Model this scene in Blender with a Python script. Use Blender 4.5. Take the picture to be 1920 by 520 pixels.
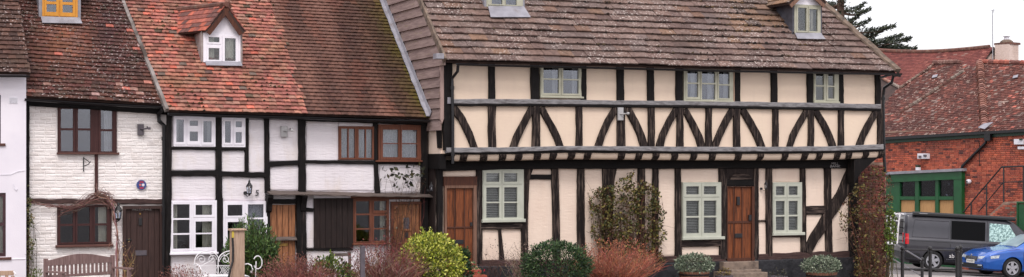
import bpy, bmesh, math, random
import numpy as np
from mathutils import Vector, Matrix, noise as mnoise

for o in list(bpy.data.objects):
    bpy.data.objects.remove(o, do_unlink=True)
scene = bpy.context.scene
COL = scene.collection
rnd = random.Random(7)
nrng = np.random.default_rng(11)

# ------------------------------------------------------------------ camera
F, CX, HY = 2900.0, 960.0, 315.0          # focal length and horizon in pixels of the 1920 px wide photo
PSI = math.atan(1260 / 2900)              # the row is seen from its left end
CAMH, CAMD = 2.7, 33.6
cam_d = bpy.data.cameras.new('camera')
cam = bpy.data.objects.new('camera', cam_d)
COL.objects.link(cam)
cam.location = (0, -CAMD, CAMH)
cam.rotation_euler = (math.radians(90), 0, -PSI)
cam_d.sensor_width = 36.0
cam_d.lens = F / 1920 * 36
cam_d.shift_y = (HY - 260) / 1920
cam_d.clip_end = 3000
scene.camera = cam

# ------------------------------------------------------------------ sky, sun, exposure
SUN_EL, SUN_AZ = 52, 205
world = bpy.data.worlds.new('World')
scene.world = world
world.use_nodes = True
wn, wl = world.node_tree.nodes, world.node_tree.links
wn.clear()
sky = wn.new('ShaderNodeTexSky')
sky.sky_type = 'NISHITA'
sky.sun_disc = False
sky.sun_elevation = math.radians(SUN_EL)
sky.sun_rotation = math.radians(SUN_AZ)
sky.air_density, sky.dust_density = 1.0, 3.0
bg1 = wn.new('ShaderNodeBackground'); bg1.inputs['Strength'].default_value = 0.05
wl.new(sky.outputs[0], bg1.inputs['Color'])
bg2 = wn.new('ShaderNodeBackground')          # the white overcast itself
bg2.inputs['Color'].default_value = (1.0, 0.965, 0.99, 1)
tcn = wn.new('ShaderNodeTexCoord'); sxyz = wn.new('ShaderNodeSeparateXYZ'); ramp_ = wn.new('ShaderNodeMapRange')
wl.new(tcn.outputs['Generated'], sxyz.inputs[0]); wl.new(sxyz.outputs['Z'], ramp_.inputs['Value'])
ramp_.inputs['From Min'].default_value, ramp_.inputs['From Max'].default_value = 0.0, 1.0      # overcast: brighter overhead than at the horizon
ramp_.inputs['To Min'].default_value, ramp_.inputs['To Max'].default_value = 0.94, 1.62
wl.new(ramp_.outputs[0], bg2.inputs['Strength'])
addn = wn.new('ShaderNodeAddShader'); wo = wn.new('ShaderNodeOutputWorld')
wl.new(bg1.outputs[0], addn.inputs[0]); wl.new(bg2.outputs[0], addn.inputs[1])
wl.new(addn.outputs[0], wo.inputs['Surface'])
sun_d = bpy.data.lights.new('sun', 'SUN')
sun_d.energy = 1.5
sun_d.angle = math.radians(14)
sun_d.color = (1.0, 0.96, 0.94)
sun = bpy.data.objects.new('sun', sun_d)
COL.objects.link(sun)
_el, _az = math.radians(SUN_EL), math.radians(SUN_AZ)
_sd = Vector((math.sin(_az) * math.cos(_el), math.cos(_az) * math.cos(_el), math.sin(_el)))
sun.rotation_euler = (-_sd).to_track_quat('-Z', 'Y').to_euler()
sun.location = (0, -20, 30)
scene.view_settings.view_transform = 'Standard'
scene.view_settings.look = 'None'
scene.view_settings.exposure = 0.0
scene.view_settings.gamma = 1.0
scene.view_settings.use_curve_mapping = False

# ------------------------------------------------------------------ pixel -> place
_c, _s = math.cos(PSI), math.sin(PSI)
C0 = np.array([0.0, -CAMD, CAMH])
def ray(x, y):
    u, v = (x - CX) / F, (HY - y) / F
    return np.array([_s + u * _c, _c - u * _s, v])
def at(x, y, Y):                      # the point seen at pixel x, y on the wall plane at Y
    r = ray(x, y)
    return C0 + r * ((Y + CAMD) / r[1])
def proj(p):
    d = np.asarray(p) - C0
    f = d[0] * _s + d[1] * _c
    return CX + F * (d[0] * _c - d[1] * _s) / f, HY - F * d[2] / f
def rect(Y, x0, y0, x1, y1):          # pixel box -> X0, X1, Z0, Z1 on plane Y
    cx, cy = (x0 + x1) / 2, (y0 + y1) / 2
    return at(x0, cy, Y)[0], at(x1, cy, Y)[0], at(cx, y1, Y)[2], at(cx, y0, Y)[2]
def ground_z(x):
    if x < 13: return 0.0
    if x < 21: return -0.05 * (x - 13) ** 2 / 16
    return max(-0.05 * (x - 17), -2.0)
def nz(x, y=0.0, z=0.0):
    return mnoise.noise(Vector((x, y, z)))

# ------------------------------------------------------------------ mesh helpers
WO = {}                               # object -> origin of its own frame in the coordinates meshes are written in
class MB:
    def __init__(s):
        s.v, s.f, s.c, s.col = [], [], [], None
    def add(s, vs, fs):
        b = len(s.v)
        s.v.extend([tuple(float(q) for q in p) for p in vs])
        for f in fs:
            s.f.append(tuple(b + i for i in f))
            s.c.append(s.col)
        return s
    def box(s, x0, x1, y0, y1, z0, z1):
        return s.add([(x0,y0,z0),(x1,y0,z0),(x1,y1,z0),(x0,y1,z0),(x0,y0,z1),(x1,y0,z1),(x1,y1,z1),(x0,y1,z1)],
                     [(0,3,2,1),(4,5,6,7),(0,1,5,4),(1,2,6,5),(2,3,7,6),(3,0,4,7)])
    def bbox(s, x0, x1, y0, y1, z0, z1, b=0.006):      # box with a chamfered front (towards -Y)
        return s.add([(x0,y1,z0),(x1,y1,z0),(x1,y1,z1),(x0,y1,z1),
                      (x0,y0+b,z0),(x1,y0+b,z0),(x1,y0+b,z1),(x0,y0+b,z1),
                      (x0+b,y0,z0+b),(x1-b,y0,z0+b),(x1-b,y0,z1-b),(x0+b,y0,z1-b)],
                     [(0,3,2,1),(0,1,5,4),(1,2,6,5),(2,3,7,6),(3,0,4,7),(4,5,9,8),(5,6,10,9),(6,7,11,10),(7,4,8,11),(8,9,10,11)])
    def prism(s, poly, off):          # polygon (3D points) extruded by off
        n = len(poly); off = np.array(off, float)
        a = [np.array(p, float) for p in poly]
        b = [p + off for p in a]
        return s.add(a + b, [tuple(range(n)), tuple(range(2*n-1, n-1, -1))] + [(i, n+i, n+(i+1) % n, (i+1) % n) for i in range(n)])
    def tube(s, pts, r, n=6, cap=True):
        pts = [np.array(p, float) for p in pts]
        m = len(pts)
        if not hasattr(r, '__len__'): r = [r] * m
        vs = []
        up = np.array([0.0, 0.0, 1.0])
        for i in range(m):
            t = pts[min(i+1, m-1)] - pts[max(i-1, 0)]
            t = t / (np.linalg.norm(t) + 1e-9)
            ref = up if abs(t[2]) < 0.9 else np.array([0.0, 1.0, 0.0])
            a = np.cross(t, ref); a /= np.linalg.norm(a) + 1e-9
            b = np.cross(t, a)
            for k in range(n):
                q = 2 * math.pi * (k + 0.5) / n
                vs.append(pts[i] + r[i] * (a * math.cos(q) + b * math.sin(q)))
        fs = []
        for i in range(m-1):
            for k in range(n):
                k2 = (k+1) % n
                fs.append((i*n+k, i*n+k2, (i+1)*n+k2, (i+1)*n+k))
        if cap:
            fs.append(tuple(range(n))); fs.append(tuple(range(m*n-1, (m-1)*n-1, -1)))
        return s.add(vs, fs)
    def lathe(s, c, prof, n=14):      # prof = (radius, z) from bottom to top around a vertical axis
        vs, fs = [], []
        for r, z in prof:
            for k in range(n):
                q = 2 * math.pi * k / n
                vs.append((c[0] + r*math.cos(q), c[1] + r*math.sin(q), c[2] + z))
        m = len(prof)
        for i in range(m-1):
            for k in range(n):
                k2 = (k+1) % n
                fs.append((i*n+k, i*n+k2, (i+1)*n+k2, (i+1)*n+k))
        fs.append(tuple(range(n-1, -1, -1))); fs.append(tuple(range((m-1)*n, m*n)))
        return s.add(vs, fs)
    def disc(s, c, r, th, axis='y', n=20):  # short cylinder whose front looks to -Y (or along x)
        vs, fs = [], []
        for j in (0, 1):
            for k in range(n):
                q = 2 * math.pi * k / n
                if axis == 'y': vs.append((c[0] + r*math.cos(q), c[1] + j*th, c[2] + r*math.sin(q)))
                else: vs.append((c[0] + j*th, c[1] + r*math.cos(q), c[2] + r*math.sin(q)))
        for k in range(n):
            k2 = (k+1) % n
            fs.append((k, k2, n+k2, n+k))
        fs += [tuple(range(n-1, -1, -1)), tuple(range(n, 2*n))]
        return s.add(vs, fs)
    def make(s, name, mat, parent=None, smooth=False, kind=None, fixn=True):
        v = np.array(s.v, float)
        c = (v.min(0) + v.max(0)) / 2
        me = bpy.data.meshes.new(name)
        me.from_pydata((v - c).tolist(), [], s.f)
        if s.c and s.c[0] is not None:
            a = me.attributes.new('tcol', 'FLOAT_VECTOR', 'FACE')
            a.data.foreach_set('vector', np.array([q if q is not None else (0.1, 0.1, 0.1) for q in s.c], np.float32).ravel())
        if fixn:
            bm = bmesh.new(); bm.from_mesh(me)
            bmesh.ops.recalc_face_normals(bm, faces=bm.faces)
            bm.to_mesh(me); bm.free()
        if smooth: me.polygons.foreach_set('use_smooth', [True] * len(me.polygons))
        o = link(name, me, mat, parent, c)
        if s.c and s.c[0] is not None: o.color = (0, 0, 0, 1)
        if kind: o['kind'] = kind
        return o
def link(name, me, mat, parent=None, c=(0, 0, 0)):
    if mat is not None and me is not None and hasattr(me, 'materials') and not me.materials: me.materials.append(mat)
    o = bpy.data.objects.new(name, me)
    COL.objects.link(o)
    c = np.array(c, float)
    if parent is not None:
        o.parent = parent
        o.location = tuple(c - WO[parent])
    else:
        o.location = tuple(c)
    WO[o] = c
    return o
def tag(o, label, cat, group=None):
    o['label'] = label; o['category'] = cat
    if group: o['group'] = group
    return o
def thing(name, label, cat, loc=(0, 0, 0), group=None, rot=None):
    o = bpy.data.objects.new(name, None)
    o.empty_display_size = 0.2
    COL.objects.link(o)
    o.location = tuple(float(q) for q in loc)
    WO[o] = np.array(loc, float)
    if rot is not None:               # parts of a turned thing are written in its own frame
        o.rotation_euler = rot; WO[o] = np.zeros(3)
    return tag(o, label, cat, group)
def structure(o):
    o['kind'] = 'structure'; return o
def text_obj(name, body, size, loc, rot, mat, parent=None, depth=0.003, shear=0.0, spacing=1.0, width=None):
    cu = bpy.data.curves.new(name, 'FONT')
    cu.body = body; cu.size = size; cu.extrude = depth; cu.align_x = 'CENTER'; cu.align_y = 'CENTER'
    cu.shear = shear; cu.space_character = spacing
    t = bpy.data.objects.new(name, cu); COL.objects.link(t)
    bpy.context.view_layer.update()
    me = bpy.data.meshes.new_from_object(t.evaluated_get(bpy.context.evaluated_depsgraph_get()))
    bpy.data.objects.remove(t, do_unlink=True)
    if width:
        xs = [q.co.x for q in me.vertices]; k = width / (max(xs) - min(xs))
        for q in me.vertices: q.co.x *= k
    me.name = name
    o = link(name, me, mat, parent, loc)
    o.rotation_euler = rot
    return o

# ------------------------------------------------------------------ materials
def lin(r, g, b, k=1.0):
    def f(u):
        u /= 255.0
        return (u / 12.92 if u <= 0.04045 else ((u + 0.055) / 1.055) ** 2.4) * k
    return (f(r), f(g), f(b))
class NT:
    def __init__(s, name):
        s.m = bpy.data.materials.new(name); s.m.use_nodes = True
        s.t = s.m.node_tree; s.n = s.t.nodes; s.b = s.n['Principled BSDF']
    def new(s, ty, **kw):
        n = s.n.new(ty)
        for k, v in kw.items():
            if hasattr(n, k): setattr(n, k, v)
            else: n.inputs[k.replace('_', ' ')].default_value = v
        return n
    def ln(s, a, b): s.t.links.new(a, b)
    def pos(s, scale=(1, 1, 1)):
        g = s.new('ShaderNodeNewGeometry')
        mp = s.new('ShaderNodeMapping'); mp.inputs['Scale'].default_value = scale
        s.ln(g.outputs['Position'], mp.inputs['Vector'])
        return mp.outputs[0]
    def noise(s, vec, scale, detail=3.0, rough=0.55):
        n = s.new('ShaderNodeTexNoise'); n.inputs['Scale'].default_value = scale
        n.inputs['Detail'].default_value = detail; n.inputs['Roughness'].default_value = rough
        s.ln(vec, n.inputs['Vector']); return n.outputs['Fac']
    def ramp(s, fac, a, b, v0=0.0, v1=1.0):
        n = s.new('ShaderNodeMapRange'); n.inputs['From Min'].default_value = a; n.inputs['From Max'].default_value = b
        n.inputs['To Min'].default_value = v0; n.inputs['To Max'].default_value = v1
        s.ln(fac, n.inputs['Value']); return n.outputs[0]
    def mix(s, fac, a, b, bt='MIX'):
        n = s.new('ShaderNodeMix'); n.data_type = 'RGBA'; n.blend_type = bt
        for k, v in ((0, fac), (6, a), (7, b)):
            if hasattr(v, 'links'): s.ln(v, n.inputs[k])
            elif k == 0: n.inputs[0].default_value = v
            else: n.inputs[k].default_value = tuple(v)[:3] + (1,)
        return n.outputs[2]
    def bump(s, h, strength=0.4, dist=0.01):
        n = s.new('ShaderNodeBump'); n.inputs['Strength'].default_value = strength; n.inputs['Distance'].default_value = dist
        s.ln(h, n.inputs['Height']); s.ln(n.outputs[0], s.b.inputs['Normal'])
    def color(s, c): s.ln(c, s.b.inputs['Base Color'])
    def own(s):                       # colour of a single piece: object colour or, in a joined mesh, its face colour
        oi = s.new('ShaderNodeObjectInfo'); at_ = s.new('ShaderNodeAttribute'); at_.attribute_name = 'tcol'
        v = s.new('ShaderNodeVectorMath'); v.operation = 'ADD'
        s.ln(oi.outputs['Color'], v.inputs[0]); s.ln(at_.outputs['Vector'], v.inputs[1])
        return v.outputs[0]
def pmat(name, c1, c2=None, scale=6.0, rough=0.7, bump=0.0, bscale=30.0, stretch=(1, 1, 1), lo=0.35, hi=0.65, metal=0.0, c3=None, c3scale=2.0, c3lo=0.55, c3hi=0.75, coat=0.0, bdist=0.01, spec=None):
    t = NT(name)
    t.b.inputs['Roughness'].default_value = rough; t.b.inputs['Metallic'].default_value = metal
    if coat: t.b.inputs['Coat Weight'].default_value = coat; t.b.inputs['Coat Roughness'].default_value = 0.06
    if spec is not None: t.b.inputs['Specular IOR Level'].default_value = spec
    p = t.pos(stretch)
    if c2 is None: t.b.inputs['Base Color'].default_value = tuple(c1) + (1,)
    else:
        col = t.mix(t.ramp(t.noise(p, scale), lo, hi), c1, c2)
        if c3 is not None: col = t.mix(t.ramp(t.noise(p, c3scale, 5.0, 0.65), c3lo, c3hi), col, c3)
        t.color(col)
    if bump: t.bump(t.noise(p, bscale, 4.0), bump, bdist)
    return t.m
def tilemat(name, lichen, lc, thr, lscale=26.0, dark=0.35, rough=0.85):
    t = NT(name); t.b.inputs['Roughness'].default_value = rough
    t.b.inputs['Specular IOR Level'].default_value = 0.25
    p = t.pos()
    col = t.own()
    col = t.mix(1.0, col, t.mix(t.ramp(t.noise(p, 11.0, 4.0), 0.3, 0.7), (0.68, 0.67, 0.66), (1.22, 1.2, 1.18)), 'MULTIPLY')
    col = t.mix(t.ramp(t.noise(p, 17.0, 5.0, 0.7), 0.58, 0.68, 0, dark), col, (0.02, 0.016, 0.012))
    patch = t.ramp(t.noise(p, 1.3, 2.0), 0.38, 0.62)
    m = t.new('ShaderNodeMath'); m.operation = 'MULTIPLY'
    t.ln(t.ramp(t.noise(p, lscale, 3.0, 0.6), thr, thr + 0.07, 0, lichen), m.inputs[0]); t.ln(patch, m.inputs[1])
    col = t.mix(m.outputs[0], col, lc)
    t.color(col); t.bump(t.noise(p, 60.0, 4.0), 0.5, 0.008)
    return t.m
def leafmat(name, rough=0.55, trans=0.15):
    t = NT(name); t.b.inputs['Roughness'].default_value = rough
    t.b.inputs['Specular IOR Level'].default_value = 0.3
    t.color(t.own())
    return t.m
def glassmat(name, refl=0.12, tint=(0.75, 0.78, 0.8)):
    t = NT(name); t.n.remove(t.b)
    tr = t.new('ShaderNodeBsdfTransparent'); tr.inputs[0].default_value = tint + (1,)
    gl = t.new('ShaderNodeBsdfGlossy'); gl.inputs['Roughness'].default_value = 0.03; gl.inputs[0].default_value = (.93, .95, 1, 1) if refl < .05 else (.88, .91, 1, 1)
    nb = t.new('ShaderNodeBump'); nb.inputs['Strength'].default_value = 0.1; nb.inputs['Distance'].default_value = 0.02
    t.ln(t.noise(t.pos(), 2.5, 1.0), nb.inputs['Height']); t.ln(nb.outputs[0], gl.inputs['Normal'])
    fr = t.new('ShaderNodeFresnel'); fr.inputs[0].default_value = 1.5
    ad = t.new('ShaderNodeMath'); ad.operation = 'ADD'; ad.inputs[1].default_value = refl
    t.ln(fr.outputs[0], ad.inputs[0])
    mx = t.new('ShaderNodeMixShader'); t.ln(ad.outputs[0], mx.inputs[0]); t.ln(tr.outputs[0], mx.inputs[1]); t.ln(gl.outputs[0], mx.inputs[2])
    t.ln(mx.outputs[0], t.n['Material Output'].inputs['Surface'])
    return t.m
def brickmat(name):
    t = NT(name); t.b.inputs['Roughness'].default_value = 0.85
    p = t.pos(); col = t.own()
    col = t.mix(1.0, col, t.mix(t.ramp(t.noise(p, 7.0, 4.0), 0.3, 0.7), (0.7, 0.7, 0.7), (1.2, 1.2, 1.2)), 'MULTIPLY')
    t.color(col); t.bump(t.noise(p, 40.0, 3.0), 0.4, 0.006)
    return t.m
def paintedmat(name, c1, c2, stain=None, courses=True, bumpk=0.5, sh=0.075):
    t = NT(name); t.b.inputs['Roughness'].default_value = 0.75
    p = t.pos()
    col = t.mix(t.ramp(t.noise(p, 1.6, 4.0), 0.35, 0.7), c1, c2)
    if stain is not None:
        col = t.mix(t.ramp(t.noise(t.pos((1.2, 1, 0.5)), 1.1, 5.0, 0.65), 0.52, 0.78, 0, 0.8), col, stain)
        col = t.mix(t.ramp(t.noise(t.pos((7, 7, 0.6)), 1.0, 4.0, 0.6), 0.55, 0.8, 0, 0.13), col, (0.34, 0.28, 0.24))
    t.color(col)
    h = t.noise(t.pos((4, 4, 15)), 1.6, 4.0)
    if courses:                       # soft brick courses under many coats of paint
        b = t.new('ShaderNodeTexBrick'); b.inputs['Scale'].default_value = 1.0
        b.inputs['Brick Width'].default_value = 0.225; b.inputs['Row Height'].default_value = sh
        b.inputs['Mortar Size'].default_value = 0.008; b.inputs['Mortar Smooth'].default_value = 1.0
        b.inputs['Color1'].default_value = (1, 1, 1, 1); b.inputs['Color2'].default_value = (0.8, 0.8, 0.8, 1); b.inputs['Mortar'].default_value = (0, 0, 0, 1)
        sx = t.new('ShaderNodeSeparateXYZ'); t.ln(t.pos(), sx.inputs[0])
        cb = t.new('ShaderNodeCombineXYZ'); t.ln(sx.outputs['X'], cb.inputs['X'])
        wob = t.new('ShaderNodeMath'); wob.operation = 'MULTIPLY_ADD'; wob.inputs[1].default_value = 0.03
        t.ln(t.noise(t.pos(), 3.0, 2.0), wob.inputs[0]); t.ln(sx.outputs['Z'], wob.inputs[2])
        t.ln(wob.outputs[0], cb.inputs['Y']); t.ln(cb.outputs[0], b.inputs['Vector'])
        mm = t.new('ShaderNodeMath'); mm.operation = 'MULTIPLY_ADD'; mm.inputs[1].default_value = 0.2
        sb = t.new('ShaderNodeSeparateColor'); t.ln(b.outputs['Color'], sb.inputs[0])
        t.ln(sb.outputs[0], mm.inputs[0]); t.ln(h, mm.inputs[2]); h = mm.outputs[0]
    t.bump(h, bumpk, 0.022)
    return t.m
def woodmat(name, c1, c2, c3=None, axis='z', rough=0.7, bump=0.5, scale=3.0, c3lo=0.58, c3hi=0.72):
    st = {'z': (14, 14, 1.2), 'x': (1.2, 14, 14), 'y': (14, 1.0, 10)}[axis]
    return pmat(name, c1, c2, scale, rough, bump, 3.0, st, 0.3, 0.7, c3=c3, c3scale=1.7, c3lo=c3lo, c3hi=c3hi, spec=.2)

M = {}
M['white_wall'] = paintedmat('white_painted_wall', lin(236,229,232,.93), lin(228,220,224,.93), lin(216,200,184,.92))
M['white_brick'] = pmat('white_painted_brick', lin(242,236,233,.97), lin(234,226,222,.97), 3.0, .75, .3, 22, c3=lin(205,190,178,.93), c3scale=2.2, c3lo=.6, c3hi=.85)
M['white_render'] = pmat('white_render', lin(240,234,240,.95), lin(230,224,232,.95), 1.2, .8, .25, 40)
M['cream_upper'] = paintedmat('cream_plaster', lin(234,212,189,.92), lin(229,206,185,.92), lin(222,197,178,.92), courses=False, bumpk=.18)
M['cream_lower'] = paintedmat('cream_painted_brick', lin(240,219,201,.94), lin(235,212,194,.94), lin(226,199,180,.94), bumpk=.35)
M['black_timber'] = woodmat('black_timber', lin(24,19,19), lin(12,10,10), lin(62,52,49), 'z')
M['black_rail'] = woodmat('black_rail', lin(22,18,18), lin(12,10,10), lin(46,38,36), 'x')
M['worn_timber'] = woodmat('worn_timber', lin(40,31,29), lin(19,15,15), lin(100,86,78), 'z', .8, .9, c3lo=.5, c3hi=.7)
M['worn_rail'] = woodmat('worn_rail', lin(44,34,32), lin(21,17,17), lin(108,93,85), 'x', .8, .9, c3lo=.5, c3hi=.7)
M['rough_beam'] = woodmat('rough_beam', lin(84,64,60), lin(50,38,38), lin(126,106,98), 'x', .85, .9)
M['grey_lead'] = pmat('grey_lead', lin(156,153,154,.78), lin(122,119,121,.78), 6, .65, .6, 12, (1,4,4), c3=lin(84,76,76), c3scale=3, c3lo=.52, c3hi=.75)
M['lead'] = pmat('lead_sheet', lin(166,164,172,.8), lin(142,140,148,.8), 4, .5, .2, 20, c3=lin(120,112,112), c3scale=3)
M['black_paint'] = pmat('black_gloss_paint', lin(26,24,27), lin(19,18,21), 8, .35, .1, 30)
M['black_tar'] = pmat('black_tarred_plinth', lin(40,39,44), lin(24,24,28), 3, .6, .8, 7, c3=lin(62,60,64), c3scale=4, bdist=.03)
M['dark_brown'] = woodmat('dark_brown_paint', lin(74,46,44), lin(58,36,36), None, 'z', .5, .25)
M['brown_sill'] = woodmat('brown_sill', lin(104,72,64), lin(80,54,50), None, 'x', .6, .3)
M['door_dark'] = woodmat('dark_plank_door', lin(72,54,50), lin(56,42,40), lin(84,60,56), 'z', .6, .4)
M['maroon'] = pmat('maroon_paint', lin(70,38,44), lin(56,30,36), 5, .45)
M['white_frame'] = pmat('white_window_paint', lin(240,236,242,.97), lin(232,227,234,.97), 4, .4)
M['green_frame'] = pmat('sage_window_paint', lin(197,199,184,.87), lin(187,189,174,.87), 4, .45, c3=lin(168,168,152), c3scale=3, c3lo=.65)
M['yellow_frame'] = pmat('pale_olive_window_paint', lin(190,188,168,.84), lin(178,176,156,.84), 4, .5, c3=lin(154,148,128), c3scale=3, c3lo=.62)
M['orange_frame'] = woodmat('honey_oak_stain', lin(214,152,66), lin(196,132,54), None, 'z', .45, .15)
M['red_frame'] = woodmat('red_brown_stain', lin(118,72,54), lin(96,58,45), lin(76,48,40), 'z', .5, .3)
M['orange_door'] = woodmat('varnished_pine', lin(172,118,82), lin(130,84,58), lin(84,56,42), 'z', .5, .4, c3lo=.46, c3hi=.7)
M['brown_door'] = woodmat('varnished_oak', lin(140,80,48), lin(100,56,36), lin(58,36,28), 'z', .5, .4, c3lo=.46, c3hi=.7)
M['oak_dark'] = woodmat('dark_oak', lin(92,56,42), lin(70,44,36), lin(52,36,32), 'z', .6, .4)
M['oak_grey'] = woodmat('weathered_oak', lin(136,104,88), lin(104,78,66), lin(84,64,56), 'z', .8, .5)
M['dark_board'] = woodmat('blackened_board', lin(46,36,34), lin(34,27,26), lin(62,50,46), 'z', .7, .4)
M['grey_wood'] = woodmat('silvered_wood', lin(112,100,94), lin(82,72,68), lin(62,54,51), 'x', .85, .4)
M['bench_wood'] = woodmat('bench_wood', lin(138,114,110), lin(108,86,84), lin(160,138,132), 'z', .85, .4)
M['post_wood'] = woodmat('pale_post_wood', lin(184,158,138), lin(156,130,112), lin(128,104,90), 'z', .85, .4)
M['weatherboard'] = woodmat('weatherboard', lin(148,128,122), lin(116,97,94), lin(124,112,84), 'y', .85, .5, 2.0)
M['corner_board'] = woodmat('pale_corner_board', lin(170,146,138), lin(150,126,120), None, 'z', .8, .3)
M['glass'] = glassmat('window_glass', .02, (.9, .92, .92))
M['glass_up'] = glassmat('upper_window_glass', .075, (.8, .83, .88))
M['curtain'] = pmat('cream_curtain', lin(236,230,218), lin(222,214,200), 8, .9)
M['net'] = pmat('lace_net', lin(206,204,214), lin(160,160,172), 60, .9, lo=.42, hi=.58)
M['blind'] = pmat('blind_slat', lin(206,204,196), lin(190,188,180), 5, .6)
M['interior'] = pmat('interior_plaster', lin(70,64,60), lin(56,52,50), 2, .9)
M['soffit'] = pmat('soffit_dark', lin(50,42,40), None)
M['iron'] = pmat('black_iron', lin(34,32,34), lin(26,25,27), 9, .45, .2, 40)
M['white_iron'] = pmat('white_iron', lin(236,234,236), lin(222,219,220), 9, .5)
M['grey_plastic'] = pmat('grey_plastic', lin(176,174,174), lin(164,162,162), 9, .5)
M['white_plastic'] = pmat('white_plastic', lin(226,224,230), lin(212,210,216), 9, .4)
M['slate_plastic'] = pmat('slate_plastic', lin(92,84,90), lin(78,72,78), 9, .5)
M['steel'] = pmat('galvanised_steel', lin(176,176,180), lin(150,150,156), 12, .35, metal=.8)
M['lamp_glass'] = glassmat('lantern_glass', .1, (.9, .9, .88))
M['brass'] = pmat('brass', lin(176,140,80), lin(140,108,60), 12, .4, metal=.7)
M['slate_cheek'] = pmat('dark_lead_cheek', lin(84,84,92), lin(62,62,70), 5, .5, .2, 20)
M['letter_grey'] = pmat('faded_lettering', lin(150,146,146), None, rough=.7)
M['letter_white'] = pmat('white_lettering', lin(226,222,220), None, rough=.6)
M['letter_black'] = pmat('black_lettering', lin(28,26,28), None, rough=.6)
M['terracotta'] = pmat('terracotta', lin(172,90,68), lin(150,76,58), 6, .8, .2, 30)
M['barrel'] = woodmat('barrel_wood', lin(136,96,78), lin(106,74,60), lin(84,60,52), 'z', .8, .5)
M['stone'] = pmat('step_stone', lin(138,120,106), lin(104,90,80), 5, .9, .5, 18, c3=lin(76,64,58), c3scale=5)
M['asphalt'] = pmat('asphalt', lin(112,106,106), lin(94,90,90), 2.5, .9, .5, 90, c3=lin(82,78,78), c3scale=.7)
M['paving'] = pmat('paving', lin(158,148,144), lin(136,128,124), 3, .9, .4, 60, c3=lin(112,104,100), c3scale=1.2)
M['kerb'] = pmat('kerb_stone', lin(172,164,160), lin(148,140,136), 6, .9, .4, 40)
M['soil'] = pmat('soil', lin(84,66,52), lin(58,46,38), 5, .95, .8, 14, bdist=.05)
M['render_cream'] = paintedmat('cream_chimney', lin(226,204,192,.9), lin(212,188,176,.9), lin(160,136,120), bumpk=.5)
M['mortar'] = pmat('mortar', lin(168,140,122,.8), lin(140,110,96,.8), 5, .95, .3, 50)
M['brick'] = brickmat('red_brick')
M['green_paint'] = pmat('green_shop_paint', lin(20,82,42), lin(16,70,36), 3, .4, .05, 30)
M['dark_green'] = pmat('dark_green_fascia', lin(20,56,36), lin(16,46,30), 3, .45)
M['ply'] = woodmat('tan_plywood', lin(190,150,104), lin(172,130,88), lin(150,112,78), 'z', .8, .1)
M['leaf'] = leafmat('foliage')
M['twig'] = leafmat('twigs', .8)
M['bark'] = pmat('bark', lin(92,70,58), lin(66,50,44), 6, .9, .7, 16, (6,6,1))
M['tile_left'] = tilemat('mossy_clay_tile', .85, lin(214,200,196), .60, 22)
M['tile_mid'] = tilemat('clay_tile', .35, lin(190,170,156), .66, 24, .5)
M['tile_brown'] = tilemat('brown_clay_tile', .2, lin(170,150,140), .70, 20, .2)
M['tile_stone'] = tilemat('stone_tile', .75, lin(206,194,186), .57, 20, .75)
M['tile_far'] = tilemat('far_clay_tile', .75, lin(216,190,176), .60, 9, .4)
M['underlay'] = pmat('roof_underlay', lin(70,52,46), lin(54,40,36), 5, .9)

# ------------------------------------------------------------------ building helpers
def holey(mb, R, holes, y0, y1, cham=False):
    x0, x1, z0, z1 = R
    xs = sorted({x0, x1, *[min(max(h[i], x0), x1) for h in holes for i in (0, 1)]})
    zs = sorted({z0, z1, *[min(max(h[i], z0), z1) for h in holes for i in (2, 3)]})
    for j in range(len(zs)-1):
        if zs[j+1] - zs[j] < 1e-5: continue
        zc = (zs[j] + zs[j+1]) / 2
        run = None
        for i in range(len(xs)-1):
            xc = (xs[i] + xs[i+1]) / 2
            solid = not any(h[0] < xc < h[1] and h[2] < zc < h[3] for h in holes)
            if solid:
                run = (run[0], xs[i+1]) if run else (xs[i], xs[i+1])
            if run and (not solid or i == len(xs)-2):
                if run[1] - run[0] > 1e-5: mb.box(run[0], run[1], y0, y1, zs[j], zs[j+1])
                run = None
    return mb
def timber(parent, name, pts, w, Y, mat, proud=.03, thick=.12, jit=.5, seg=9.0, label=None):
    pts = [np.array(p, float) for p in pts]
    if not hasattr(w, '__len__'): w = [w] * len(pts)
    d = [0.0]
    for a, b in zip(pts, pts[1:]): d.append(d[-1] + np.linalg.norm(b - a))
    n = max(2, int(d[-1] / seg))
    seed = rnd.uniform(0, 99)
    mb = MB(); vs = []
    for i in range(n + 1):
        s = d[-1] * i / n
        k = max(j for j in range(len(pts)-1) if d[j] <= s + 1e-6)
        f = (s - d[k]) / (d[k+1] - d[k])
        p = pts[k] * (1-f) + pts[k+1] * f
        tg = pts[min(k+1, len(pts)-1)] - pts[k]
        if f < .5 and k > 0: tg = tg / np.linalg.norm(tg) + (pts[k] - pts[k-1]) / np.linalg.norm(pts[k] - pts[k-1]) * (.5 - f)
        tg = tg / np.linalg.norm(tg)
        nn = np.array([-tg[1], tg[0]])
        hw = (w[k] * (1-f) + w[k+1] * f) / 2
        ha = hw + jit * (nz(seed, s * .045) * 1.6 + rnd.uniform(-.35, .35))
        hb = hw + jit * (nz(seed + 40, s * .045) * 1.6 + rnd.uniform(-.35, .35))
        yf = Y - proud + rnd.uniform(-.004, .004)
        ci = 1.0
        for q, yy in ((p + nn*ha, Y - proud + thick), (p + nn*ha, yf + .012), (p + nn*(ha-ci), yf), (p - nn*(hb-ci), yf), (p - nn*hb, yf + .012), (p - nn*hb, Y - proud + thick)):
            w3 = at(q[0], q[1], Y - proud)
            vs.append((w3[0], yy, w3[2]))
    fs = []
    for i in range(n):
        for k in range(6):
            k2 = (k+1) % 6
            fs.append((i*6+k, i*6+k2, (i+1)*6+k2, (i+1)*6+k))
    fs += [tuple(range(6)), tuple(range(n*6+5, n*6-1, -1))]
    mb.add(vs, fs)
    o = mb.make(name, mat, parent)
    if label: o['label'] = label
    return o
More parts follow.
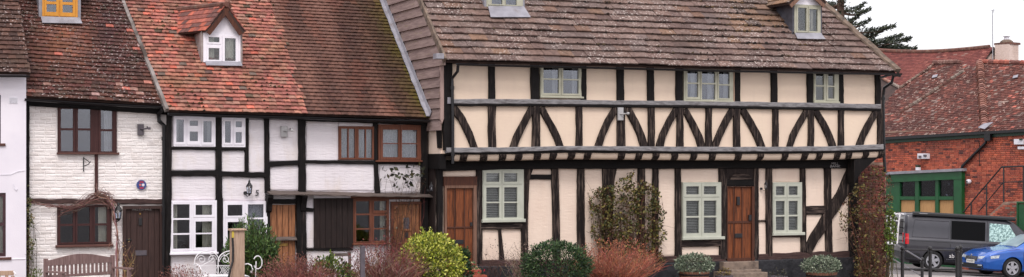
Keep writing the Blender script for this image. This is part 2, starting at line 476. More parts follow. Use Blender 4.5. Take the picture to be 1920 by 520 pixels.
def panel(parent, x0, y0, x1, y1, Y, mat, r=3.0, proud=.0, jit=.5, name='infill_panel'):
    # infill between timbers: an uneven pillow with rounded corners
    out = []
    n = 4
    for cx, cy, a0 in ((x1-r, y0+r, -90), (x1-r, y1-r, 0), (x0+r, y1-r, 90), (x0+r, y0+r, 180)):
        for k in range(n + 1):
            a = math.radians(a0 + 90 * k / n)
            out.append((cx + r*math.cos(a), cy + r*math.sin(a)))
    pts = []
    for i in range(len(out)):
        a, b = np.array(out[i]), np.array(out[(i+1) % len(out)])
        m = max(1, int(np.linalg.norm(b - a) / 10))
        for k in range(m): pts.append(a + (b - a) * k / m)
    seed = rnd.uniform(0, 99); ce = np.array([(x0+x1)/2, (y0+y1)/2])
    rings = []
    for ins, dy in ((0.0, .04), (.6, .008), (2.2, -proud)):
        ring = []
        for i, p in enumerate(pts):
            q = p + np.array([nz(seed, p[0]*.07, p[1]*.07), nz(seed+9, p[0]*.07, p[1]*.07)]) * jit * 1.6
            dirv = ce - q
            sx = math.copysign(min(ins, abs(dirv[0])), dirv[0]) if abs(q[0]-x0) < r+1 or abs(q[0]-x1) < r+1 else 0
            sy = math.copysign(min(ins, abs(dirv[1])), dirv[1]) if abs(q[1]-y0) < r+1 or abs(q[1]-y1) < r+1 else 0
            q = q + np.array([sx, sy])
            w3 = at(q[0], q[1], Y)
            ring.append((w3[0], Y + dy, w3[2]))
        rings.append(ring)
    mb = MB(); m = len(pts)
    mb.add(rings[0] + rings[1] + rings[2], [(j*m+i, j*m+(i+1) % m, (j+1)*m+(i+1) % m, (j+1)*m+i) for j in range(2) for i in range(m)] + [tuple(range(2*m, 3*m))])
    return mb.make(name, mat, parent, smooth=False)
def grid(xs, ys):
    return [(a, c, b, d) for (a, b) in xs for (c, d) in ys]
def curtain_mesh(R, y, folds=9, amp=.02, gather=0.0):
    x0, x1, z0, z1 = R
    n = folds * 6; vs = []; fs = []
    ph = rnd.uniform(0, 6)
    for j in range(6):
        z = z1 + (z0 - z1) * j / 5
        for i in range(n + 1):
            u = i / n
            vs.append((x0 + (x1-x0)*u + gather*(j/5)*(.5-u), y + amp*math.sin(u*folds*2*math.pi + ph + .5*math.sin(u*7)) * (.6+.4*j/5), z))
    for j in range(5):
        for i in range(n): fs.append((j*(n+1)+i, j*(n+1)+i+1, (j+1)*(n+1)+i+1, (j+1)*(n+1)+i))
    return MB().add(vs, fs)
def window(parent, Y, outer, cas, fm, sm=None, sill=None, sillm=None, proud=.02, depth=.09, gm='glass', curtains=(), blind=None, nets=(), sillout=.07, name='window', sashproud=.012, back=None):
    """outer and all boxes in pixels; cas = list of (casement box, [pane boxes])"""
    sm = sm or fm
    ro = rect(Y, *outer)
    def rr(b):
        cy = (outer[1]+outer[3])/2; cx = (outer[0]+outer[2])/2
        return at(b[0], cy, Y)[0], at(b[2], cy, Y)[0], at(cx, b[3], Y)[2], at(cx, b[1], Y)[2]
    yf = Y - proud
    fr = holey(MB(), ro, [rr(c[0]) for c in cas], yf, yf + depth).make(name, fm, parent)
    for cb, panes in cas:
        R = rr(cb)
        holey(MB(), (R[0]+.002, R[1]-.002, R[2]+.002, R[3]-.002), [rr(p) for p in panes], yf - sashproud, yf + .05).make('sash', sm, fr)
        for p in panes:
            q = rr(p)
            MB().box(q[0]-.004, q[1]+.004, yf + .022, yf + .028, q[2]-.004, q[3]+.004).make('pane', M[gm], fr)
    if sill:
        q = rect(Y, *sill)
        MB().bbox(q[0], q[1], Y - proud - sillout, Y + .03, q[2], q[3], .008).make('sill', sillm or fm, fr)
    for cb in curtains:
        curtain_mesh(rr(cb), Y + .16, max(3, int((cb[2]-cb[0]) / 3.2))).make('curtain', M['curtain'], fr, smooth=True)
    for cb in nets:
        curtain_mesh(rr(cb), Y + .12, max(4, int((cb[2]-cb[0]) / 4)), .008).make('net_curtain', M['net'], fr, smooth=True)
    if blind:
        q = rr(blind); mb = MB(); z = q[3]
        while z > q[2] + .01:
            mb.add([(q[0], Y+.045, z-.024), (q[1], Y+.045, z-.024), (q[1], Y+.07, z), (q[0], Y+.07, z), (q[0], Y+.045, z-.027), (q[1], Y+.045, z-.027), (q[1], Y+.07, z-.003), (q[0], Y+.07, z-.003)],
                   [(0,1,2,3), (4,7,6,5), (0,4,5,1), (3,2,6,7)])
            z -= .04
        mb.make('blind', M['blind'], fr)
    return fr
def plank_door(parent, Y, box, n, mat, proud=.0, th=.05, name='door', gaps=.006, frame=None, batt=(), battm=None, backm=None, label=None):
    x0, x1, z0, z1 = rect(Y, *box)
    d = MB().box(x0, x1, Y - proud + .012, Y - proud + th, z0, z1).make(name, backm or M['oak_dark'], parent)
    if label: d['label'] = label
    ws = [1 + rnd.uniform(-.18, .18) for _ in range(n)]; s = sum(ws); x = x0
    for w in ws:
        xe = x + (x1 - x0) * w / s
        MB().bbox(x + gaps/2, xe - gaps/2, Y - proud - rnd.uniform(0, .003), Y - proud + .012, z0 + .004, z1 - .004, .004).make('plank', mat, d)
        x = xe
    for b in batt:
        q = rect(Y, *b)
        MB().bbox(q[0], q[1], Y - proud - .022, Y - proud - .002, q[2], q[3], .005).make('rail', battm or mat, d)
    return d
def on_door(d, name, Y, box, mat, th=.012, off=.02):
    q = rect(Y, *box)
    return MB().bbox(q[0], q[1], Y - off, Y - off + th, q[2], q[3], .003).make(name, mat, d)
def px_box(parent, name, Y, box, mat, y0, y1, b=.005):
    q = rect(Y, *box)
    return MB().bbox(q[0], q[1], y0, y1, q[2], q[3], b).make(name, mat, parent)
def pipe(parent, name, pts, r, mat, n=8, collars=()):
    mb = MB().tube(pts, r, n)
    for c in collars: mb.tube([(c[0], c[1], c[2]-.04), (c[0], c[1], c[2]+.04)], r*1.35, n)
    return mb.make(name, mat, parent, smooth=False)

def brick_course_wall(parent, R, Y, holes, mat, colf, nmax, bl=.225, bh=.075, joint=.010, depth=.05, jit=.003, axis=None, name='brick', english=False):
    """bricks laid on the plane Y inside R (x0,x1,z0,z1), trimmed round holes; nmax single bricks, the rest joined"""
    x0, x1, z0, z1 = R
    items = []
    nrow = int((z1 - z0) / bh)
    for j in range(nrow):
        z = z0 + j*bh
        x = x0 - (bl*.5 if j % 2 else 0) + rnd.uniform(-.02, .02)
        while x < x1:
            L = bl
            if english and j % 2: L = bl * .5
            elif rnd.random() < .12: L = bl * .5
            a, b = max(x, x0), min(x + L - joint, x1)
            for h in holes:
                if z + bh*.8 > h[2] and z + bh*.2 < h[3] and b > h[0] and a < h[1]:
                    if a < h[0]: b = h[0]
                    else: a = h[1]
            if b - a > .03: items.append((a, b, z, z + bh - joint))
            x += L
    # the ones nearest the camera are single objects
    items.sort(key=lambda q: q[0] + rnd.uniform(0, .001))
    cache = {}
    joined = MB()
    nb = 0
    for a, b, za, zb in items:
        yo = Y - rnd.uniform(0, jit*2)
        cx, cz = (a+b)/2, (za+zb)/2
        c = colf(cx, cz)
        px, py = proj((cx, Y, cz)) if axis is None else (0, 0)
        if nb < nmax and axis is None and -5 < px < 1925 and py < 522:
            k = round((b-a) / .015)
            if k not in cache:
                w = k * .015
                m0 = MB(); hw, hh = w/2, (bh-joint)/2; e = .013
                o = m0.bbox(-hw, hw, 0, depth, -hh, hh, e)
                me = bpy.data.meshes.new('brick'); me.from_pydata(m0.v, [], m0.f); me.materials.append(mat)
                cache[k] = me
            o = link(name, cache[k], None, parent, (cx, yo, cz))
            o.rotation_euler = (rnd.uniform(-.02, .02), rnd.uniform(-.01, .01), rnd.uniform(-.012, .012))
            o.color = tuple(c) + (1,)
            nb += 1
        else:
            joined.col = c
            if axis is None: joined.bbox(a, b, yo, Y + depth, za, zb, .012)
            else:
                o_, u_, n_ = axis                 # origin, along-wall vector, outward normal
                m0 = MB().bbox(a, b, -rnd.uniform(0, jit*2), depth, za, zb, .005)
                joined.add([o_ + u_*p[0] - n_*p[1] + np.array([0, 0, p[2]]) for p in m0.v], m0.f)
    if joined.v: joined.make('brickwork', mat, parent, kind='stuff')

class Roof:
    def __init__(s, eL, eR, Ye, pitch):
        s.a, s.b = at(*eL, Ye), at(*eR, Ye)
        s.Ye, s.th = Ye, math.radians(pitch)
        s.k = (s.b[2]-s.a[2]) / (s.b[0]-s.a[0])
        s.n = np.array([-s.k*math.cos(s.th), -math.sin(s.th), math.cos(s.th)]); s.n /= np.linalg.norm(s.n)
    def pt(s, x, t, h=0.0):
        return np.array([x, s.Ye + t*math.cos(s.th), s.a[2] + s.k*(x - s.a[0]) + t*math.sin(s.th)]) + s.n*h
    def un(s, px, py):
        r = ray(px, py); p = C0 + r * (np.dot(s.a - C0, s.n) / np.dot(r, s.n))
        return p[0], (p[1] - s.Ye) / math.cos(s.th)
def build_roof(house, rf, xl, xr, T, Ttile, gauge, tw, th, colf, mat, nmax, sag=.015, twj=.06, slabm=None, back=True, name='roof', overlap=1.55, skip=(), rag=.004, lift=.03, camber=.35):
    """xl, xr = functions t -> X of the two verges"""
    mb = MB()
    base = -(lift*overlap) - .015
    ls = [(xl(0), .07), (xr(0), .07), (xr(T), T), (xl(T), T)]
    mb.prism([rf.pt(x, t, base) for x, t in ls], -rf.n*.05)
    if back:
        e = [rf.pt(xl(T), T, base), rf.pt(xr(T), T, base)]
        dn = np.array([0, T*math.cos(rf.th), -T*math.sin(rf.th)])
        mb.prism([e[0], e[1], e[1] + dn, e[0] + dn], np.array([0, -.05, -.06]))
    ro = mb.make(name, slabm or M['underlay'], house)
    L = gauge*overlap
    items = []
    nrow = int(Ttile / gauge)
    seed = rnd.uniform(0, 50)
    for i in range(nrow):
        t = i*gauge + rnd.uniform(-.1, .1)*rag
        x = xl(t) - (tw*.5 if i % 2 else 0) - (rnd.uniform(0, tw) if twj > .1 else 0)
        while x < xr(t):
            w = tw*(1 + rnd.uniform(-twj, twj))
            a, b = max(x, xl(t)), min(x + w, xr(t))
            cx = (a+b)/2
            if b - a > tw*.25 and not any(q[0] < cx < q[1] and q[2] < t + gauge*.3 and t < q[3] for q in skip):
                items.append((a, b, t))
            x += w
    dl = lift/gauge
    ang = rf.th - dl
    roll = -math.atan(rf.k)
    vis = []
    for a, b, t in items:
        p = rf.pt((a+b)/2, t, 0)
        px, py = proj(p)
        d = p[0]*_s + (p[1]+CAMD)*_c
        vis.append(d if (-8 < px < 1928 and py > -6) else 1e9)
    order = np.argsort(vis, kind='stable')
    single = set(int(q) for q in order[:nmax] if vis[q] < 1e8)
    protos = []
    for k in range(4):                # a tile: flat slab, slightly cambered, worn lower edge
        m0 = MB(); r2 = random.Random(k)
        e = [r2.uniform(-.5, .5)*rag*2 for _ in range(3)]
        cam_ = th*camber
        m0.add([(-.5, e[0], 0), (0, e[1], cam_), (.5, e[2], 0), (-.5, L, 0), (0, L, cam_), (.5, L, 0),
                (-.5, e[0]+.001, th), (0, e[1]+.001, th+cam_), (.5, e[2]+.001, th), (-.5, L, th), (0, L, th+cam_), (.5, L, th)],
               [(6,7,10,9), (7,8,11,10), (0,1,7,6), (1,2,8,7), (0,6,9,3), (2,5,11,8), (0,3,4,1), (1,4,5,2)])
        me = bpy.data.meshes.new('tile'); me.from_pydata(m0.v, [], m0.f); me.materials.append(mat)
        protos.append((m0, me))
    joined = MB()
    for i, (a, b, t) in enumerate(items):
        cx = (a+b)/2
        h = .004 + sag*nz(cx*.55 + seed, t*.8) + sag*.5*nz(cx*1.7, t*1.9 + seed) + rnd.uniform(0, rag)
        p = rf.pt(cx, t, h)
        m0, me = protos[rnd.randrange(4)]
        c = colf(*proj(p), cx, t)
        rot = (ang + rnd.uniform(-.02, .02), roll, rnd.uniform(-.012, .012))
        w = (b - a) - .004
        if i in single:
            o = link('tile', me, None, ro, p)
            o.rotation_euler = rot; o.scale = (w, 1, 1); o.color = tuple(c) + (1,)
        else:
            R = np.array(Matrix.Rotation(rot[2], 3, 'Z') @ Matrix.Rotation(rot[1], 3, 'Y') @ Matrix.Rotation(rot[0], 3, 'X'))
            V = np.array(m0.v) * np.array([w, 1, 1])
            joined.col = c
            joined.add(V @ R.T + p, m0.f)
    if joined.v: joined.make('tiling', mat, ro, kind='stuff', fixn=False)
    return ro
def mixc(a, b, f):
    f = max(0.0, min(1.0, f))
    return tuple(x*(1-f) + y*f for x, y in zip(a, b))
def pick(pal, k=1.0):
    c = rnd.choice(pal); j = rnd.uniform(.88, 1.12)*k
    q = lin(*c); g = (q[0]+q[1]+q[2])/3
    return tuple((v*.96 + g*.04*w)*j for v, w in zip(q, (1.06, .94, 1.0)))

# ------------------------------------------------------------------ foliage helpers
def leaves(mb_name, pts, dirs, size, cols, parent, asp=.5, mat=None, kind=None):
    """one small folded leaf at every point"""
    pts = np.asarray(pts, float); n = len(pts)
    d = np.asarray(dirs, float); d /= np.linalg.norm(d, axis=1)[:, None] + 1e-9
    r = nrng.normal(size=(n, 3)); s = np.cross(d, r); s /= np.linalg.norm(s, axis=1)[:, None] + 1e-9
    nn = np.cross(d, s)
    L = size * nrng.uniform(.65, 1.3, n)[:, None]
    A = pts; B = pts + d*L*.5 + s*L*asp*.5 + nn*L*.08; Cc = pts + d*L; D = pts + d*L*.5 - s*L*asp*.5 + nn*L*.08
    V = np.stack([A, B, Cc, D], 1).reshape(-1, 3)
    c = (V.min(0) + V.max(0)) / 2
    me = bpy.data.meshes.new(mb_name)
    me.vertices.add(4*n); me.vertices.foreach_set('co', (V - c).astype(np.float32).ravel())
    idx = np.arange(n)*4
    tri = np.stack([idx, idx+1, idx+2, idx, idx+2, idx+3], 1).ravel().astype(np.int32)
    me.loops.add(6*n); me.loops.foreach_set('vertex_index', tri)
    me.polygons.add(2*n); me.polygons.foreach_set('loop_start', np.arange(2*n, dtype=np.int32)*3)
    me.update(calc_edges=True)
    a = me.attributes.new('tcol', 'FLOAT_VECTOR', 'FACE')
    a.data.foreach_set('vector', np.repeat(np.asarray(cols, np.float32), 2, axis=0).ravel())
    o = link(mb_name, me, mat or M['leaf'], parent, c)
    o.color = (0, 0, 0, 1)
    if kind: o['kind'] = kind
    return o
def palette(cols, n, k=1.0, jit=.2):
    cs = np.array([lin(*c) for c in cols]); i = nrng.integers(0, len(cs), n)
    return cs[i] * nrng.uniform(1-jit, 1+jit, n)[:, None] * k
def twig_bundle(name, base, n, spread, height, r0, cols, parent, segs=5, side=3, wob=.12, fork=2, lean=(0, 0), zmin=.5, base_r=.15, k=1.0):
    mb = MB()
    cs = [lin(*c) for c in cols]
    for i in range(n):
        a = rnd.uniform(0, 2*math.pi); q = math.sqrt(rnd.random())
        p = np.array(base) + np.array([math.cos(a), math.sin(a), 0])*q*base_r
        h = height*rnd.uniform(zmin, 1.0)*(1 - .35*q*q)
        d = np.array([math.cos(a)*q*spread + lean[0], math.sin(a)*q*spread + lean[1], h])
        pts = [p]
        for j in range(1, segs+1):
            f = j/segs
            pts.append(p + d*np.array([f**1.0, f**1.0, f**.9]) + np.array([rnd.gauss(0, wob), rnd.gauss(0, wob), rnd.gauss(0, wob*.5)])*f*.6)
        mb.col = tuple(v*rnd.uniform(.75, 1.25)*k for v in rnd.choice(cs))
        mb.tube(pts, [r0*(1 - .75*j/segs) for j in range(segs+1)], side, False)
        for _ in range(fork):
            j = rnd.randrange(1, segs)
            b0 = pts[j]; L = h*rnd.uniform(.15, .4)
            dd = np.array([rnd.gauss(0, .5), rnd.gauss(0, .5), rnd.uniform(.3, 1.0)]); dd /= np.linalg.norm(dd)
            e = b0 + dd*L
            mb.col = tuple(v*rnd.uniform(.75, 1.25)*k for v in rnd.choice(cs))
            mb.tube([b0, b0 + dd*L*.5 + np.array([rnd.gauss(0, .02) for _ in range(3)]), e], [r0*.5, r0*.4, r0*.2], side, False)
    return mb.make(name, M['twig'], parent, fixn=False)
def blob_points(c, rad, n, lump=.16, shell=.55, lumps=3.0, low=-1.0, seed=0.0):
    pts, dirs = [], []
    while len(pts) < n:
        d = nrng.normal(size=3); d /= np.linalg.norm(d)
        if d[2] < low: continue
        k = 1 + lump*nz(d[0]*lumps + seed, d[1]*lumps, d[2]*lumps) + lump*.6*nz(d[0]*lumps*2.3, d[1]*lumps*2.3 + seed, d[2]*lumps*2.3)
        r = k*(shell + (1-shell)*nrng.random()**.5)
        pts.append(np.array(c) + d*np.array(rad)*r); dirs.append(d*.8 + nrng.normal(size=3)*.6 + np.array([0, 0, .25]))
    return np.array(pts), np.array(dirs)

def moss(parent, rf, n, xr, tr, cols, smin=.015, smax=.045, gauge=None, dens=None):
    """small cushions of moss sitting along the tile edges"""
    mb = MB()
    k = 0
    while k < n:
        x, t = rnd.uniform(*xr), rnd.uniform(*tr)
        if dens and rnd.random() > dens(x, t): continue
        if gauge: t = round(t/gauge)*gauge + rnd.uniform(-.01, .03)
        p = rf.pt(x, t, .035); s = rnd.uniform(smin, smax); k += 1
        mb.col = pick(cols, .7)
        m = 5; ring = []
        for q in range(m):
            a = 2*math.pi*q/m + rnd.uniform(-.3, .3); r = s*rnd.uniform(.6, 1.2)
            ring.append(p + np.array([math.cos(a)*r*1.3, math.sin(a)*r*.7*math.cos(rf.th), math.sin(a)*r*.7*math.sin(rf.th)]) - rf.n*.015)
        mb.add(ring + [p + rf.n*s*.6], [(q, (q+1) % m, m) for q in range(m)])
    return mb.make('moss', M['twig'], parent, kind='stuff', fixn=False)

# ================================================================== ground
def sheet(name, xs, ys, zf, mat):
    mb = MB()
    vs = [(x, y, zf(x)) for y in ys for x in xs]
    n = len(xs)
    mb.add(vs, [(j*n+i, j*n+i+1, (j+1)*n+i+1, (j+1)*n+i) for j in range(len(ys)-1) for i in range(n-1)])
    return structure(mb.make(name, mat, None))
GX = [-900, -200, -60, 0, 8, 12, 13, 14, 15, 16, 17, 18, 19, 20, 21, 24, 28, 32, 36, 40, 44, 50, 57, 70, 200, 900]
sheet('ground', GX, [-900, -200, -60, -33, -20, -10, -5, 0, 6, 14, 25, 60, 200, 900], ground_z, M['asphalt'])
sheet('garden_bed', [0, 4, 8, 12, 13, 14, 15, 16, 17, 18, 19, 20, 21, 22, 23.4], [-5.2, -3, -1, -.4], lambda x: ground_z(x) + .03, M['soil'])
mb = MB()
for i in range(16):
    a, b = 25.2 + i*.55, 25.2 + (i+1)*.55 - .008
    mb.prism([(a, -4, ground_z(a)-.2), (b, -4, ground_z(b)-.2), (b, -4, ground_z(b)+.1), (a, -4, ground_z(a)+.1)], (0, 8.2, 0))
structure(mb.make('pavement', M['paving'], None))
mb = MB()
for i in range(9):
    a, b = 25.2 + i*1.0, 25.2 + (i+1)*1.0 - .012
    mb.prism([(a, 4.21, ground_z(a)-.2), (b, 4.21, ground_z(b)-.2), (b, 4.21, ground_z(b)+.11), (a, 4.21, ground_z(a)+.11)], (0, .15, 0))
structure(mb.make('kerb', M['kerb'], None))

def shell(house, R, Y, holes, depth, mat, th=.22, zroof=None, name='wall'):
    """front wall with its openings plus side, back walls and a floor, so that the rooms are dark inside"""
    x0, x1, z0, z1 = R
    mb = holey(MB(), R, holes, Y, Y + th)
    w = mb.make(name, mat, house)
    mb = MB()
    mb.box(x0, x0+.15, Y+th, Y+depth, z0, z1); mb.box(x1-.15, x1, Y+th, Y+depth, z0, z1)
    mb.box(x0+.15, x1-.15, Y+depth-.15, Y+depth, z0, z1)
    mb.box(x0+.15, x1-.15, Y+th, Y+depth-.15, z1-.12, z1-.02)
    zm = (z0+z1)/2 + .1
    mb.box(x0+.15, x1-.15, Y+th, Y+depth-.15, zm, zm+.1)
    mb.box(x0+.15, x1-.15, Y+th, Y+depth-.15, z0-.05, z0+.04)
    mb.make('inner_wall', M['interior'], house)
    return w
def gutter(parent, pa, pb, r=.05, mat=None, drop=.0):
    pa, pb = np.array(pa), np.array(pb)
    mb = MB(); n = 9; vs = []; m = max(2, int(abs(pb[0]-pa[0])/.6))
    for i in range(m+1):
        f = i/m; p = pa*(1-f) + pb*f + np.array([0, 0, -.012*math.sin(f*math.pi) + rnd.uniform(-.004, .004)])
        for k in range(n):
            a = math.pi + math.pi*k/(n-1)
            vs.append(p + np.array([0, r*math.cos(a), r*math.sin(a)]))
        for k in range(n):
            a = 2*math.pi - math.pi*k/(n-1)
            vs.append(p + np.array([0, (r-.006)*math.cos(a), (r-.006)*math.sin(a)]))
    N = 2*n; fs = []
    for i in range(m):
        for k in range(N): fs.append((i*N+k, i*N+(k+1) % N, (i+1)*N+(k+1) % N, (i+1)*N+k))
    fs += [tuple(range(N)), tuple(range(m*N+N-1, m*N-1, -1))]
    mb.add(vs, fs)
    return mb.make('gutter', mat or M['black_paint'], parent)

# ------------------------------------------------------------------ dormers
def dormer(house, rf, win, cas, fm, apron, cheekm, gable=None, gm='glass', roofspec=None, tiles=None, tmat=None, curtains=(), name='dormer', cheek=.05, skew=0.0):
    """win = pixel box of the window front; it stands upright where its foot meets the roof"""
    X0, t = rf.un((win[0]+win[2])/2, win[3])
    Yd = rf.pt(X0, t)[1] - .02
    R = rect(Yd, *win)
    zc = R[3]
    tb = math.tan(rf.th)
    def yroof(x, z): return rf.Ye + (z - (rf.a[2] + rf.k*(x - rf.a[0]))) / tb
    body = MB()
    for xa, xb in ((R[0]-cheek, R[0]), (R[1], R[1]+cheek)):    # two cheeks reaching back to the roof slope
        zb = R[2] - .04
        yb1, yb0 = yroof(xa, zc) + .12, yroof(xa, zb) + .0
        body.add([(xa, Yd, zb), (xb, Yd, zb), (xb, Yd, zc), (xa, Yd, zc), (xa, yb0+.15, zb), (xb, yb0+.15, zb), (xb, yb1, zc), (xa, yb1, zc)],
                 [(0,1,2,3), (4,7,6,5), (0,4,5,1), (1,5,6,2), (2,6,7,3), (3,7,4,0)])
    body.box(R[0]-cheek+.01, R[1]+cheek-.01, Yd+.085, Yd+.15, R[2]-.04, R[2]-.005)
    d = body.make(name, cheekm, house)
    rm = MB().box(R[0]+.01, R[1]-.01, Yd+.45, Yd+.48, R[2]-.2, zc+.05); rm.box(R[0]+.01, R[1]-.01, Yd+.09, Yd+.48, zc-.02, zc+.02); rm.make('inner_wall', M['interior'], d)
    ro = R
    def rr(b):
        cy = (win[1]+win[3])/2; cx = (win[0]+win[2])/2
        return at(b[0], cy, Yd)[0], at(b[2], cy, Yd)[0], at(cx, b[3], Yd)[2], at(cx, b[1], Yd)[2]
    holey(MB(), ro, [rr(c[0]) for c in cas], Yd - .02, Yd + .08).make('window_frame', fm, d)
    for cb, panes in cas:
        q = rr(cb)
        holey(MB(), (q[0]+.002, q[1]-.002, q[2]+.002, q[3]-.002), [rr(p) for p in panes], Yd - .034, Yd + .04).make('sash', fm, d)
        for p in panes:
            w = rr(p)
            MB().box(w[0]-.004, w[1]+.004, Yd, Yd+.006, w[2]-.004, w[3]+.004).make('pane', M[gm], d)
    for cb in curtains:
        curtain_mesh(rr(cb), Yd + .14, max(3, int((cb[2]-cb[0]) / 3))).make('curtain', M['curtain'], d, smooth=True)
    ap = [rf.pt(*rf.un(x, y), .05) for x, y in apron]
    MB().prism(ap, rf.n*.012).make('lead_apron', M['lead'], d)
    if gable:                          # (apex px, left foot px, right foot px, bargeboard px width)
        ax, lf, rt, barge, wallm = gable
        A, Lf, Rt = at(*ax, Yd), at(*lf, Yd), at(*rt, Yd)
        MB().prism([(R[0]-cheek, Yd-.012, zc+.002), (R[1]+cheek, Yd-.012, zc+.002), (A[0], Yd-.012, A[2]-.03)], (0, .06, 0)).make('gable', wallm, d)
        yo = Yd - .14
        A, Lf, Rt = at(*ax, yo), at(*lf, yo), at(*rt, yo)
        yb = yroof(A[0], A[2]) + .15
        for E, nm in ((Lf, 'left'), (Rt, 'right')):
            ye = yroof(E[0], E[2]) + .15
            dirn = np.array([A[0]-E[0], 0, A[2]-E[2]]); Ls = np.linalg.norm(dirn); dirn /= Ls
            nn = np.array([-dirn[2], 0, dirn[0]]);  nn = nn if nn[2] > 0 else -nn
            sk = lambda x, y: x - skew*(y - yo)
            quad_ = (E, A, (sk(A[0], yb), yb, A[2]), (sk(E[0], ye), ye, E[2]))
            slab = MB().add(list(quad_) + [np.array(q) - nn*.05 for q in quad_],
                     [(0,1,2,3), (7,6,5,4), (0,4,5,1), (1,5,6,2), (2,6,7,3), (3,7,4,0)])
            slab.make('dormer_roof', M['underlay'], d)
            yj = -.012 if nm == 'left' else -.014
            A0 = A; A = A + dirn*.07
            MB().add([E - nn*.055 + np.array([0, yj, 0]), A - nn*.055 + np.array([0, yj, 0]), A - nn*.15 + np.array([0, yj, 0]), E - nn*.15 + np.array([0, yj, 0]),
                      E - nn*.055 + np.array([0, .02, 0]), A - nn*.055 + np.array([0, .02, 0]), A - nn*.15 + np.array([0, .02, 0]), E - nn*.15 + np.array([0, .02, 0])],
                     [(0,1,2,3), (7,6,5,4), (0,4,5,1), (1,5,6,2), (2,6,7,3), (3,7,4,0)]).make('bargeboard', barge, d); A = A0
            g, tw, th, colf = tiles
            row = 0; s0 = 0.0
            while s0 < Ls - .02:
                yend = ye + (yb - ye)*(s0/Ls)
                y = yo - .03 + (tw*.5 if row % 2 else 0) - tw*.5
                while y < yend:
                    yy0, yy1 = max(y, yo-.03), min(y + tw - .004, yend)
                    if yy1 - yy0 > .03:
                        p0 = E + dirn*s0; p1 = E + dirn*min(s0 + g*1.4, Ls)
                        q0, q1 = p0 + nn*(th*1.9), p1 + nn*(th*.5)
                        mb = MB()
                        mb.add([(q0[0], yy0, q0[2]), (q0[0], yy1, q0[2]), (q1[0], yy1, q1[2]), (q1[0], yy0, q1[2])] +
                               [(q0[0]-nn[0]*th, yy0, q0[2]-nn[2]*th), (q0[0]-nn[0]*th, yy1, q0[2]-nn[2]*th), (q1[0]-nn[0]*th, yy1, q1[2]-nn[2]*th), (q1[0]-nn[0]*th, yy0, q1[2]-nn[2]*th)],
                               [(0,1,2,3), (7,6,5,4), (0,4,5,1), (1,5,6,2), (2,6,7,3), (3,7,4,0)])
                        mb.v = [(sk(v[0], v[1]), v[1], v[2]) for v in mb.v]
                        o = mb.make('tile', tmat, d)
                        o.color = tuple(colf()) + (1,)
                    y += tw
                s0 += g; row += 1
        mb = MB()
        for i in range(int((yb - yo)/.3)+1):
            ya = yo - .04 + i*.3; ye_ = min(ya + .29, yb)
            if ye_ > ya: mb.tube([(A[0]-skew*(ya-yo), ya, A[2]+.0), (A[0]-skew*(ye_-yo), ye_, A[2]+.0)], .065, 8)
        mb.col = None
        o = mb.make('ridge_tiles', M['ridge'], d)
    return d, Yd
M['grey_cheek'] = pmat('grey_plaster', lin(176,164,160,.85), lin(140,126,122,.85), 4, .85, .3, 20)  # mottled mid grey plaster for the dormer cheeks
M['ridge'] = pmat('ridge_tile', lin(128,84,70,.8), lin(96,66,58,.8), 6, .85, .5, 25, c3=lin(150,140,120,.7), c3scale=7)

# ================================================================== far left white house
hA = thing('white_house', 'smooth white rendered house cut off at the left edge with dark tiled roof', 'house', (2.6, -.1, 0))
YA = -.1
RA = rect(YA, -140, 138, 49, 560); RA = (RA[0], RA[1], 0.0, at(30, 132, YA)[2])
wA1, wA2 = (-40, 362, 11, 482), (-30, 178, 1.5, 270)
shell(hA, RA, YA, [rect(YA, *wA1), rect(YA, *wA2)], 5.5, M['white_render'])
window(hA, YA, wA1, [((-36, 366, 8, 478), grid([(-32, -16), (-10, 6)], [(369, 418), (424, 475)]))], M['maroon'], sill=(-44, 483, 21, 488), sillm=M['brown_sill'], proud=-.03, curtains=[(-3, 366, 8, 478)])
window(hA, YA, wA2, [((-26, 182, -1, 266), grid([(-22, -4)], [(185, 222), (226, 263)]))], M['maroon'], sill=(-34, 269, 10, 274), sillm=M['brown_sill'], proud=-.03)
mb = holey(MB(), rect(YA, 17, 183, 33, 194), [rect(YA, 18.6 + i*2.8, 184.6 + j*2.5, 20.2 + i*2.8, 186 + j*2.5) for i in range(5) for j in range(4)], YA - .012, YA)
mb.make('air_vent', M['white_plastic'], hA)
px_box(hA, 'render_band', YA, (-140, 486.5, 48, 489), M['white_render'], YA - .012, YA + .01)
rA = Roof((-120, 133), (58, 137), -.38, 43)
kA = (rA.un(36, 0)[0] - rA.b[0]) / rA.un(36, 0)[1]
def colA(px, py, X, t):
    c = pick([(96,68,60), (108,76,66), (86,62,56), (118,84,72), (100,74,64)], .56)
    return mixc(c, lin(120,100,80,.7), .25*max(0, nz(X*2, t*2)))
build_roof(hA, rA, lambda t: rA.a[0], lambda t: rA.b[0] + kA*t, 4.6, 3.1, .15, .165, .014, colA, M['tile_left'], 120)
gutter(hA, (rA.a[0], rA.Ye-.03, rA.a[2]-.05), (rA.b[0]-.03, rA.Ye-.03, rA.b[2]-.05), .045)
p = at(45, 325, YA)
pipe(hA, 'cable', [at(0, 328, YA)-[0,.01,0], at(20, 327.5, YA)-[0,.01,0], at(33, 322, YA)-[0,.01,0], at(47, 320, YA)-[0,.01,0]], .005, M['white_plastic'], 5)
pipe(hA, 'cable', [at(25, 345, YA)-[0,.012,0], at(27, 354, YA)-[0,.02,0], at(30, 357, YA)-[0,.02,0], at(32.5, 354, YA)-[0,.012,0]], .007, M['white_plastic'], 5)

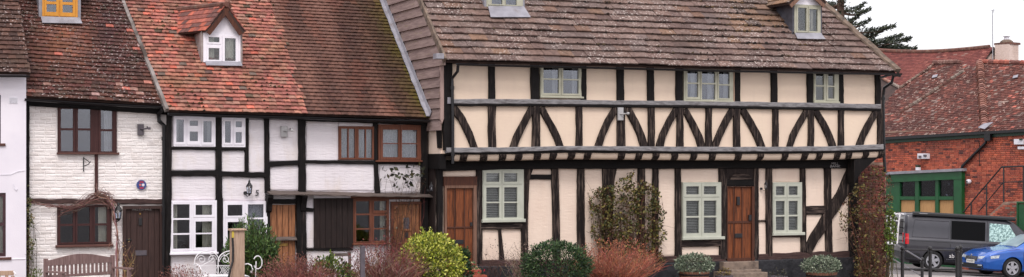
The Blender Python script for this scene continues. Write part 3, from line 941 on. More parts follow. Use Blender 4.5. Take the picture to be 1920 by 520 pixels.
# ================================================================== left cottage (painted brick)
YB = .2
hB = thing('brick_cottage', 'white painted brick cottage with dark plank door and honey coloured dormer window', 'house', (5.0, YB, 0))
xB0, xB1 = at(49, 350, YB)[0], at(316, 350, YB)[0]
zB1 = at(180, 186, YB)[2]
wB1, wB2, dB = (108, 201, 219, 287), (107, 385, 209, 459), (230, 386, 304, 560)
hol = [rect(YB, *w) for w in (wB1, wB2, dB)]
wallB = shell(hB, (xB0, xB1, 0, zB1), YB + .029, hol, 5.5, M['white_brick'])
def colBw(x, z):
    return lin(*rnd.choice([(242,235,232), (238,231,228), (244,238,235), (235,227,223)]), rnd.uniform(.93, .98))
M['white_brick_piece'] = brickmat('white_painted_brick_piece')
t_ = NT('white_painted_brick_piece2'); t_.b.inputs['Roughness'].default_value = .7
p_ = t_.pos(); t_.color(t_.mix(1.0, t_.own(), t_.mix(t_.ramp(t_.noise(p_, 2.0, 4.0), .3, .7), (.95, .94, .93), (1.03, 1.03, 1.03)), 'MULTIPLY')); t_.bump(t_.noise(t_.pos((4, 4, 16)), 1.7, 4.0), .8, .03)
M['white_brick_piece'] = t_.m
brick_course_wall(wallB, (at(54, 350, YB)[0], at(305, 350, YB)[0], .1, at(180, 199, YB)[2]), YB + .024, [rect(YB, w[0]-1, w[1]-1, w[2]+1, w[3]+2) for w in (wB1, wB2, dB)], M['white_brick_piece'], colBw, 300, depth=.03, joint=.004, jit=.003)
timber(hB, 'wall_plate', [(50, 188), (180, 196), (318, 207)], [21, 20, 17], YB, M['black_rail'], .05, .2)
timber(hB, 'corner_post', [(51.5, 185), (51.5, 380), (50, 530)], [8, 8, 9], YB, M['black_timber'], .04, .2)
timber(hB, 'post', [(181, 288), (181, 372)], 6, YB, M['dark_brown'], .02, .1, .3)
timber(hB, 'bressummer', [(55, 376.5), (140, 378), (230, 378), (306, 378)], [8, 9, 9, 10], YB, M['rough_beam'], .03, .15, 1.2, 6)
xs = [(114, 137), (146, 169.5), (189, 210.5)]
fr = window(hB, YB, wB1, [((110, 203, 141, 287), grid(xs[:1], [(205, 241), (245, 284)])), ((142, 203, 174, 287), grid(xs[1:2], [(205, 241), (245, 284)])), ((184.5, 203, 216, 287), grid(xs[2:], [(206, 242), (246, 284)]))],
       M['dark_brown'], sill=(106.5, 286.5, 223, 290), sillm=M['brown_sill'], gm='glass_up', proud=.01, curtains=[(197, 204, 212, 286)])
xs = [(113, 136.5), (145, 168), (178, 200)]
window(hB, YB, wB2, [((109, 386, 140.5, 457), grid(xs[:1], [(389, 419.5), (423.5, 454)])), ((141.5, 386, 172, 457), grid(xs[1:2], [(389, 419.5), (423.5, 454)])), ((174.5, 386, 206, 457), grid(xs[2:], [(389, 419.5), (423.5, 454)]))],
       M['dark_brown'], sill=(104, 459, 212, 463.5), sillm=M['brown_sill'], proud=.01, curtains=[(186, 387, 203, 457)])
dd = plank_door(hB, YB, (236, 392, 300, 560), 6, M['door_dark'], proud=-.06, backm=M['door_dark'])
holey(MB(), rect(YB, 230, 386, 304, 560), [rect(YB, 236, 392, 300, 560)], YB-.01, YB+.1).make('door_frame', M['door_dark'], hB)
lb = on_door(dd, 'letter_plate', YB, (254.5, 470, 276, 479.5), M['slate_plastic'], off=-.045)
on_door(dd, 'knocker', YB, (260.5, 409, 267, 423), M['iron'], .03, off=-.03)
on_door(dd, 'peephole', YB, (262, 400, 265, 403), M['brass'], .03, off=-.04)
on_door(dd, 'latch', YB, (233, 449, 247, 451.5), M['iron'], .03, off=-.03)
p = at(267, 393.3, YB)
text_obj('name_lettering', 'MILL COTTAGE', .045, (p[0], YB+.046, p[2]), (math.radians(90), 0, 0), M['letter_white'], dd, width=.40)
rB = Roof((50, 181), (318, 196), -.06, 43)
xBL = rB.un(60, 138)
kBl = 0.0
uB = rB.un(233, 0)
kBr = (uB[0] - rB.b[0]) / uB[1]
def colB(px, py, X, t):
    c = pick([(92,62,56), (104,68,60), (82,56,50), (116,74,62), (98,72,62), (110,66,60)], .60)
    f = math.exp(-((px-125)/50)**2 - ((py-80)/45)**2)
    c = mixc(c, pick([(168,104,82), (150,98,74), (150,104,90)], .6), f*.9 + .5*max(0, nz(X*1.3+3, t*1.1)))
    f = math.exp(-((px-205)/30)**2 - ((py-60)/60)**2)
    c = mixc(c, pick([(84,54,56), (92,60,60), (76,52,54)], .7), f*.8)
    if rnd.random() < .03: c = pick([(206,118,98), (190,108,92), (176,140,134)], .72)
    if py > 150 and rnd.random() < .1: c = pick([(190,124,108), (160,120,108)], .72)
    return c
roB = build_roof(hB, rB, lambda t: rB.a[0] - .06, lambda t: rB.b[0] + kBr*t, 5.2, 4.0, .128, .165, .014, colB, M['tile_left'], 300, sag=.025)
gutter(hB, (rB.a[0]-.05, rB.Ye-.05, rB.a[2]-.05), (rB.b[0]-.1, rB.Ye-.05, rB.b[2]-.05), .05)
Pp = lambda x, y, dy=-.06: tuple(at(x, y, YB + dy))
pipe(hB, 'downpipe', [Pp(304, 199, -.2), Pp(304, 207, -.2), Pp(297, 215, -.1), Pp(298, 227, -.08), Pp(308, 236), Pp(308, 300), Pp(308, 420), Pp(308, 530)], .048, M['black_paint'], 8, [Pp(308, 260), Pp(308, 400)])
dormer(hB, rB, (79, -46, 145.5, 33.5), [((83, -42, 110, 31), grid([(87, 105.5)], [(-36, -20), (-14, 4), (9, 23.5)])), ((112, -42, 141, 31), grid([(117, 136)], [(-36, -20), (-14, 4), (9, 23.5)]))],
       M['orange_frame'], [(76, 35), (149, 37), (154, 48), (79, 47)], M['lead'], ((112, -108), (62, -44), (163, -44), M['black_paint'], M['lead']), 'glass_up',
       tiles=(.14, .165, .014, lambda: pick([(104,68,62), (116,74,64)], .74)), tmat=M['tile_left'], cheek=.07)

# ================================================================== cottage number five and its neighbour (one long roof)
YC = 0.0
hC = thing('timber_cottage', 'black and white timbered cottage number 5 under bright orange clay tiles', 'house', (7.9, YC, 0))
hD = thing('timber_cottage', 'black and white timbered cottage under smooth dark brown tiles with red brown windows', 'house', (11.0, YC, 0))
xC0, xC1, xD1 = at(316, 300, YC)[0] + .02, at(567, 300, YC)[0], at(803, 300, YC)[0]
zC1 = at(450, 212, YC)[2]
W1, W2, W3, W4 = (325, 218.5, 403.5, 275), (416, 221, 459.5, 276), (319, 376, 406, 474), (418, 378, 501, 474)
dC = (506, 384, 556, 560)
shell(hC, (xC0, xC1 - .003, 0, zC1), YC + .06, [rect(YC, *w) for w in (W1, W2, W3, W4, dC)], 5.5, M['white_wall'])
W5, W6, W7, dD = (635, 237, 700.5, 300), (709, 234, 789.5, 303), (662, 374, 729, 456), (735, 380, 793, 560)
shell(hD, (xC1, xD1, 0, zC1), YC + .06, [rect(YC, *w) for w in (W5, W6, W7, dD)], 5.5, M['white_wall'])
pn = lambda h, *b, **k: panel(h, *b, YC + .03, M['white_wall'], **k)
for b in ((320, 281, 405, 320), (415.5, 283.5, 460, 323.5), (466, 224, 497.5, 324), (504.5, 223, 561, 303), (506, 312, 562, 357), (320, 331, 405.5, 375), (416, 334, 498, 376), (319, 478, 407, 560), (419, 478, 500, 560)):
    pn(hC, *b)
for b in ((574, 225, 635, 302), (574, 308, 702, 358), (712, 310, 792, 361), (574, 373, 589, 466), (574, 470.5, 700, 560)):
    pn(hD, *b)
panel(hD, 635, 226, 700, 238, YC+.03, M['white_wall']); panel(hD, 708, 228, 788, 236, YC+.03, M['white_wall'], r=2)
tb = lambda h, nm, pts, w, m='black_timber', **k: timber(h, nm, pts, w, YC, M[m], **k)
tb(hC, 'wall_plate', [(318, 213), (440, 216), (570, 221)], [9, 9, 9], 'black_rail', proud=.06, thick=.2)
tb(hC, 'corner_post', [(318, 214), (317, 380), (315, 535)], [9, 10, 9], proud=.04)
tb(hC, 'post', [(409.5, 218), (410.5, 300), (411, 376)], [11, 11, 12])
tb(hC, 'post', [(412.5, 372), (413, 535)], [12, 13])
tb(hC, 'post', [(463, 222), (463, 323)], 7)
tb(hC, 'post', [(500.5, 222), (501, 300), (502, 362)], [9, 9, 10])
tb(hC, 'rail', [(321, 278), (408, 279)], 4.5, 'black_rail')
tb(hC, 'rail', [(414, 279.5), (463, 280)], 5, 'black_rail')
tb(hC, 'rail', [(319, 325.5), (410, 325), ], [10, 10], 'black_rail', jit=.8)
tb(hC, 'rail', [(412, 326), (500, 329)], [9, 10], 'black_rail', jit=.8)
tb(hC, 'rail', [(504, 308), (563, 305)], [10, 9], 'black_rail')
tb(hC, 'door_post', [(503, 366), (503, 535)], [8, 8])
tb(hC, 'lintel', [(503, 378), (560, 378)], 9, 'black_rail', proud=.02)
tb(hD, 'post', [(566.5, 222), (567, 300), (567.5, 360)], [13, 13, 13], proud=.05)
tb(hD, 'door_post', [(565, 366), (566, 440), (567, 535)], [17, 17, 18], proud=.06)
tb(hD, 'wall_plate', [(572, 222), (690, 226), (806, 231)], [10, 10, 9], 'black_rail', proud=.06, thick=.2)
tb(hD, 'rail', [(573, 303.5), (700, 305), (800, 306)], [6, 6, 6], 'black_rail')
tb(hD, 'post', [(704.5, 228), (705, 300), (709, 362)], [7, 7, 9])
tb(hD, 'corner_post', [(796, 228), (797, 360), (798, 535)], [13, 13, 14], proud=.05, thick=.2)
tb(hD, 'rail', [(574, 468), (662, 468)], 4, 'black_rail', jit=.3)
tb(hD, 'rail', [(575, 393), (588, 394)], 7, 'black_rail', jit=.3)
window(hC, YC, W1, [((327, 221, 347.5, 272), grid([(330, 344)], [(225, 267)])), ((350, 221, 374, 272), grid([(355, 370.5)], [(226.5, 236.5), (247, 265)])), ((377, 221, 400, 272), grid([(380.5, 396)], [(227, 267)]))], M['white_frame'], gm='glass_up', curtains=[(329, 222, 337, 272), (391, 222, 398, 272)], proud=.03)
window(hC, YC, W2, [((418, 224, 435.5, 272), grid([(421, 432)], [(228, 268)])), ((437.5, 224, 457, 272), grid([(441, 452.5)], [(228, 239), (248, 268)]))], M['white_frame'], gm='glass_up', curtains=[(445, 246, 455, 272)], proud=.03)
window(hC, YC, W3, [((321.5, 379, 358, 470), grid([(324, 355)], [(383, 409), (412, 437), (440, 466)])), ((361.5, 379, 402, 408), grid([(366, 397)], [(384.5, 403.5)])), ((361.5, 411, 402, 470), grid([(366, 397)], [(415.5, 437), (439.5, 464.5)]))], M['white_frame'], sill=(317.5, 473.5, 408, 477.5), curtains=[(322, 381, 335, 470), (382, 381, 400, 470)], proud=.03)
window(hC, YC, W4, [((421.5, 380, 457, 408), grid([(426, 454)], [(384, 404.5)])), ((421.5, 411, 457, 470), grid([(426, 454)], [(416, 466)])), ((460, 380, 497, 470), grid([(464, 493.5)], [(383.5, 408.5), (411.5, 437), (440, 466)]))], M['white_frame'], sill=(417, 473.5, 503, 477.5), nets=[(462, 382, 495, 470)], proud=.03)
d5 = plank_door(hC, YC, (507, 384, 555, 560), 4, M['orange_door'], proud=-.05, batt=[], gaps=.012, backm=M['oak_dark'])
q = rect(YC, 506, 446, 556, 450.5)
MB().add([(q[0], YC+.04, q[3]+.02), (q[1], YC+.04, q[3]+.02), (q[1], YC-.05, q[2]+.012), (q[0], YC-.05, q[2]+.012), (q[0], YC+.04, q[2]), (q[1], YC+.04, q[2]), (q[1], YC-.05, q[2]-.006), (q[0], YC-.05, q[2]-.006)], [(0,1,2,3), (7,6,5,4), (0,4,5,1), (1,5,6,2), (2,6,7,3), (3,7,4,0)]).make('weather_board', M['grey_wood'], d5)
on_door(d5, 'letter_plate', YC, (523, 456.5, 541, 462), M['brass'], .014, off=-.04)
window(hD, YC, W5, [((636.5, 238.5, 667, 298.5), grid([(639, 651), (653, 664.5)], [(242, 296)])), ((668.5, 240, 699.5, 298.5), grid([(671.5, 683.5), (685.5, 697)], [(243, 296)]))], M['red_frame'], nets=[(637, 240, 699, 298)], proud=.03, gm='glass')
window(hD, YC, W6, [((712, 237, 748.5, 300), grid([(717, 746)], [(243.5, 268.5), (270.5, 295)])), ((750, 237, 786, 300), grid([(752.5, 781)], [(244, 268.5), (270.5, 295.5)]))], M['red_frame'], sill=(703, 301, 790, 304), nets=[(712, 240, 787, 300)], proud=.03, gm='glass')
window(hD, YC, W7, [((664, 375.5, 695, 454.5), grid([(667, 692)], [(377.5, 400.5), (403.5, 428), (430.5, 453)])), ((697.5, 375.5, 727, 400), grid([(700.5, 724)], [(377.5, 395)])), ((697.5, 402.5, 727, 454.5), grid([(700.5, 724)], [(405, 428), (430.5, 452)]))], M['red_frame'], sill=(660, 455.5, 731, 459), curtains=[(716, 377, 725, 454)], proud=.02)
# the black boarded panel beside that window
x0, x1, z0, z1 = rect(YC, 589, 372, 662, 466)
bp = MB().box(x0, x1, YC-.005, YC+.05, z0, z1).make('boarded_panel', M['dark_board'], hD)
for i in range(7):
    a, b = x0 + (x1-x0)*i/7, x0 + (x1-x0)*(i+1)/7 - .006
    MB().bbox(a, b, YC-.028 - rnd.uniform(0, .004), YC-.006, z0+.01, z1-.005, .003).make('board', M['dark_board'], bp)
px_box(hD, 'head_board', YC, (588, 366, 657, 371.5), M['white_frame'], YC-.03, YC+.05)
px_box(hD, 'door_lintel', YC, (655, 367, 795, 374), M['red_frame'], YC-.02, YC+.06)
dn = plank_door(hD, YC, (738, 383, 787, 560), 6, M['orange_door'], proud=-.03, gaps=.008, backm=M['oak_dark'])
holey(MB(), rect(YC, 733, 378, 793, 560), [rect(YC, 738, 383, 787, 560)], YC-.02, YC+.09).make('door_frame', M['red_frame'], hD)
q = rect(YC, 753.5, 404.5, 771, 433)
holey(MB(), q, [rect(YC, 756.5, 408, 768, 429.5)], YC-.0, YC+.03).make('light_frame', M['orange_door'], dn)
q = rect(YC, 756, 407.5, 768.5, 430)
MB().box(q[0], q[1], YC+.012, YC+.02, q[2], q[3]).make('pane', M['glass_up'], dn)
on_door(dn, 'knocker', YC, (760, 436, 765, 446), M['iron'], .03, off=.0)
# long weathered pentice board over doors and window, on brackets
for h, xa, xb in ((hC, 500, 566.5), (hD, 567, 812)):
    m0 = MB(); vs = []
    n = int((xb-xa)/9)
    for i in range(n+1):
        x = xa + (xb-xa)*i/n; y = 363 + (x-500)*.018
        a = at(x, y, YC-.27); zz = a[2] + rnd.uniform(-.006, .006); X = at(x, y, YC)[0]
        for dy, dz in ((-.27 + rnd.uniform(-.012, .012), 0), (.06, .06), (.06, .03), (-.27, -.028)):
            vs.append((X, YC+dy, zz+dz))
    fs = [(i*4+k, i*4+(k+1) % 4, (i+1)*4+(k+1) % 4, (i+1)*4+k) for i in range(n) for k in range(4)] + [(0,1,2,3), (n*4+3, n*4+2, n*4+1, n*4)]
    m0.add(vs, fs).make('pentice_board', M['grey_wood'], h)
def bracket(h, x, w=10):
    q = at(x, 370, YC)
    X0, X1 = q[0]-.06, q[0]+.06
    prof = [(0, q[2]+.06), (-.2, q[2]+.045), (-.2, q[2]+.0), (-.15, q[2]-.06), (-.1, q[2]-.16), (-.06, q[2]-.3), (0, q[2]-.34)]
    MB().prism([(X0, YC-.03+a, b) for a, b in prof], (X1-X0, 0, 0)).make('bracket', M['black_timber'], h)
bracket(hC, 503); bracket(hD, 567)
# their roof
rC = Roof((318, 207), (808, 221), -.28, 42)
uC = rC.un(233, 0); kCl = (uC[0] - rC.a[0]) / uC[1]
XB = rC.un(577, 214)[0]
def colC(px, py, X, t):
    c = pick([(180,112,98), (166,102,92), (152,96,86), (186,120,102), (166,122,106), (140,92,78), (180,126,106)], .84)
    f = math.exp(-((px-330)/55)**2) + .5*math.exp(-((px-290)/40)**2 - ((py-40)/50)**2)
    if rnd.random() < .02 + .17*f: c = pick([(222,120,98), (212,112,92), (220,132,112), (204,116,98)], .76)
    c = mixc(c, lin(120,84,76,.7), max(0, nz(X*1.1+7, t*.9))*.9)
    c = mixc(c, lin(150,112,84,.72), max(0, nz(X*1.7+31, t*1.5))*.9)
    if rnd.random() < .025: c = pick([(112,86,80), (122,104,94), (104,86,70)], .72)
    return c
def colD(px, py, X, t):
    c = pick([(98,68,58), (94,64,57), (104,72,62), (100,72,64)], .7)
    s = nz(X*1.6 + 3.3, t*.28)
    c = mixc(c, lin(150,108,94,.75), max(0, s)*1.1 + .5*math.exp(-((px-575)/26)**2))
    c = mixc(c, lin(68,50,48,.6), max(0, -s)*1.1)
    if nz(X*2.2+9, t*.5) > .25: c = mixc(c, lin(132,84,70,.72), .4)
    e = 12.42 - X
    c = mixc(c, lin(112,106,24,.62), math.exp(-e/.28)*(.75 + .6*nz(X*3, t*2.2)))
    return c
zig = lambda t: .08 if int(t/.13) % 2 else 0.0
roC = build_roof(hC, rC, lambda t: rC.a[0] - .03 + kCl*t, lambda t: XB + zig(t), 5.4, 4.7, .13, .165, .014, colC, M['tile_mid'], 300, sag=.02, rag=.008, lift=.032)
build_roof(hD, rC, lambda t: XB - .05, lambda t: 12.42, 5.4, 4.75, .13, .165, .014, colD, M['tile_brown'], 300, sag=.008, rag=.002)
gutter(hC, (rC.a[0]-.04, rC.Ye-.04, rC.a[2]-.06), (XB, rC.Ye-.04, rC.pt(XB, 0)[2]-.06), .055)
gutter(hD, (XB+.003, rC.Ye-.04, rC.pt(XB, 0)[2]-.06), (12.40, rC.Ye-.04, rC.pt(12.4, 0)[2]-.06), .055)
# mortared verge between the two roofs, flashing against the taller gable
n = 24; m0 = MB(); vs = []
for i in range(n+1):
    t = 5.2*i/n; x = rC.a[0] - .04 + kCl*t
    j = rnd.uniform(-.008, .008)
    for dx, h in ((-.055+j, -.06), (-.045+j, .04), (.025+j, .045), (.03+j, -.02)): vs.append(rC.pt(x+dx, t, h))
m0.add(vs, [(i*4+k, i*4+(k+1) % 4, (i+1)*4+(k+1) % 4, (i+1)*4+k) for i in range(n) for k in range(4)] + [(0,1,2,3), (n*4+3, n*4+2, n*4+1, n*4)])
M['verge'] = pmat('verge_mortar', lin(150,142,138,.85), lin(108,98,92,.85), 3, .9, .6, 22, c3=lin(66,56,50), c3scale=1.1, c3lo=.48, c3hi=.6)
m0.make('verge', M['verge'], hC)
m0 = MB(); vs = []
for i in range(n+1):
    t = 5.2*i/n; j = rnd.uniform(-.012, .012)
    for dx, h in ((-.10+j, .03), (-.10+j, .05), (-.02, .06), (-.012, .16+j), (.0, .16+j), (.0, .03)): vs.append(rC.pt(12.42+dx, t, h))
m0.add(vs, [(i*6+k, i*6+(k+1) % 6, (i+1)*6+(k+1) % 6, (i+1)*6+k) for i in range(n) for k in range(6)] + [tuple(range(6)), tuple(range(n*6+5, n*6-1, -1))])
m0.make('lead_flashing', M['lead'], hD)
dormer(hC, rC, (381, 62, 450.5, 118), [((387.5, 66.5, 414, 83.5), grid([(390.5, 411)], [(70.5, 80)])), ((387.5, 86, 414, 116), grid([(390.5, 411)], [(91, 113)])), ((416.5, 66.5, 446.5, 117), grid([(421, 441.5)], [(71.5, 114.5)]))],
       M['white_frame'], [(384, 118.5), (450.5, 118.5), (454, 127.5), (386, 126.5)], M['grey_cheek'], ((423, 8), (384, 58), (459, 60.5), M['oak_dark'], M['white_frame']),
       tiles=(.13, .165, .014, lambda: pick([(180,104,88), (160,96,86), (204,112,90), (124,86,80)], .72)), tmat=M['tile_mid'], curtains=[(391, 69, 404, 115), (425, 70, 441, 116)], skew=.45)

moss(roB, rB, 260, (rB.a[0], rB.b[0]-.5), (0, 3.6), [(196,186,176), (120,112,92), (84,76,58), (172,160,150)], .010, .026, .128, lambda x, t: .3 + max(0, nz(x*1.2, t*1.2)))
moss(roC, rC, 200, (rC.a[0], XB), (0, 4.4), [(84,74,48), (70,58,44), (112,98,66), (58,48,40)], .012, .035, .13, lambda x, t: .15 + max(0, nz(x*.9+5, t*.8))*1.5)

# ================================================================== cream jettied house
YU, YG = -.9, -.45
hE = thing('jettied_house', 'long cream plastered timber frame house with overhanging upper floor and stone tiled roof', 'house', (18.5, YG, 0))
XE0, XE1 = 12.5, at(1652, 200, YU)[0]
XG1 = at(1606, 400, YG)[0]
zJ = at(1250, 290, YU)[2]
zE = at(1250, 122, YU)[2] + .02
U1, U2, U3 = (1013, 124, 1091.5, 184), (1282, 127, 1374, 191), (1525, 133, 1572, 194)
G1, G2, G3 = (904, 318, 981, 415), (1279, 342, 1351, 446), (1448, 342, 1502.5, 438)
D1, D2 = (834, 348, 893, 520), (1363, 350, 1414, 520)
shell(hE, (XE0+.05, XE1, zJ, zE), YU + .05, [rect(YU, *w) for w in (U1, U2, U3)], 5.0, M['cream_upper'])
shell(hE, (XE0+.05, XG1, ground_z(24)-.2, zJ-.001), YG + .05, [rect(YG, *w) for w in (G1, G2, G3, D1, D2)], 4.6, M['cream_lower'])
def wline(y_at, x):                  # piecewise line helper
    return np.interp(x, [q[0] for q in y_at], [q[1] for q in y_at])
rail1 = [(848, 190.5), (1000, 191), (1150, 193), (1300, 194), (1450, 196.5), (1652, 200)]
rail2 = [(838, 282), (950, 281), (1060, 278), (1180, 279), (1300, 280), (1450, 280), (1560, 279), (1657, 275.5)]
eaveb = [(848, 119), (1250, 124), (1652, 137)]
up = [(841, 16), (923, 12), (1004.5, 15), (1095, 10), (1164.5, 13), (1221, 12), (1274.5, 12), (1383.5, 11), (1452.5, 11), (1520, 10), (1578, 9), (1647.5, 9)]
lo = [(842, 17), (924, 13.5), (1006, 14.5), (1086.5, 11.5), (1165.5, 15), (1222.5, 11.5), (1276.5, 12), (1330.5, 11), (1383, 12), (1455, 10.5), (1522, 10), (1579, 10), (1650.5, 8)]
for tier, top, bot in ((up, eaveb, rail1), (lo, rail1, rail2)):
    for (xa, wa), (xb, wb) in zip(tier, tier[1:]):
        a, b = xa + wa/2 - 3, xb - wb/2 + 3
        cx = (a+b)/2
        if tier is up and any(u[0]-4 < cx < u[2]+4 for u in (U1, U2, U3)): continue
        panel(hE, a, wline(top, cx) - 1, b, wline(bot, cx), YU + .045, M['cream_upper'], r=1.5, jit=.2)
for x, w in up: timber(hE, 'corner_post' if w == 16 or x > 1640 else 'post', [(x + rnd.uniform(-.6, .6), wline(eaveb, x) - 3), (x + rnd.uniform(-.8, .8), wline(rail1, x)*.5 + wline(eaveb, x)*.5), (x + .4, wline(rail1, x))], [w, w*rnd.uniform(.93, 1.07), w], YU, M['black_timber'], .03, .12)
for x, w in lo: timber(hE, 'corner_post' if w == 17 or x > 1640 else 'post', [(x, wline(rail1, x)), (x + rnd.uniform(-1, 1), (wline(rail1, x)+wline(rail2, x))/2), (x + rnd.uniform(-.6, .6), wline(rail2, x))], [w, w*rnd.uniform(.92, 1.05), w*1.04], YU, M['worn_timber'] if w < 16 else M['black_timber'], .03, .12)
for pts, w in (([(850, 200), (866, 222), (881, 252), (891, 279)], [14, 14, 13, 12]), ([(999, 202), (985, 228), (970, 258), (963, 279)], [12, 12, 13, 14]),
               ([(1016, 202), (1029, 226), (1044, 254), (1052, 276)], [11, 12, 12, 12]), ([(1157, 202), (1141, 228), (1129, 256), (1123, 275)], [12, 12, 12, 13]),
               ([(1177, 202), (1191, 228), (1203, 254), (1209, 276)], [12, 13, 13, 13]), ([(1271, 204), (1256, 228), (1243, 256), (1238, 276)], [11, 12, 12, 13]),
               ([(1285, 205), (1299, 230), (1311, 256), (1317, 277)], [11, 12, 13, 13]), ([(1376, 205), (1360, 232), (1348, 258), (1341, 277)], [12, 12, 12, 12]),
               ([(1393, 205), (1408, 230), (1422, 256), (1430, 278)], [13, 13, 13, 13]), ([(1515, 206), (1500, 232), (1487, 258), (1481, 278)], [11, 11, 11, 10]),
               ([(1530, 207), (1545, 232), (1557, 256), (1564, 278)], [11, 12, 12, 12]), ([(1645, 208), (1631, 232), (1618, 258), (1612, 276)], [11, 11, 12, 12])):
    timber(hE, 'brace', pts, w, YU, M['worn_timber'], .027, .1, .6, 7)
timber(hE, 'rail', [(x, y+5.5) for x, y in rail1], 6, YU, M['black_rail'], .045, .15)
timber(hE, 'rail', [(x, y-.3) for x, y in rail1], [9, 9, 8.5, 8.5, 9, 8.5], YU, M['grey_lead'], .06, .16, .45, label='silvery grey weathered middle rail')
timber(hE, 'jetty_rail', [(x, y) for x, y in rail2], [10, 9, 8, 9, 9, 9, 9, 10], YU, M['grey_lead'], .09, .2, .4, label='lead grey moulding along the jetty edge')
timber(hE, 'jetty_rail', [(x, y+6) for x, y in rail2], 5, YU, M['black_rail'], .05, .2, .4)
timber(hE, 'wall_plate', [(848, 116), (1250, 121.5), (1652, 134)], 6, YU, M['black_rail'], .02, .12)
# jetty: joist ends with curved plaster between them
jx = [869, 907, 943, 972, 1008, 1037, 1071, 1102, 1165, 1198, 1229, 1265, 1301, 1336, 1384, 1426, 1472, 1509, 1536, 1570, 1592, 1623, 1652]
zt = lambda x: at(x, wline(rail2, x) + 7, YU)[2]
zb_ = lambda x: at(x, wline(rail2, x) + 20.5, YU+.05)[2]
for x in jx:
    X = at(x, 293, YU)[0]; w = .085
    a, b = zt(x), zb_(x)
    prof = [(YU-.02, a+.02), (YU-.045, a-.03), (YU-.03, (a+b)/2), (YU+.03, b+.01), (YU+.14, b-.012), (YG+.1, b-.012), (YG+.1, a+.02)]
    MB().prism([(X-w+rnd.uniform(-.012, .012), yy, zz) for yy, zz in prof], (2*w, 0, 0)).make('joist_end', M['worn_timber'], hE)
for xa, xb in zip([850] + jx, jx):
    a, b = at(xa, 293, YU)[0], at(xb, 293, YU)[0]
    z1a, z1b, z0a, z0b = zt(xa), zt(xb), zb_(xa), zb_(xb)
    A, B = [], []
    for f in (0, .2, .4, .6, .8, 1.0):
        yy = YU + .0 + .10*(1-math.cos(f*math.pi/2)); A.append((a, yy, z1a + (z0a-z1a)*math.sin(f*math.pi/2)*1.02)); B.append((b, yy, z1b + (z0b-z1b)*math.sin(f*math.pi/2)*1.02))
    vs = A + B + [(a, YG+.05, z0a-.002), (b, YG+.05, z0b-.002), (a, YG+.05, z1a), (b, YG+.05, z1b)]
    MB().add(vs, [(i, i+1, 7+i, 6+i) for i in range(5)] + [(5, 12, 13, 11), (0, 6, 15, 14)]).make('infill_panel', M['cream_upper'], hE)
# bressummer and ground floor frame
tg = lambda nm, pts, w, m='worn_timber', **k: timber(hE, nm, pts, w, YG, M[m], **k)
tg('bressummer', [(828, 311), (1000, 307), (1300, 306.5), (1600, 306)], [20, 20, 20, 19], 'black_rail', proud=.06, thick=.2)
pg = lambda *b, **k: panel(hE, *b, YG + .035, M['cream_lower'], **k)
for b in ((832, 318, 894, 331), (904, 432.5, 938, 489), (941, 433, 979, 488), (992, 314, 1037, 328), (989, 336, 1038, 492), (1049, 313, 1085, 492), (1096, 313, 1132, 492), (1149, 313, 1199, 492),
          (1209, 313, 1226, 492), (1235, 313, 1269, 480), (1277, 313, 1350, 343), (1279, 462, 1351, 480), (1422, 313, 1439, 414), (1422, 416, 1439, 480), (1448, 314, 1503, 342), (1448, 445, 1505, 478), (1511, 315, 1548, 389), (1511, 403, 1550, 477), (1558, 315, 1597, 476)):
    pg(*b)
tg('corner_post', [(826, 312), (826, 500)], [10, 10], 'black_timber', proud=.05)
tg('post', [(899, 314), (899, 495)], [11, 12], 'worn_timber')
tg('post', [(990, 312), (986, 335), (984.5, 400), (984.5, 492)], [22, 15, 12, 12])
tg('rail', [(990, 332), (1040, 332)], 9, 'black_rail', proud=.022)
tg('post', [(1041, 313), (1043.5, 400), (1045, 494)], [13, 13, 13])
tg('post', [(1090, 313), (1090, 400), (1091, 494)], [13, 14, 14])
tg('post', [(1144, 312), (1142, 335), (1141, 360), (1141, 494)], [28, 22, 20, 19])
tg('post', [(1203.5, 313), (1203.5, 494)], [13, 13])
tg('post', [(1230, 313), (1230, 494)], [11, 11])
tg('post', [(1272, 313), (1273, 484)], [10, 12])
tg('post', [(1356.5, 312), (1357, 400), (1357, 486)], [16, 12, 14])
tg('post', [(1418.5, 314), (1418.5, 486)], [9, 10])
tg('rail', [(1421, 414.5), (1438, 414.5)], 2.5, proud=.02)
tg('post', [(1443, 314), (1443, 400), (1444, 480)], [11, 11, 11])
tg('post', [(1506, 314), (1508, 400), (1508, 478)], [9, 9, 10])
tg('rail', [(1504, 395), (1552, 394)], [16, 17], 'worn_rail', proud=.018)
tg('post', [(1553, 314), (1554, 400), (1556, 475)], [12, 12, 13])
tg('corner_post', [(1602, 308), (1602, 490)], [16, 16], 'black_timber', proud=.05, thick=.25)
tg('brace', [(1604, 318), (1580, 365), (1550, 412), (1528, 448), (1515, 474)], [26, 20, 19, 17, 14], proud=.04, jit=.9)
tg('rail', [(902, 424), (985, 423)], [13, 13], 'worn_rail')
tg('stud', [(938, 431), (942, 489)], [5, 9], proud=.025)
tg('rail', [(1278, 456.5), (1352, 455.5)], [13, 13], 'worn_rail')
tg('rail', [(1448, 443), (1504, 443)], 4, 'rough_beam', proud=.02)
tg('sill_beam', [(899, 495), (1000, 494), (1100, 493)], [12, 12, 12], 'rough_beam', jit=1.2)
tg('sill_beam', [(1236, 487), (1300, 486), (1360, 485)], [12, 12, 13], 'rough_beam', jit=1.2)
tg('sill_beam', [(1421, 483), (1500, 480), (1604, 477)], [11, 13, 11], 'rough_beam', jit=1.4)
tg('lintel', [(1362, 343), (1416, 343)], 13, 'black_rail', proud=.02)
# dark arched head over the right hand door
A_ = [at(1388 + 20*math.cos(a), 337 + -13*math.sin(a), YG) for a in np.linspace(0, math.pi, 13)]
MB().prism([(q[0], YG-.035, q[2]) for q in A_], (0, .05, 0)).make('arched_head', M['worn_rail'], hE)
px_box(hE, 'head_panel', YG, (1362, 313, 1416, 337), M['dark_board'], YG+.0, YG+.05)
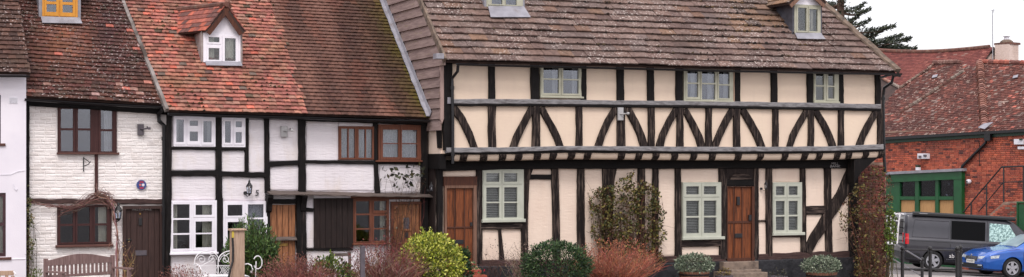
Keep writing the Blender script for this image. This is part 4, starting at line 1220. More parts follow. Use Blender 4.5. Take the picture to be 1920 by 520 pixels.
# plinth
mb = MB()
for a, b in ((826, 833), (893, 1364), (1413, 1608)):
    m = max(2, int((b-a)/12)); vs = []
    for i in range(m+1):
        x = a + (b-a)*i/m; X = at(x, 495, YG)[0]; z = at(x, wline([(826, 499), (1100, 497), (1300, 491), (1604, 481)], x), YG)[2]
        for yy, zz in ((YG-.04+rnd.uniform(-.015, .015), -.8), (YG-.045+rnd.uniform(-.015, .015), z-.03), (YG-.02, z), (YG+.04, z), (YG+.04, -.8)): vs.append((X, yy, zz))
    mb.add(vs, [(i*5+k, i*5+(k+1) % 5, (i+1)*5+(k+1) % 5, (i+1)*5+k) for i in range(m) for k in range(5)] + [tuple(range(5)), tuple(range(m*5+4, m*5-1, -1))])
mb.make('plinth', M['black_tar'], hE)
# windows
xs2 = lambda a, b, c, d: [(a, b), (c, d)]
for W, xa, xb, ys in ((G1, (910.5, 935), (944, 968.5), [(325, 341), (351.5, 378.5), (381, 408)]), (G2, (1285, 1309), (1318, 1341.5), [(349.5, 364.5), (376.5, 405), (408, 437)]), (G3, (1453, 1469.5), (1477, 1494), [(349.5, 366), (377, 403), (406, 431.5)])):
    m = (xa[1]+xb[0])/2; ym = (ys[0][1]+ys[1][0])/2
    cas = []
    for q in (xa, xb):
        l, r = (W[0]+1.5, m-.8) if q is xa else (m+.8, W[2]-3)
        cas += [((l, W[1]+2, r, ym-.8), [(q[0], ys[0][0], q[1], ys[0][1])]), ((l, ym+.8, r, W[3]-1), [(q[0], y[0], q[1], y[1]) for y in ys[1:]])]
    sl = {G1: (902, 411, 983, 417), G2: (1277, 444, 1356, 449.5), G3: (1446.5, 436, 1506, 441.5)}[W]
    window(hE, YG, W, cas, M['green_frame'], sill=sl, proud=.035, blind=(W[0]+4, W[1]+4, W[2]-5, W[3]-6), sillout=.06)
window(hE, YU, U1, [((1015, 124.5, 1050, 179), grid([(1018, 1047)], [(127, 148), (150.5, 175.5)])), ((1052, 124.5, 1087, 179), grid([(1055, 1084)], [(127.5, 148), (150.5, 175.5)]))], M['yellow_frame'], gm='glass_up', proud=.02, curtains=[(1041, 126, 1050, 178), (1078, 126, 1088, 178)], sill=(1012, 181, 1093, 184.5), sillout=.04)
window(hE, YU, U2, [((1285, 128, 1311, 187), grid([(1288, 1308)], [(131, 156), (158.5, 183)])), ((1312.5, 128, 1343, 189), grid([(1315, 1340)], [(131, 156), (158.5, 187)])), ((1344.5, 128, 1370, 187), grid([(1347, 1367)], [(133, 157.5), (160, 184)]))], M['yellow_frame'], gm='glass_up', proud=.02, curtains=[(1301, 129, 1309, 187), (1333, 129, 1342, 187), (1362, 129, 1369, 187)], sill=(1281, 188.5, 1374, 191.5), sillout=.04)
window(hE, YU, U3, [((1526.5, 134, 1547, 191), grid([(1528.5, 1544)], [(137, 160.5), (163, 188)])), ((1548.5, 134, 1568, 189), grid([(1551.5, 1563.5)], [(138, 161), (163.5, 185)]))], M['yellow_frame'], gm='glass', proud=.02, curtains=[(1552, 136, 1559, 186)], sill=(1524.5, 190.5, 1573, 194), sillout=.04)
px_box(hE, 'window_trim', YU, (1375, 130, 1379, 193), M['post_wood'], YU-.012, YU+.05)
# doors
px_box(hE, 'door_head', YG, (831, 331, 895, 349), M['oak_dark'], YG-.03, YG+.05)
dl_ = plank_door(hE, YG, (837, 353, 887, 520), 3, M['brown_door'], proud=-.02, gaps=.03, backm=M['oak_dark'], batt=[(837, 425, 887, 428.5)], battm=M['oak_dark'])
holey(MB(), rect(YG, 833, 348, 893, 520), [rect(YG, 837, 353, 887, 520)], YG-.035, YG+.1).make('door_frame', M['oak_grey'], hE)
on_door(dl_, 'letter_plate', YG, (851, 450, 869, 458), M['iron'], .02, off=.005)
on_door(dl_, 'door_handle', YG, (881, 417, 885, 424), M['iron'], .03, off=.03)
for x in (852.5, 871): on_door(dl_, 'cover_strip', YG, (x-1.2, 354, x+1.2, 520), M['oak_dark'], .014, off=.004)
dr_ = plank_door(hE, YG, (1364, 351, 1409, 491), 3, M['brown_door'], proud=-.02, gaps=.02, backm=M['oak_dark'], batt=[(1364, 414.5, 1409, 419)], battm=M['oak_dark'])
holey(MB(), rect(YG, 1362.5, 350, 1414, 493), [rect(YG, 1364, 351, 1409, 491)], YG-.03, YG+.1).make('door_frame', M['oak_dark'], hE)
on_door(dr_, 'letter_plate', YG, (1378, 438, 1392, 446), M['iron'], .02, off=.005)
on_door(dr_, 'knocker', YG, (1381, 369, 1386.5, 385), M['iron'], .04, off=.03)
on_door(dr_, 'door_handle', YG, (1403, 403, 1408, 414), M['iron'], .03, off=.03)
for x in (1375.5, 1391.5): on_door(dr_, 'cover_strip', YG, (x-1, 352, x+1, 491), M['oak_dark'], .014, off=.004)
on_door(dr_, 'kick_board', YG, (1364.5, 484, 1408.5, 491), M['oak_dark'], .014, off=.01)
for i, (a, b, y0, y1, dpt) in enumerate(((1357, 1423, 491, 497, .25), (1372, 1428, 506, 511, .55), (1370, 1440, 512, 522, .85))):
    q = rect(YG - dpt, a, y0, b, y1)
    MB().bbox(q[0], q[1], YG-dpt, YG-.05, q[2] - .12, q[3], .015).make('doorstep', M['stone'], hE)
# side wall seen past the lower cottages: cream brick, black framing, weatherboarded gable
zw = at(820, 300, -.45)[2]
MB().box(XE0, XE0+.05, YU+.16, .3, zJ-.02, zE).make('side_wall', M['cream_lower'], hE)
MB().box(XE0-.002, XE0+.05, YG+.12, .3, 0, zJ-.03).make('side_boarding', M['dark_board'], hE)
MB().box(XE0-.03, XE0+.12, YU+.12, .0, zJ-.34, zJ+.0).make('side_beam', M['black_rail'], hE)
pr = [(YU+.12, 3.85), (YU+.25, 3.85), (YU+.45, 3.6), (YU+.62, 3.2), (YU+.62, 3.0), (YU+.12, 3.0)]
prc = [(.06, 3.95), (-.12, 3.95), (-.32, 3.7), (-.5, 3.35), (-.6, 3.0), (-.78, 3.0), (-.78, 3.4), (-.7, 3.75)]
MB().prism([(XE0-.03, -.35, 3.86), (XE0-.03, -.55, 3.55), (XE0-.03, -.62, 3.15), (XE0-.03, -.78, 3.15), (XE0-.03, -.78, 3.86)], (.06, 0, 0)).make('knee_brace', M['black_timber'], hE)
rE = Roof((838, 113), (1684, 134), -1.2, 42.5)
uE = rE.un(1535, 0); kEr = (uE[0] - rE.b[0]) / uE[1]
tanE = math.tan(rE.th)
XgW = XE0 - .02
i = 0; z = 3.55
while z < 7.6:
    h = .245*rnd.uniform(.94, 1.06)
    yf = max(YU + .02, rE.Ye + (z + h - rE.a[2])/tanE + .03)
    yb = 4.6 - max(0, (z - 6.4))*1.1
    if z + h > rE.a[2]: yf = rE.Ye + (z + h*.5 - rE.a[2])/tanE + .06
    s0 = rnd.uniform(-.012, .012)
    MB().add([(XgW-.06, yf, z), (XgW-.06, yb, z+s0), (XgW-.018, yb, z+h+.03+s0), (XgW-.018, yf, z+h+.03), (XgW, yf, z), (XgW, yb, z), (XgW, yb, z+h), (XgW, yf, z+h)],
             [(0,1,2,3), (4,7,6,5), (0,4,5,1), (1,5,6,2), (2,6,7,3), (3,7,4,0)]).make('weatherboard', M['weatherboard'], hE)
    z += h
px_box(hE, 'corner_board', YU-.01, (826, 115, 832.5, 224), M['corner_board'], YU-.015, YU+.06)
q = rect(YU-.02, 826, 224, 832, 232)
MB().prism([(q[0], YU-.015, q[3]), (q[1], YU-.015, q[3]), ((q[0]+q[1])/2, YU-.015, q[2])], (0, .05, 0)).make('corner_pendant', M['corner_board'], hE)
px_box(hE, 'gutter_end', -1.2, (815, 101, 829, 111), M['lead'], -1.32, -1.1)
# stone tile roof
def colE(px, py, X, t):
    c = pick([(136,112,104), (126,102,95), (144,121,113), (116,94,88), (138,112,102), (130,111,106)], .66)
    if rnd.random() < .06: c = pick([(150,118,98), (142,110,94)], .66)
    c = mixc(c, lin(98,82,76,.7), max(0, nz(X*.5, t*1.2+4))*.9)
    if px > 1380 and py < 60 and px < 1490: c = mixc(c, pick([(92,76,66), (150,116,90)], .7), .6)
    return c
roE = build_roof(hE, rE, lambda t: rE.a[0]-.02, lambda t: rE.b[0] + kEr*t, 4.7, 3.6, .243, .37, .026, colE, M['tile_stone'], 300, sag=.022, twj=.25, rag=.014, overlap=1.45, lift=.046, camber=0)
n = 22; m0 = MB(); vs = []
for i in range(n+1):
    t = 4.6*i/n; x = rE.b[0] + kEr*t; j = rnd.uniform(-.015, .015)
    for dx, h in ((-.12+j, .02), (-.1+j, .075), (.05+j, .085), (.06+j, -.1)): vs.append(rE.pt(x+dx, t, h + rnd.uniform(-.008, .008)))
m0.add(vs, [(i*4+k, i*4+(k+1) % 4, (i+1)*4+(k+1) % 4, (i+1)*4+k) for i in range(n) for k in range(4)] + [(0,1,2,3), (n*4+3, n*4+2, n*4+1, n*4)])
M['verge2'] = pmat('lichened_verge', lin(140,120,104,.75), lin(104,88,76,.75), 6, .9, .8, 18, c3=lin(70,62,54), c3scale=4, c3lo=.48, c3hi=.65)
m0.make('verge', M['verge2'], hE)
m0 = MB(); vs = []
for i in range(n+1):
    t = 4.6*i/n; x = rE.a[0]-.03; j = rnd.uniform(-.008, .008)
    for dx, h in ((-.03+j, -.09), (-.03+j, .05), (.02+j, .06), (.02+j, -.02)): vs.append(rE.pt(x+dx, t, h))
m0.add(vs, [(i*4+k, i*4+(k+1) % 4, (i+1)*4+(k+1) % 4, (i+1)*4+k) for i in range(n) for k in range(4)] + [(0,1,2,3), (n*4+3, n*4+2, n*4+1, n*4)])
m0.make('verge', M['verge2'], hE)
# skewed right hand end wall under that roof
b0 = rE.pt(rE.b[0]-.3, .3, -.14); b1 = rE.pt(rE.b[0] + kEr*4.7-.3, 4.7, -.14)
MB().add([(XE1, YU+.06, zJ), (XE1, YU+.06, b0[2]), tuple(b1), (b1[0], b1[1]+3.0, zE), (b1[0], b1[1]+3.0, zJ)], [(0,1,2,3,4)]).make('end_wall', M['cream_upper'], hE)
gutter(hE, (at(846, 118, YU)[0], -1.24, rE.a[2]-.07), (rE.b[0]+.06, -1.24, rE.b[2]-.06), .05)
Pp = lambda x, y, Y: tuple(at(x, y, Y))
pipe(hE, 'downpipe', [Pp(859, 120, -1.2), Pp(858, 134, -1.15), Pp(848, 147, -.98), Pp(848, 160, -.98), Pp(849, 230, -.99), Pp(849, 307, -1.0)], .035, M['black_paint'], 8, [Pp(848, 165, -.98), Pp(849, 290, -1.0)])
px_box(hE, 'pipe_clip', YU, (838, 183, 844, 195), M['lead'], YU-.05, YU-.01)
pipe(hE, 'downpipe', [Pp(1684, 141, -1.2), Pp(1675, 143, -1.15), Pp(1672, 155, -1.1), Pp(1658, 165, -.9), Pp(1656, 178, -.85), Pp(1656, 200, -.85), Pp(1658, 300, -.85), Pp(1660, 325, -.85)], .04, M['black_paint'], 8, [Pp(1656, 185, -.85)])
pipe(hE, 'branch_pipe', [Pp(1650, 146, -1.15), Pp(1672, 140, -1.18), Pp(1688, 143, -1.2)], .03, M['black_paint'], 8)
# jetty bracket at the right hand corner
A_ = [at(x, y, YU+.1) for x, y in ((1656, 287), (1600, 300), (1600, 345), (1612, 325), (1632, 306))]
MB().prism([(q[0], YU+.06, q[2]) for q in A_], (0, .35, 0)).make('jetty_bracket', M['black_timber'], hE)
# dormers
dormer(hE, rE, (912, -60, 980, 14.5), [((914, -56, 945, 11), grid([(921, 941)], [(-50, -24), (-18, 9)])), ((947, -56, 978, 11), grid([(947.5, 968)], [(-50, -24), (-18, 9)]))],
       M['yellow_frame'], [(914, 15.5), (981, 15.5), (994, 36), (919, 36)], M['lead'], ((946, -110), (895, -58), (998, -58), M['oak_grey'], M['white_frame']), 'glass_up',
       tiles=(.2, .3, .022, lambda: pick([(136,112,102), (126,102,94)], .74)), tmat=M['tile_stone'])
dormer(hE, rE, (1489, 9.5, 1538, 64), [((1492, 12, 1513.5, 61.5), grid([(1495, 1511)], [(15.5, 58.5)])), ((1514.5, 12, 1535, 61.5), grid([(1516.5, 1532)], [(17, 58.5)]))],
       M['yellow_frame'], [(1489, 65.5), (1538, 65.5), (1546, 77), (1494, 76)], M['slate_cheek'], ((1513, -28), (1478, 6), (1549, 6), M['oak_grey'], M['white_frame']), 'glass',
       tiles=(.2, .3, .022, lambda: pick([(176,138,104), (160,124,96), (126,102,84)], .74)), tmat=M['tile_stone'], curtains=[(1525, 14, 1530, 61)])
# painted house name on the bressummer
for body, x, y, sz, w in (('MILL', 1565.5, 307.2, .085, .21), ('BANK', 1566, 312.3, .095, .31)):
    p = at(x, y, YG - .07)
    text_obj('painted_name', body, sz, (p[0], YG-.068, p[2]), (math.radians(90), 0, 0), M['letter_grey'], hE, width=w)
# old brick pier and wall under the overhanging corner
hW = thing('garden_wall', 'old dark red brick wall behind the tall climber beside the cream house', 'wall', (at(1630, 500, -.2)[0], -.2, -.5))
xw0, xw1 = at(1608, 400, -.2)[0], at(1662, 400, -.2)[0]
ww = MB().box(xw0, xw1, -.18, .1, -.9, at(1630, 305, -.2)[2]).make('mortar_core', M['mortar'], hW)
brick_course_wall(ww, (xw0, xw1, -.9, at(1630, 305, -.2)[2]), -.2, [], M['brick'], lambda x, z: pick([(132,68,56), (116,60,52), (146,76,58), (100,56,50)], .75), 300, depth=.03)

moss(roE, rE, 420, (rE.a[0], rE.b[0]-1.2), (.2, 3.4), [(64,50,42), (48,40,34), (84,70,52), (40,34,30), (100,84,62)], .014, .045, .243, lambda x, t: .08 + t*.1 + max(0, nz(x*.5+2, t*.9))*.8)
moss(roE, rE, 160, (rE.a[0]+7.6, rE.a[0]+10.2), (.9, 3.0), [(58,46,38), (44,36,32), (120,96,66)], .02, .06, .243)

# ================================================================== brick building at the right
def atd(x, y, d): return C0 + ray(x, y)*d
B1, B2 = atd(1660, 258, 62.0), atd(1920, 243, 56.0)
bu = np.array([B2[0]-B1[0], B2[1]-B1[1], 0.0]); bu /= np.linalg.norm(bu)
bn = np.array([bu[1], -bu[0], 0.0])
if np.dot(bn, C0 - B1) < 0: bn = -bn
def atw(x, y, off=0.0):               # pixel -> point on that wall, off metres in front of it
    r = ray(x, y); p0 = B1 + bn*off
    return C0 + r*(np.dot(p0 - C0, bn)/np.dot(r, bn))
WOr = np.array([B1[0], B1[1], 0.0])
def ws(p): return float(np.dot(np.asarray(p) - WOr, bu))
def wbox(mb, x0, y0, x1, y1, o0, o1):  # pixel box on the wall, from o0 to o1 in front of it
    P = [atw(x0, y1, o1), atw(x1, y1, o1), atw(x1, y0, o1), atw(x0, y0, o1)]
    mb.prism(P, -bn*(o1-o0)); return mb
hF = thing('brick_building', 'red brick building with green shop front and hipped old clay tile roof', 'building', WOr - [0, 0, .9])
sl, sr = ws(atw(1560, 300)), ws(atw(2010, 300))
zt_ = float(B1[2]) + .15
P0 = WOr + bu*sl; P1_ = WOr + bu*sr
holes = []
def whole(x0, y0, x1, y1):
    a, b = atw(x0, (y0+y1)/2), atw(x1, (y0+y1)/2); c, d = atw((x0+x1)/2, y1), atw((x0+x1)/2, y0)
    return ws(a), ws(b), c[2], d[2]
shop = whole(1672, 322, 1803, 520)
mb = MB().prism([P0 + [0, 0, -2.0], P1_ + [0, 0, -2.0], P1_ + [0, 0, zt_+.1], P0 + [0, 0, zt_+.1]], -bn*.3)
wF = mb.make('wall', M['mortar'], hF)
def colF(s, z):
    c = pick([(190,92,68), (178,86,64), (166,80,62), (200,100,70), (154,78,64), (196,108,82)], .84)
    if rnd.random() < .1: c = pick([(104,56,54), (92,54,56), (118,66,60)], .75)
    n_ = nz(s*.6, z*.9)
    c = mixc(c, lin(206,104,72,.9), max(0, n_)*.9); c = mixc(c, lin(112,66,58,.8), max(0, -n_)*1.1)
    return c
brick_course_wall(wF, (ws(atw(1640, 300)), ws(atw(1990, 300)), -1.2, zt_), 0, [shop], M['brick'], colF, 0, depth=.03, joint=.014, jit=.004, axis=(WOr + bn*.02, bu, bn))
def wline_box(parent, name, mat, xa, ya, xb, yb, hpx, o0, o1):  # band following a pixel line
    P = [atw(xa, ya+hpx, o1), atw(xb, yb+hpx, o1), atw(xb, yb, o1), atw(xa, ya, o1)]
    return MB().prism(P, -bn*(o1-o0)).make(name, mat, parent)
wline_box(hF, 'fascia', M['dark_green'], 1600, 265.5, 1960, 244.5, 7, .02, .08)
wline_box(hF, 'gutter', M['black_paint'], 1600, 261, 1960, 240, 5, .085, .22)
wline_box(hF, 'lead_capping', M['lead'], 1655, 323, 1803, 316, 5, .02, .3)
wline_box(hF, 'shop_fascia', M['green_paint'], 1655, 328.5, 1803, 321.5, 14.5, .03, .22)
sf = wbox(MB(), 1788, 336, 1803, 520, .03, .2).make('shop_front', M['green_paint'], hF)
for a, b in ((1660, 1687), (1715.5, 1722.5), (1753.5, 1759.5)):
    wbox(MB(), a, 337, b, 520, .04, .14).make('mullion', M['green_paint'], sf)
for a, b in ((1687.5, 1715), (1723, 1753), (1760, 1787.5)):
    wbox(MB(), a, 368.5, b, 375, .04, .13).make('transom', M['green_paint'], sf)
    wbox(MB(), a, 402, b, 520, .03, .1).make('stall_riser', M['green_paint'], sf)
    wbox(MB(), a, 338, b, 368, .05, .06).make('pane', M['glass'], sf)
    wbox(MB(), a, 376, b, 401.5, .03, .06).make('ply_panel', M['ply'], sf)
    wbox(MB(), a, 338, b, 368, .022, .03).make('dark_backing', M['dark_board'], sf)
mb = MB(); mb.tube([atw(1852, 247, .15), atw(1851, 258, .12), atw(1848, 268, .1), atw(1804, 312, .1), atw(1802, 320, .1), atw(1801, 410, .1), atw(1801, 500, .1)], .055, 8)
mb.make('downpipe', M['black_paint'], hF)
wbox(MB(), 1845, 250, 1856, 264, .04, .2).make('hopper', M['black_paint'], hF)
pipe(hF, 'cable', [atw(1836, 265, .04), atw(1836.5, 300, .04), atw(1837, 311, .04)], .012, M['iron'], 5)
# roof slope: fields of small tiles
bk = -bn
def tile_field(parent, E, u, s0, s1, T, pitch, ez, poly, gauge, tw, th, colf, mat, slab=True, sag=.02):
    w = bk2*math.cos(pitch) + np.array([0, 0, math.sin(pitch)])
    nn = np.cross(u, w); nn /= np.linalg.norm(nn)
    if nn[2] < 0: nn = -nn
    def inp(px, py):
        c = False; j = len(poly)-1
        for i in range(len(poly)):
            xi, yi = poly[i]; xj, yj = poly[j]
            if (yi > py) != (yj > py) and px < (xj-xi)*(py-yi)/(yj-yi)+xi: c = not c
            j = i
        return c
    mb = MB(); i = 0; t = 0.0; seed = rnd.uniform(0, 50)
    while t < T:
        s = s0 - (tw*.5 if i % 2 else 0)
        while s < s1:
            p = E + u*s + np.array([0, 0, ez*s]) + w*t
            if inp(*proj(p + w*gauge*.6)):
                h = th*1.4 + sag*nz(s*.8+seed, t) + rnd.uniform(0, .008)
                p = p + nn*h
                mb.col = colf(*proj(p), s, t)
                q = p + w*gauge*1.35 - nn*th*1.3
                uu = u*(tw-.006) + np.array([0, 0, ez*tw])
                mb.add([p, p+uu, q+uu, q, p-nn*th, p+uu-nn*th], [(0,1,2,3), (0,4,5,1)])
            s += tw
        t += gauge; i += 1
    o = mb.make('tiling', mat, parent, kind='stuff', fixn=False)
    return w, nn
def colG(px, py, s, t):
    c = pick([(134,80,70), (120,72,64), (146,88,76), (110,68,62), (128,86,76)], .6)
    if rnd.random() < .09: c = pick([(164,138,130), (148,122,112), (176,150,138)], .6)
    if rnd.random() < .05: c = pick([(176,110,96), (190,110,94)], .62)
    if px > 1840 and rnd.random() < .035: c = pick([(214,120,102), (204,110,96)], .72)
    c = mixc(c, lin(84,56,54,.7), max(0, nz(s*.9+4, t*.9))*.9)
    return c
bk2 = bk
poly = [(1600, 110), (1652, 146), (1688, 166), (1741, 130), (1753, 119), (1800, 117.5), (1812, 125), (1824, 127), (1838, 117), (1990, 121), (1990, 239), (1600, 262)]
eL = atw(1600, 261.5, .18); eR = atw(1960, 240.5, .18)
ez = (eR[2]-eL[2])/np.dot(eR-eL, bu)
Eo = eL.copy()
pit = math.radians(40)
wF_, nF_ = None, None
w_ = bk*math.cos(pit) + np.array([0, 0, math.sin(pit)])
nF = np.cross(bu + np.array([0, 0, ez]), w_); nF /= np.linalg.norm(nF)
if nF[2] < 0: nF = -nF
def onroof(px, py, h=0.0):
    r = ray(px, py); return C0 + r*(np.dot(Eo - C0, nF)/np.dot(r, nF)) + nF*h
rfF = MB().prism([onroof(x, y, -.01) for x, y in poly], -nF*.06).make('roof', M['underlay'], hF)
tile_field(rfF, Eo, bu, 0, np.dot(eR-eL, bu)+2, 5.6, pit, ez, poly, .115, .17, .016, colG, M['tile_far'])
def hip_row(name, pts, r, step, mat, parent, colpal):
    mb = MB(); 
    for a, b in zip(pts, pts[1:]):
        A, B = onroof(*a, .0), onroof(*b, .0); L = np.linalg.norm(B-A); n = max(1, int(L/step))
        for i in range(n):
            p, q = A + (B-A)*i/n, A + (B-A)*min(1, (i+1.25)/n)
            mb.col = pick(colpal, .74)
            mb.tube([p + nF*.05, q + nF*.02], [r, r*.8], 7)
    o = mb.make(name, M['tile_far'], parent, kind='stuff', fixn=False)
hip_row('hip_tiles', [(1847, 240), (1843, 190), (1838, 118)], .17, .17, None, rfF, [(160,112,98), (140,96,84), (176,128,116), (118,80,72)])
hip_row('hip_tiles', [(1690, 212), (1745, 176), (1808, 134)], .08, .18, None, rfF, [(132,112,102), (120,92,82), (112,78,70), (146,132,122)])
hip_row('hip_tiles', [(1654, 147), (1688, 166)], .07, .18, None, rfF, [(176,128,110), (150,110,96), (150,136,126)])
hip_row('hip_tiles', [(1688, 166), (1741, 130), (1753, 119.5)], .06, .18, None, rfF, [(140,120,108), (128,92,82), (112,82,74)])
hip_row('ridge_tiles', [(1752, 119), (1801, 117.5)], .11, .3, None, rfF, [(150,112,102), (130,92,84)])
hip_row('ridge_tiles', [(1838, 117), (1990, 121)], .1, .3, None, rfF, [(188,112,94), (168,96,82), (140,92,84)])
A_ = [onroof(x, y, .16) for x, y in ((1838, 246), (1850, 249), (1866, 236), (1848, 239))]
MB().prism(A_, nF*.02).make('lead_saddle', M['lead'], hF)
for x, y in ((1754, 146), (1905, 147)):
    A_ = [onroof(a, b, .06) for a, b in ((x-5, y+3), (x+4, y+1), (x+6, y-4), (x-3, y-2))]
    MB().prism(A_, nF*.02).make('slipped_slate', M['lead'], hF)

# house behind with plain red roof, chimney and aerial
hG = thing('red_roofed_house', 'house with plain dark red tiled roof and cream chimney behind the brick building', 'house', atd(1760, 330, 74))
RL, RR = atd(1600, 91, 78.0), atd(1864, 88, 71.5)
ru = RR - RL; Lr = np.linalg.norm(ru[:2]); ez2 = ru[2]/Lr
u2 = np.array([ru[0], ru[1], 0])/Lr
bn2 = np.array([u2[1], -u2[0], 0.0])
if np.dot(bn2, C0 - RL) < 0: bn2 = -bn2
bk2 = -bn2
T2, p2 = 5.2, math.radians(42)
sagf = lambda s: -.22*math.sin(math.pi*min(1, max(0, s/Lr)))
E2 = RL + bn2*T2*math.cos(p2) - np.array([0, 0, T2*math.sin(p2)])
mb = MB(); w2 = bk2*math.cos(p2) + np.array([0, 0, math.sin(p2)])
nn2 = np.cross(u2, w2); nn2 = nn2/np.linalg.norm(nn2); nn2 = nn2 if nn2[2] > 0 else -nn2
rows = int(T2/.12)
def rp(s, t, h=0): return E2 + u2*s + np.array([0, 0, ez2*s + sagf(s)*(t/T2)]) + w2*t + nn2*h
NS = 14
sl_ = MB()
sl_.add([rp(Lr*i/NS, tt, -.02) for tt in (0, T2) for i in range(NS+1)], [(i, i+1, NS+2+i, NS+1+i) for i in range(NS)])
sl_.add([rp(Lr*i/NS, T2, -.02) for i in range(NS+1)] + [rp(Lr*i/NS, T2, -.02) + bk2*4 - np.array([0, 0, 3.6]) for i in range(NS+1)], [(i, i+1, NS+2+i, NS+1+i) for i in range(NS)])
rfG = sl_.make('roof', M['underlay'], hG)
def colH(s, t):
    c = pick([(140,78,72), (130,72,68), (148,84,76), (124,70,66)], .66)
    c = mixc(c, lin(164,96,86,.74), max(0, nz(s*.7, t*.7))*.8)
    if s > Lr*.55 and rnd.random() < .1: c = pick([(176,110,98), (160,120,110)], .72)
    return c
mb = MB()
for i in range(rows):
    t = i*.12; s = -(.1 if i % 2 else 0)
    while s < Lr:
        mb.col = colH(s, t)
        a, b = max(s, 0), min(s+.2, Lr)
        p, q = rp(a, t, .02), rp(b, t, .02); r_, v_ = rp(b, t+.16, 0), rp(a, t+.16, 0)
        mb.add([p, q, r_, v_, rp(a, t, 0), rp(b, t, 0)], [(0,1,2,3), (0,4,5,1)])
        s += .2
mb.make('tiling', M['tile_brown'], rfG, kind='stuff', fixn=False)
mb = MB()
for i in range(int(Lr/.4)):
    mb.tube([rp(i*.4, T2, .03), rp(min(Lr, i*.4+.41), T2, .03)], .1, 7)
mb.make('ridge_tiles', M['ridge'], rfG)
mb = MB().prism([E2 + bk2*.3 + [0, 0, .2], E2 + u2*Lr + bk2*.3 + [0, 0, .2 + ez2*Lr], E2 + u2*Lr + bk2*.3 + [0, 0, -6], E2 + bk2*.3 + [0, 0, -6]], bk2*.3)
mb.prism([E2 + u2*(Lr-.1) + [0, 0, -6], E2 + u2*(Lr-.1) + bk2*7 + [0, 0, -6], E2 + u2*(Lr-.1) + bk2*7 + [0, 0, .3], RR - u2*.1 - [0, 0, .3], E2 + u2*(Lr-.1) + [0, 0, -.1]], -u2*.25)
mb.make('wall', M['render_cream'], hG)
c0 = atd(1879, 118, 71.0)
sc = F/71.0
cw = 32/sc
axu, axn = u2, bn2
def cbox(mb, w, d, z0, z1): 
    c = c0 + bk2*d*.5
    return mb.prism([c - axu*w/2 + bn2*d/2 + [0, 0, z0], c + axu*w/2 + bn2*d/2 + [0, 0, z0], c + axu*w/2 - bn2*d/2 + [0, 0, z0], c - axu*w/2 - bn2*d/2 + [0, 0, z0]], (0, 0, z1-z0))
ch = cbox(MB(), cw, .7, -1.5, (118-83)/sc).make('chimney', M['render_cream'], hG)
cbox(MB(), cw*1.1, .8, (118-84)/sc, (118-80)/sc).make('chimney_cap', M['ridge'], ch)
cc = c0 + bk2*.35
mb = MB().lathe(cc, [(cw*.42, (118-81)/sc), (cw*.36, (118-77)/sc), (cw*.22, (118-74)/sc)], 12); mb.make('mortar_flaunching', M['verge2'], ch)
mb = MB().lathe(cc, [(.13, (118-75)/sc), (.12, (118-70)/sc), (.12, (118-68.5)/sc)], 12).lathe(cc, [(.19, (118-68)/sc), (.17, (118-66)/sc)], 12); mb.make('chimney_pot', M['white_plastic'], ch)
ae = MB().tube([atd(1861.5, 116, 70.9), atd(1861, 19, 70.9)], .022, 6); ae.tube([atd(1858, 20, 70.9), atd(1866, 19, 70.9)], .012, 5); ae.tube([atd(1863, 17, 70.9), atd(1863, 24, 70.9)], .012, 5)
tag(ae.make('aerial', M['steel'], None), 'thin tall aerial pole with small head beside the cream chimney', 'aerial')

# fixtures on the brick wall
def wall_thing(name, label, cat, parts):
    p = parts[0][1]
    t = thing(name, label, cat, p.v[0])
    for nm, mbx, mt in parts: mbx.make(nm, mt, t)
    return t
wall_thing('floodlight', 'white double floodlight box high on the red brick wall', 'light', [('housing', wbox(MB(), 1720, 288, 1737.5, 298, .03, .2), M['white_plastic']), ('lamp_head', wbox(MB(), 1722, 292, 1726, 296, .2, .25), M['slate_plastic']), ('lamp_head', wbox(MB(), 1731, 290, 1736, 294, .2, .25), M['slate_plastic'])])
wall_thing('sensor', 'small white sensor with green top on the shop front capping', 'sensor', [('body', wbox(MB(), 1716.5, 314, 1722, 319.5, .12, .25), M['white_plastic']), ('cap', wbox(MB(), 1716.5, 310, 1722, 313.8, .12, .25), M['dark_green'])])
wall_thing('alarm_box', 'white alarm box near the eaves at the right edge', 'alarm box', [('case', wbox(MB(), 1901, 261, 1918, 271, .03, .18), M['white_plastic']), ('lamp', wbox(MB(), 1911, 260, 1916, 263, .18, .22), M['dark_green'])])
wall_thing('junction_box', 'low white junction box just below the alarm box', 'box', [('case', wbox(MB(), 1908, 275, 1921, 280, .03, .14), M['white_plastic'])])
p = atw(1816.5, 341, .12)
mb = MB()
mb.lathe(p - np.array([0, 0, .08]), [(.03, 0), (.08, .03), (.1, .08), (.09, .14), (.04, .17)], 12)
wall_thing('security_camera', 'round white security camera on brick beside the black downpipe', 'camera', [('dome', mb, M['white_plastic']), ('lens', MB().lathe(p + bn*.085 - np.array([0, 0, .03]), [(.02, 0), (.035, .02), (.035, .05), (.02, .07)], 10), M['black_paint'])])
# outside stair: brick side wall, iron railing
OS = 1.0
st = thing('outside_stair', 'brick outside stair against the red brick wall with black iron railing', 'stair', atw(1880, 470, OS))
line = [(1800, 452), (1882, 379), (2000, 372)]
P = [atw(x, y, OS) for x, y in line]
lowz = -2.2
mb = MB().prism([P[0], P[1], P[2], np.array([P[2][0], P[2][1], lowz]), np.array([P[0][0], P[0][1], lowz])], -bn*(OS-.06))
sw = mb.make('side_wall', M['mortar'], st)
mb = MB()
s_a, s_b = ws(P[0]), ws(P[2]); z = lowz + .8
row = 0
while z < P[1][2] + .15:
    s = s_a - (.11 if row % 2 else 0)
    while s < s_b:
        c3 = WOr + bu*(s+.1) + bn*OS + np.array([0, 0, z+.04]); px, py = proj(c3)
        if py - 3 > np.interp(px, [q[0] for q in line], [q[1] for q in line]):
            mb.col = colF(s+5, z) if rnd.random() < .8 else pick([(150,124,108), (120,92,80)], .75)
            m0 = MB().bbox(s, s+.21, -rnd.uniform(0, .008), .03, z, z+.063, .005)
            mb.add([WOr + bu*v[0] - bn*v[1] + bn*(OS+.022) + np.array([0, 0, v[2]]) for v in m0.v], m0.f)
        s += .225
    z += .075; row += 1
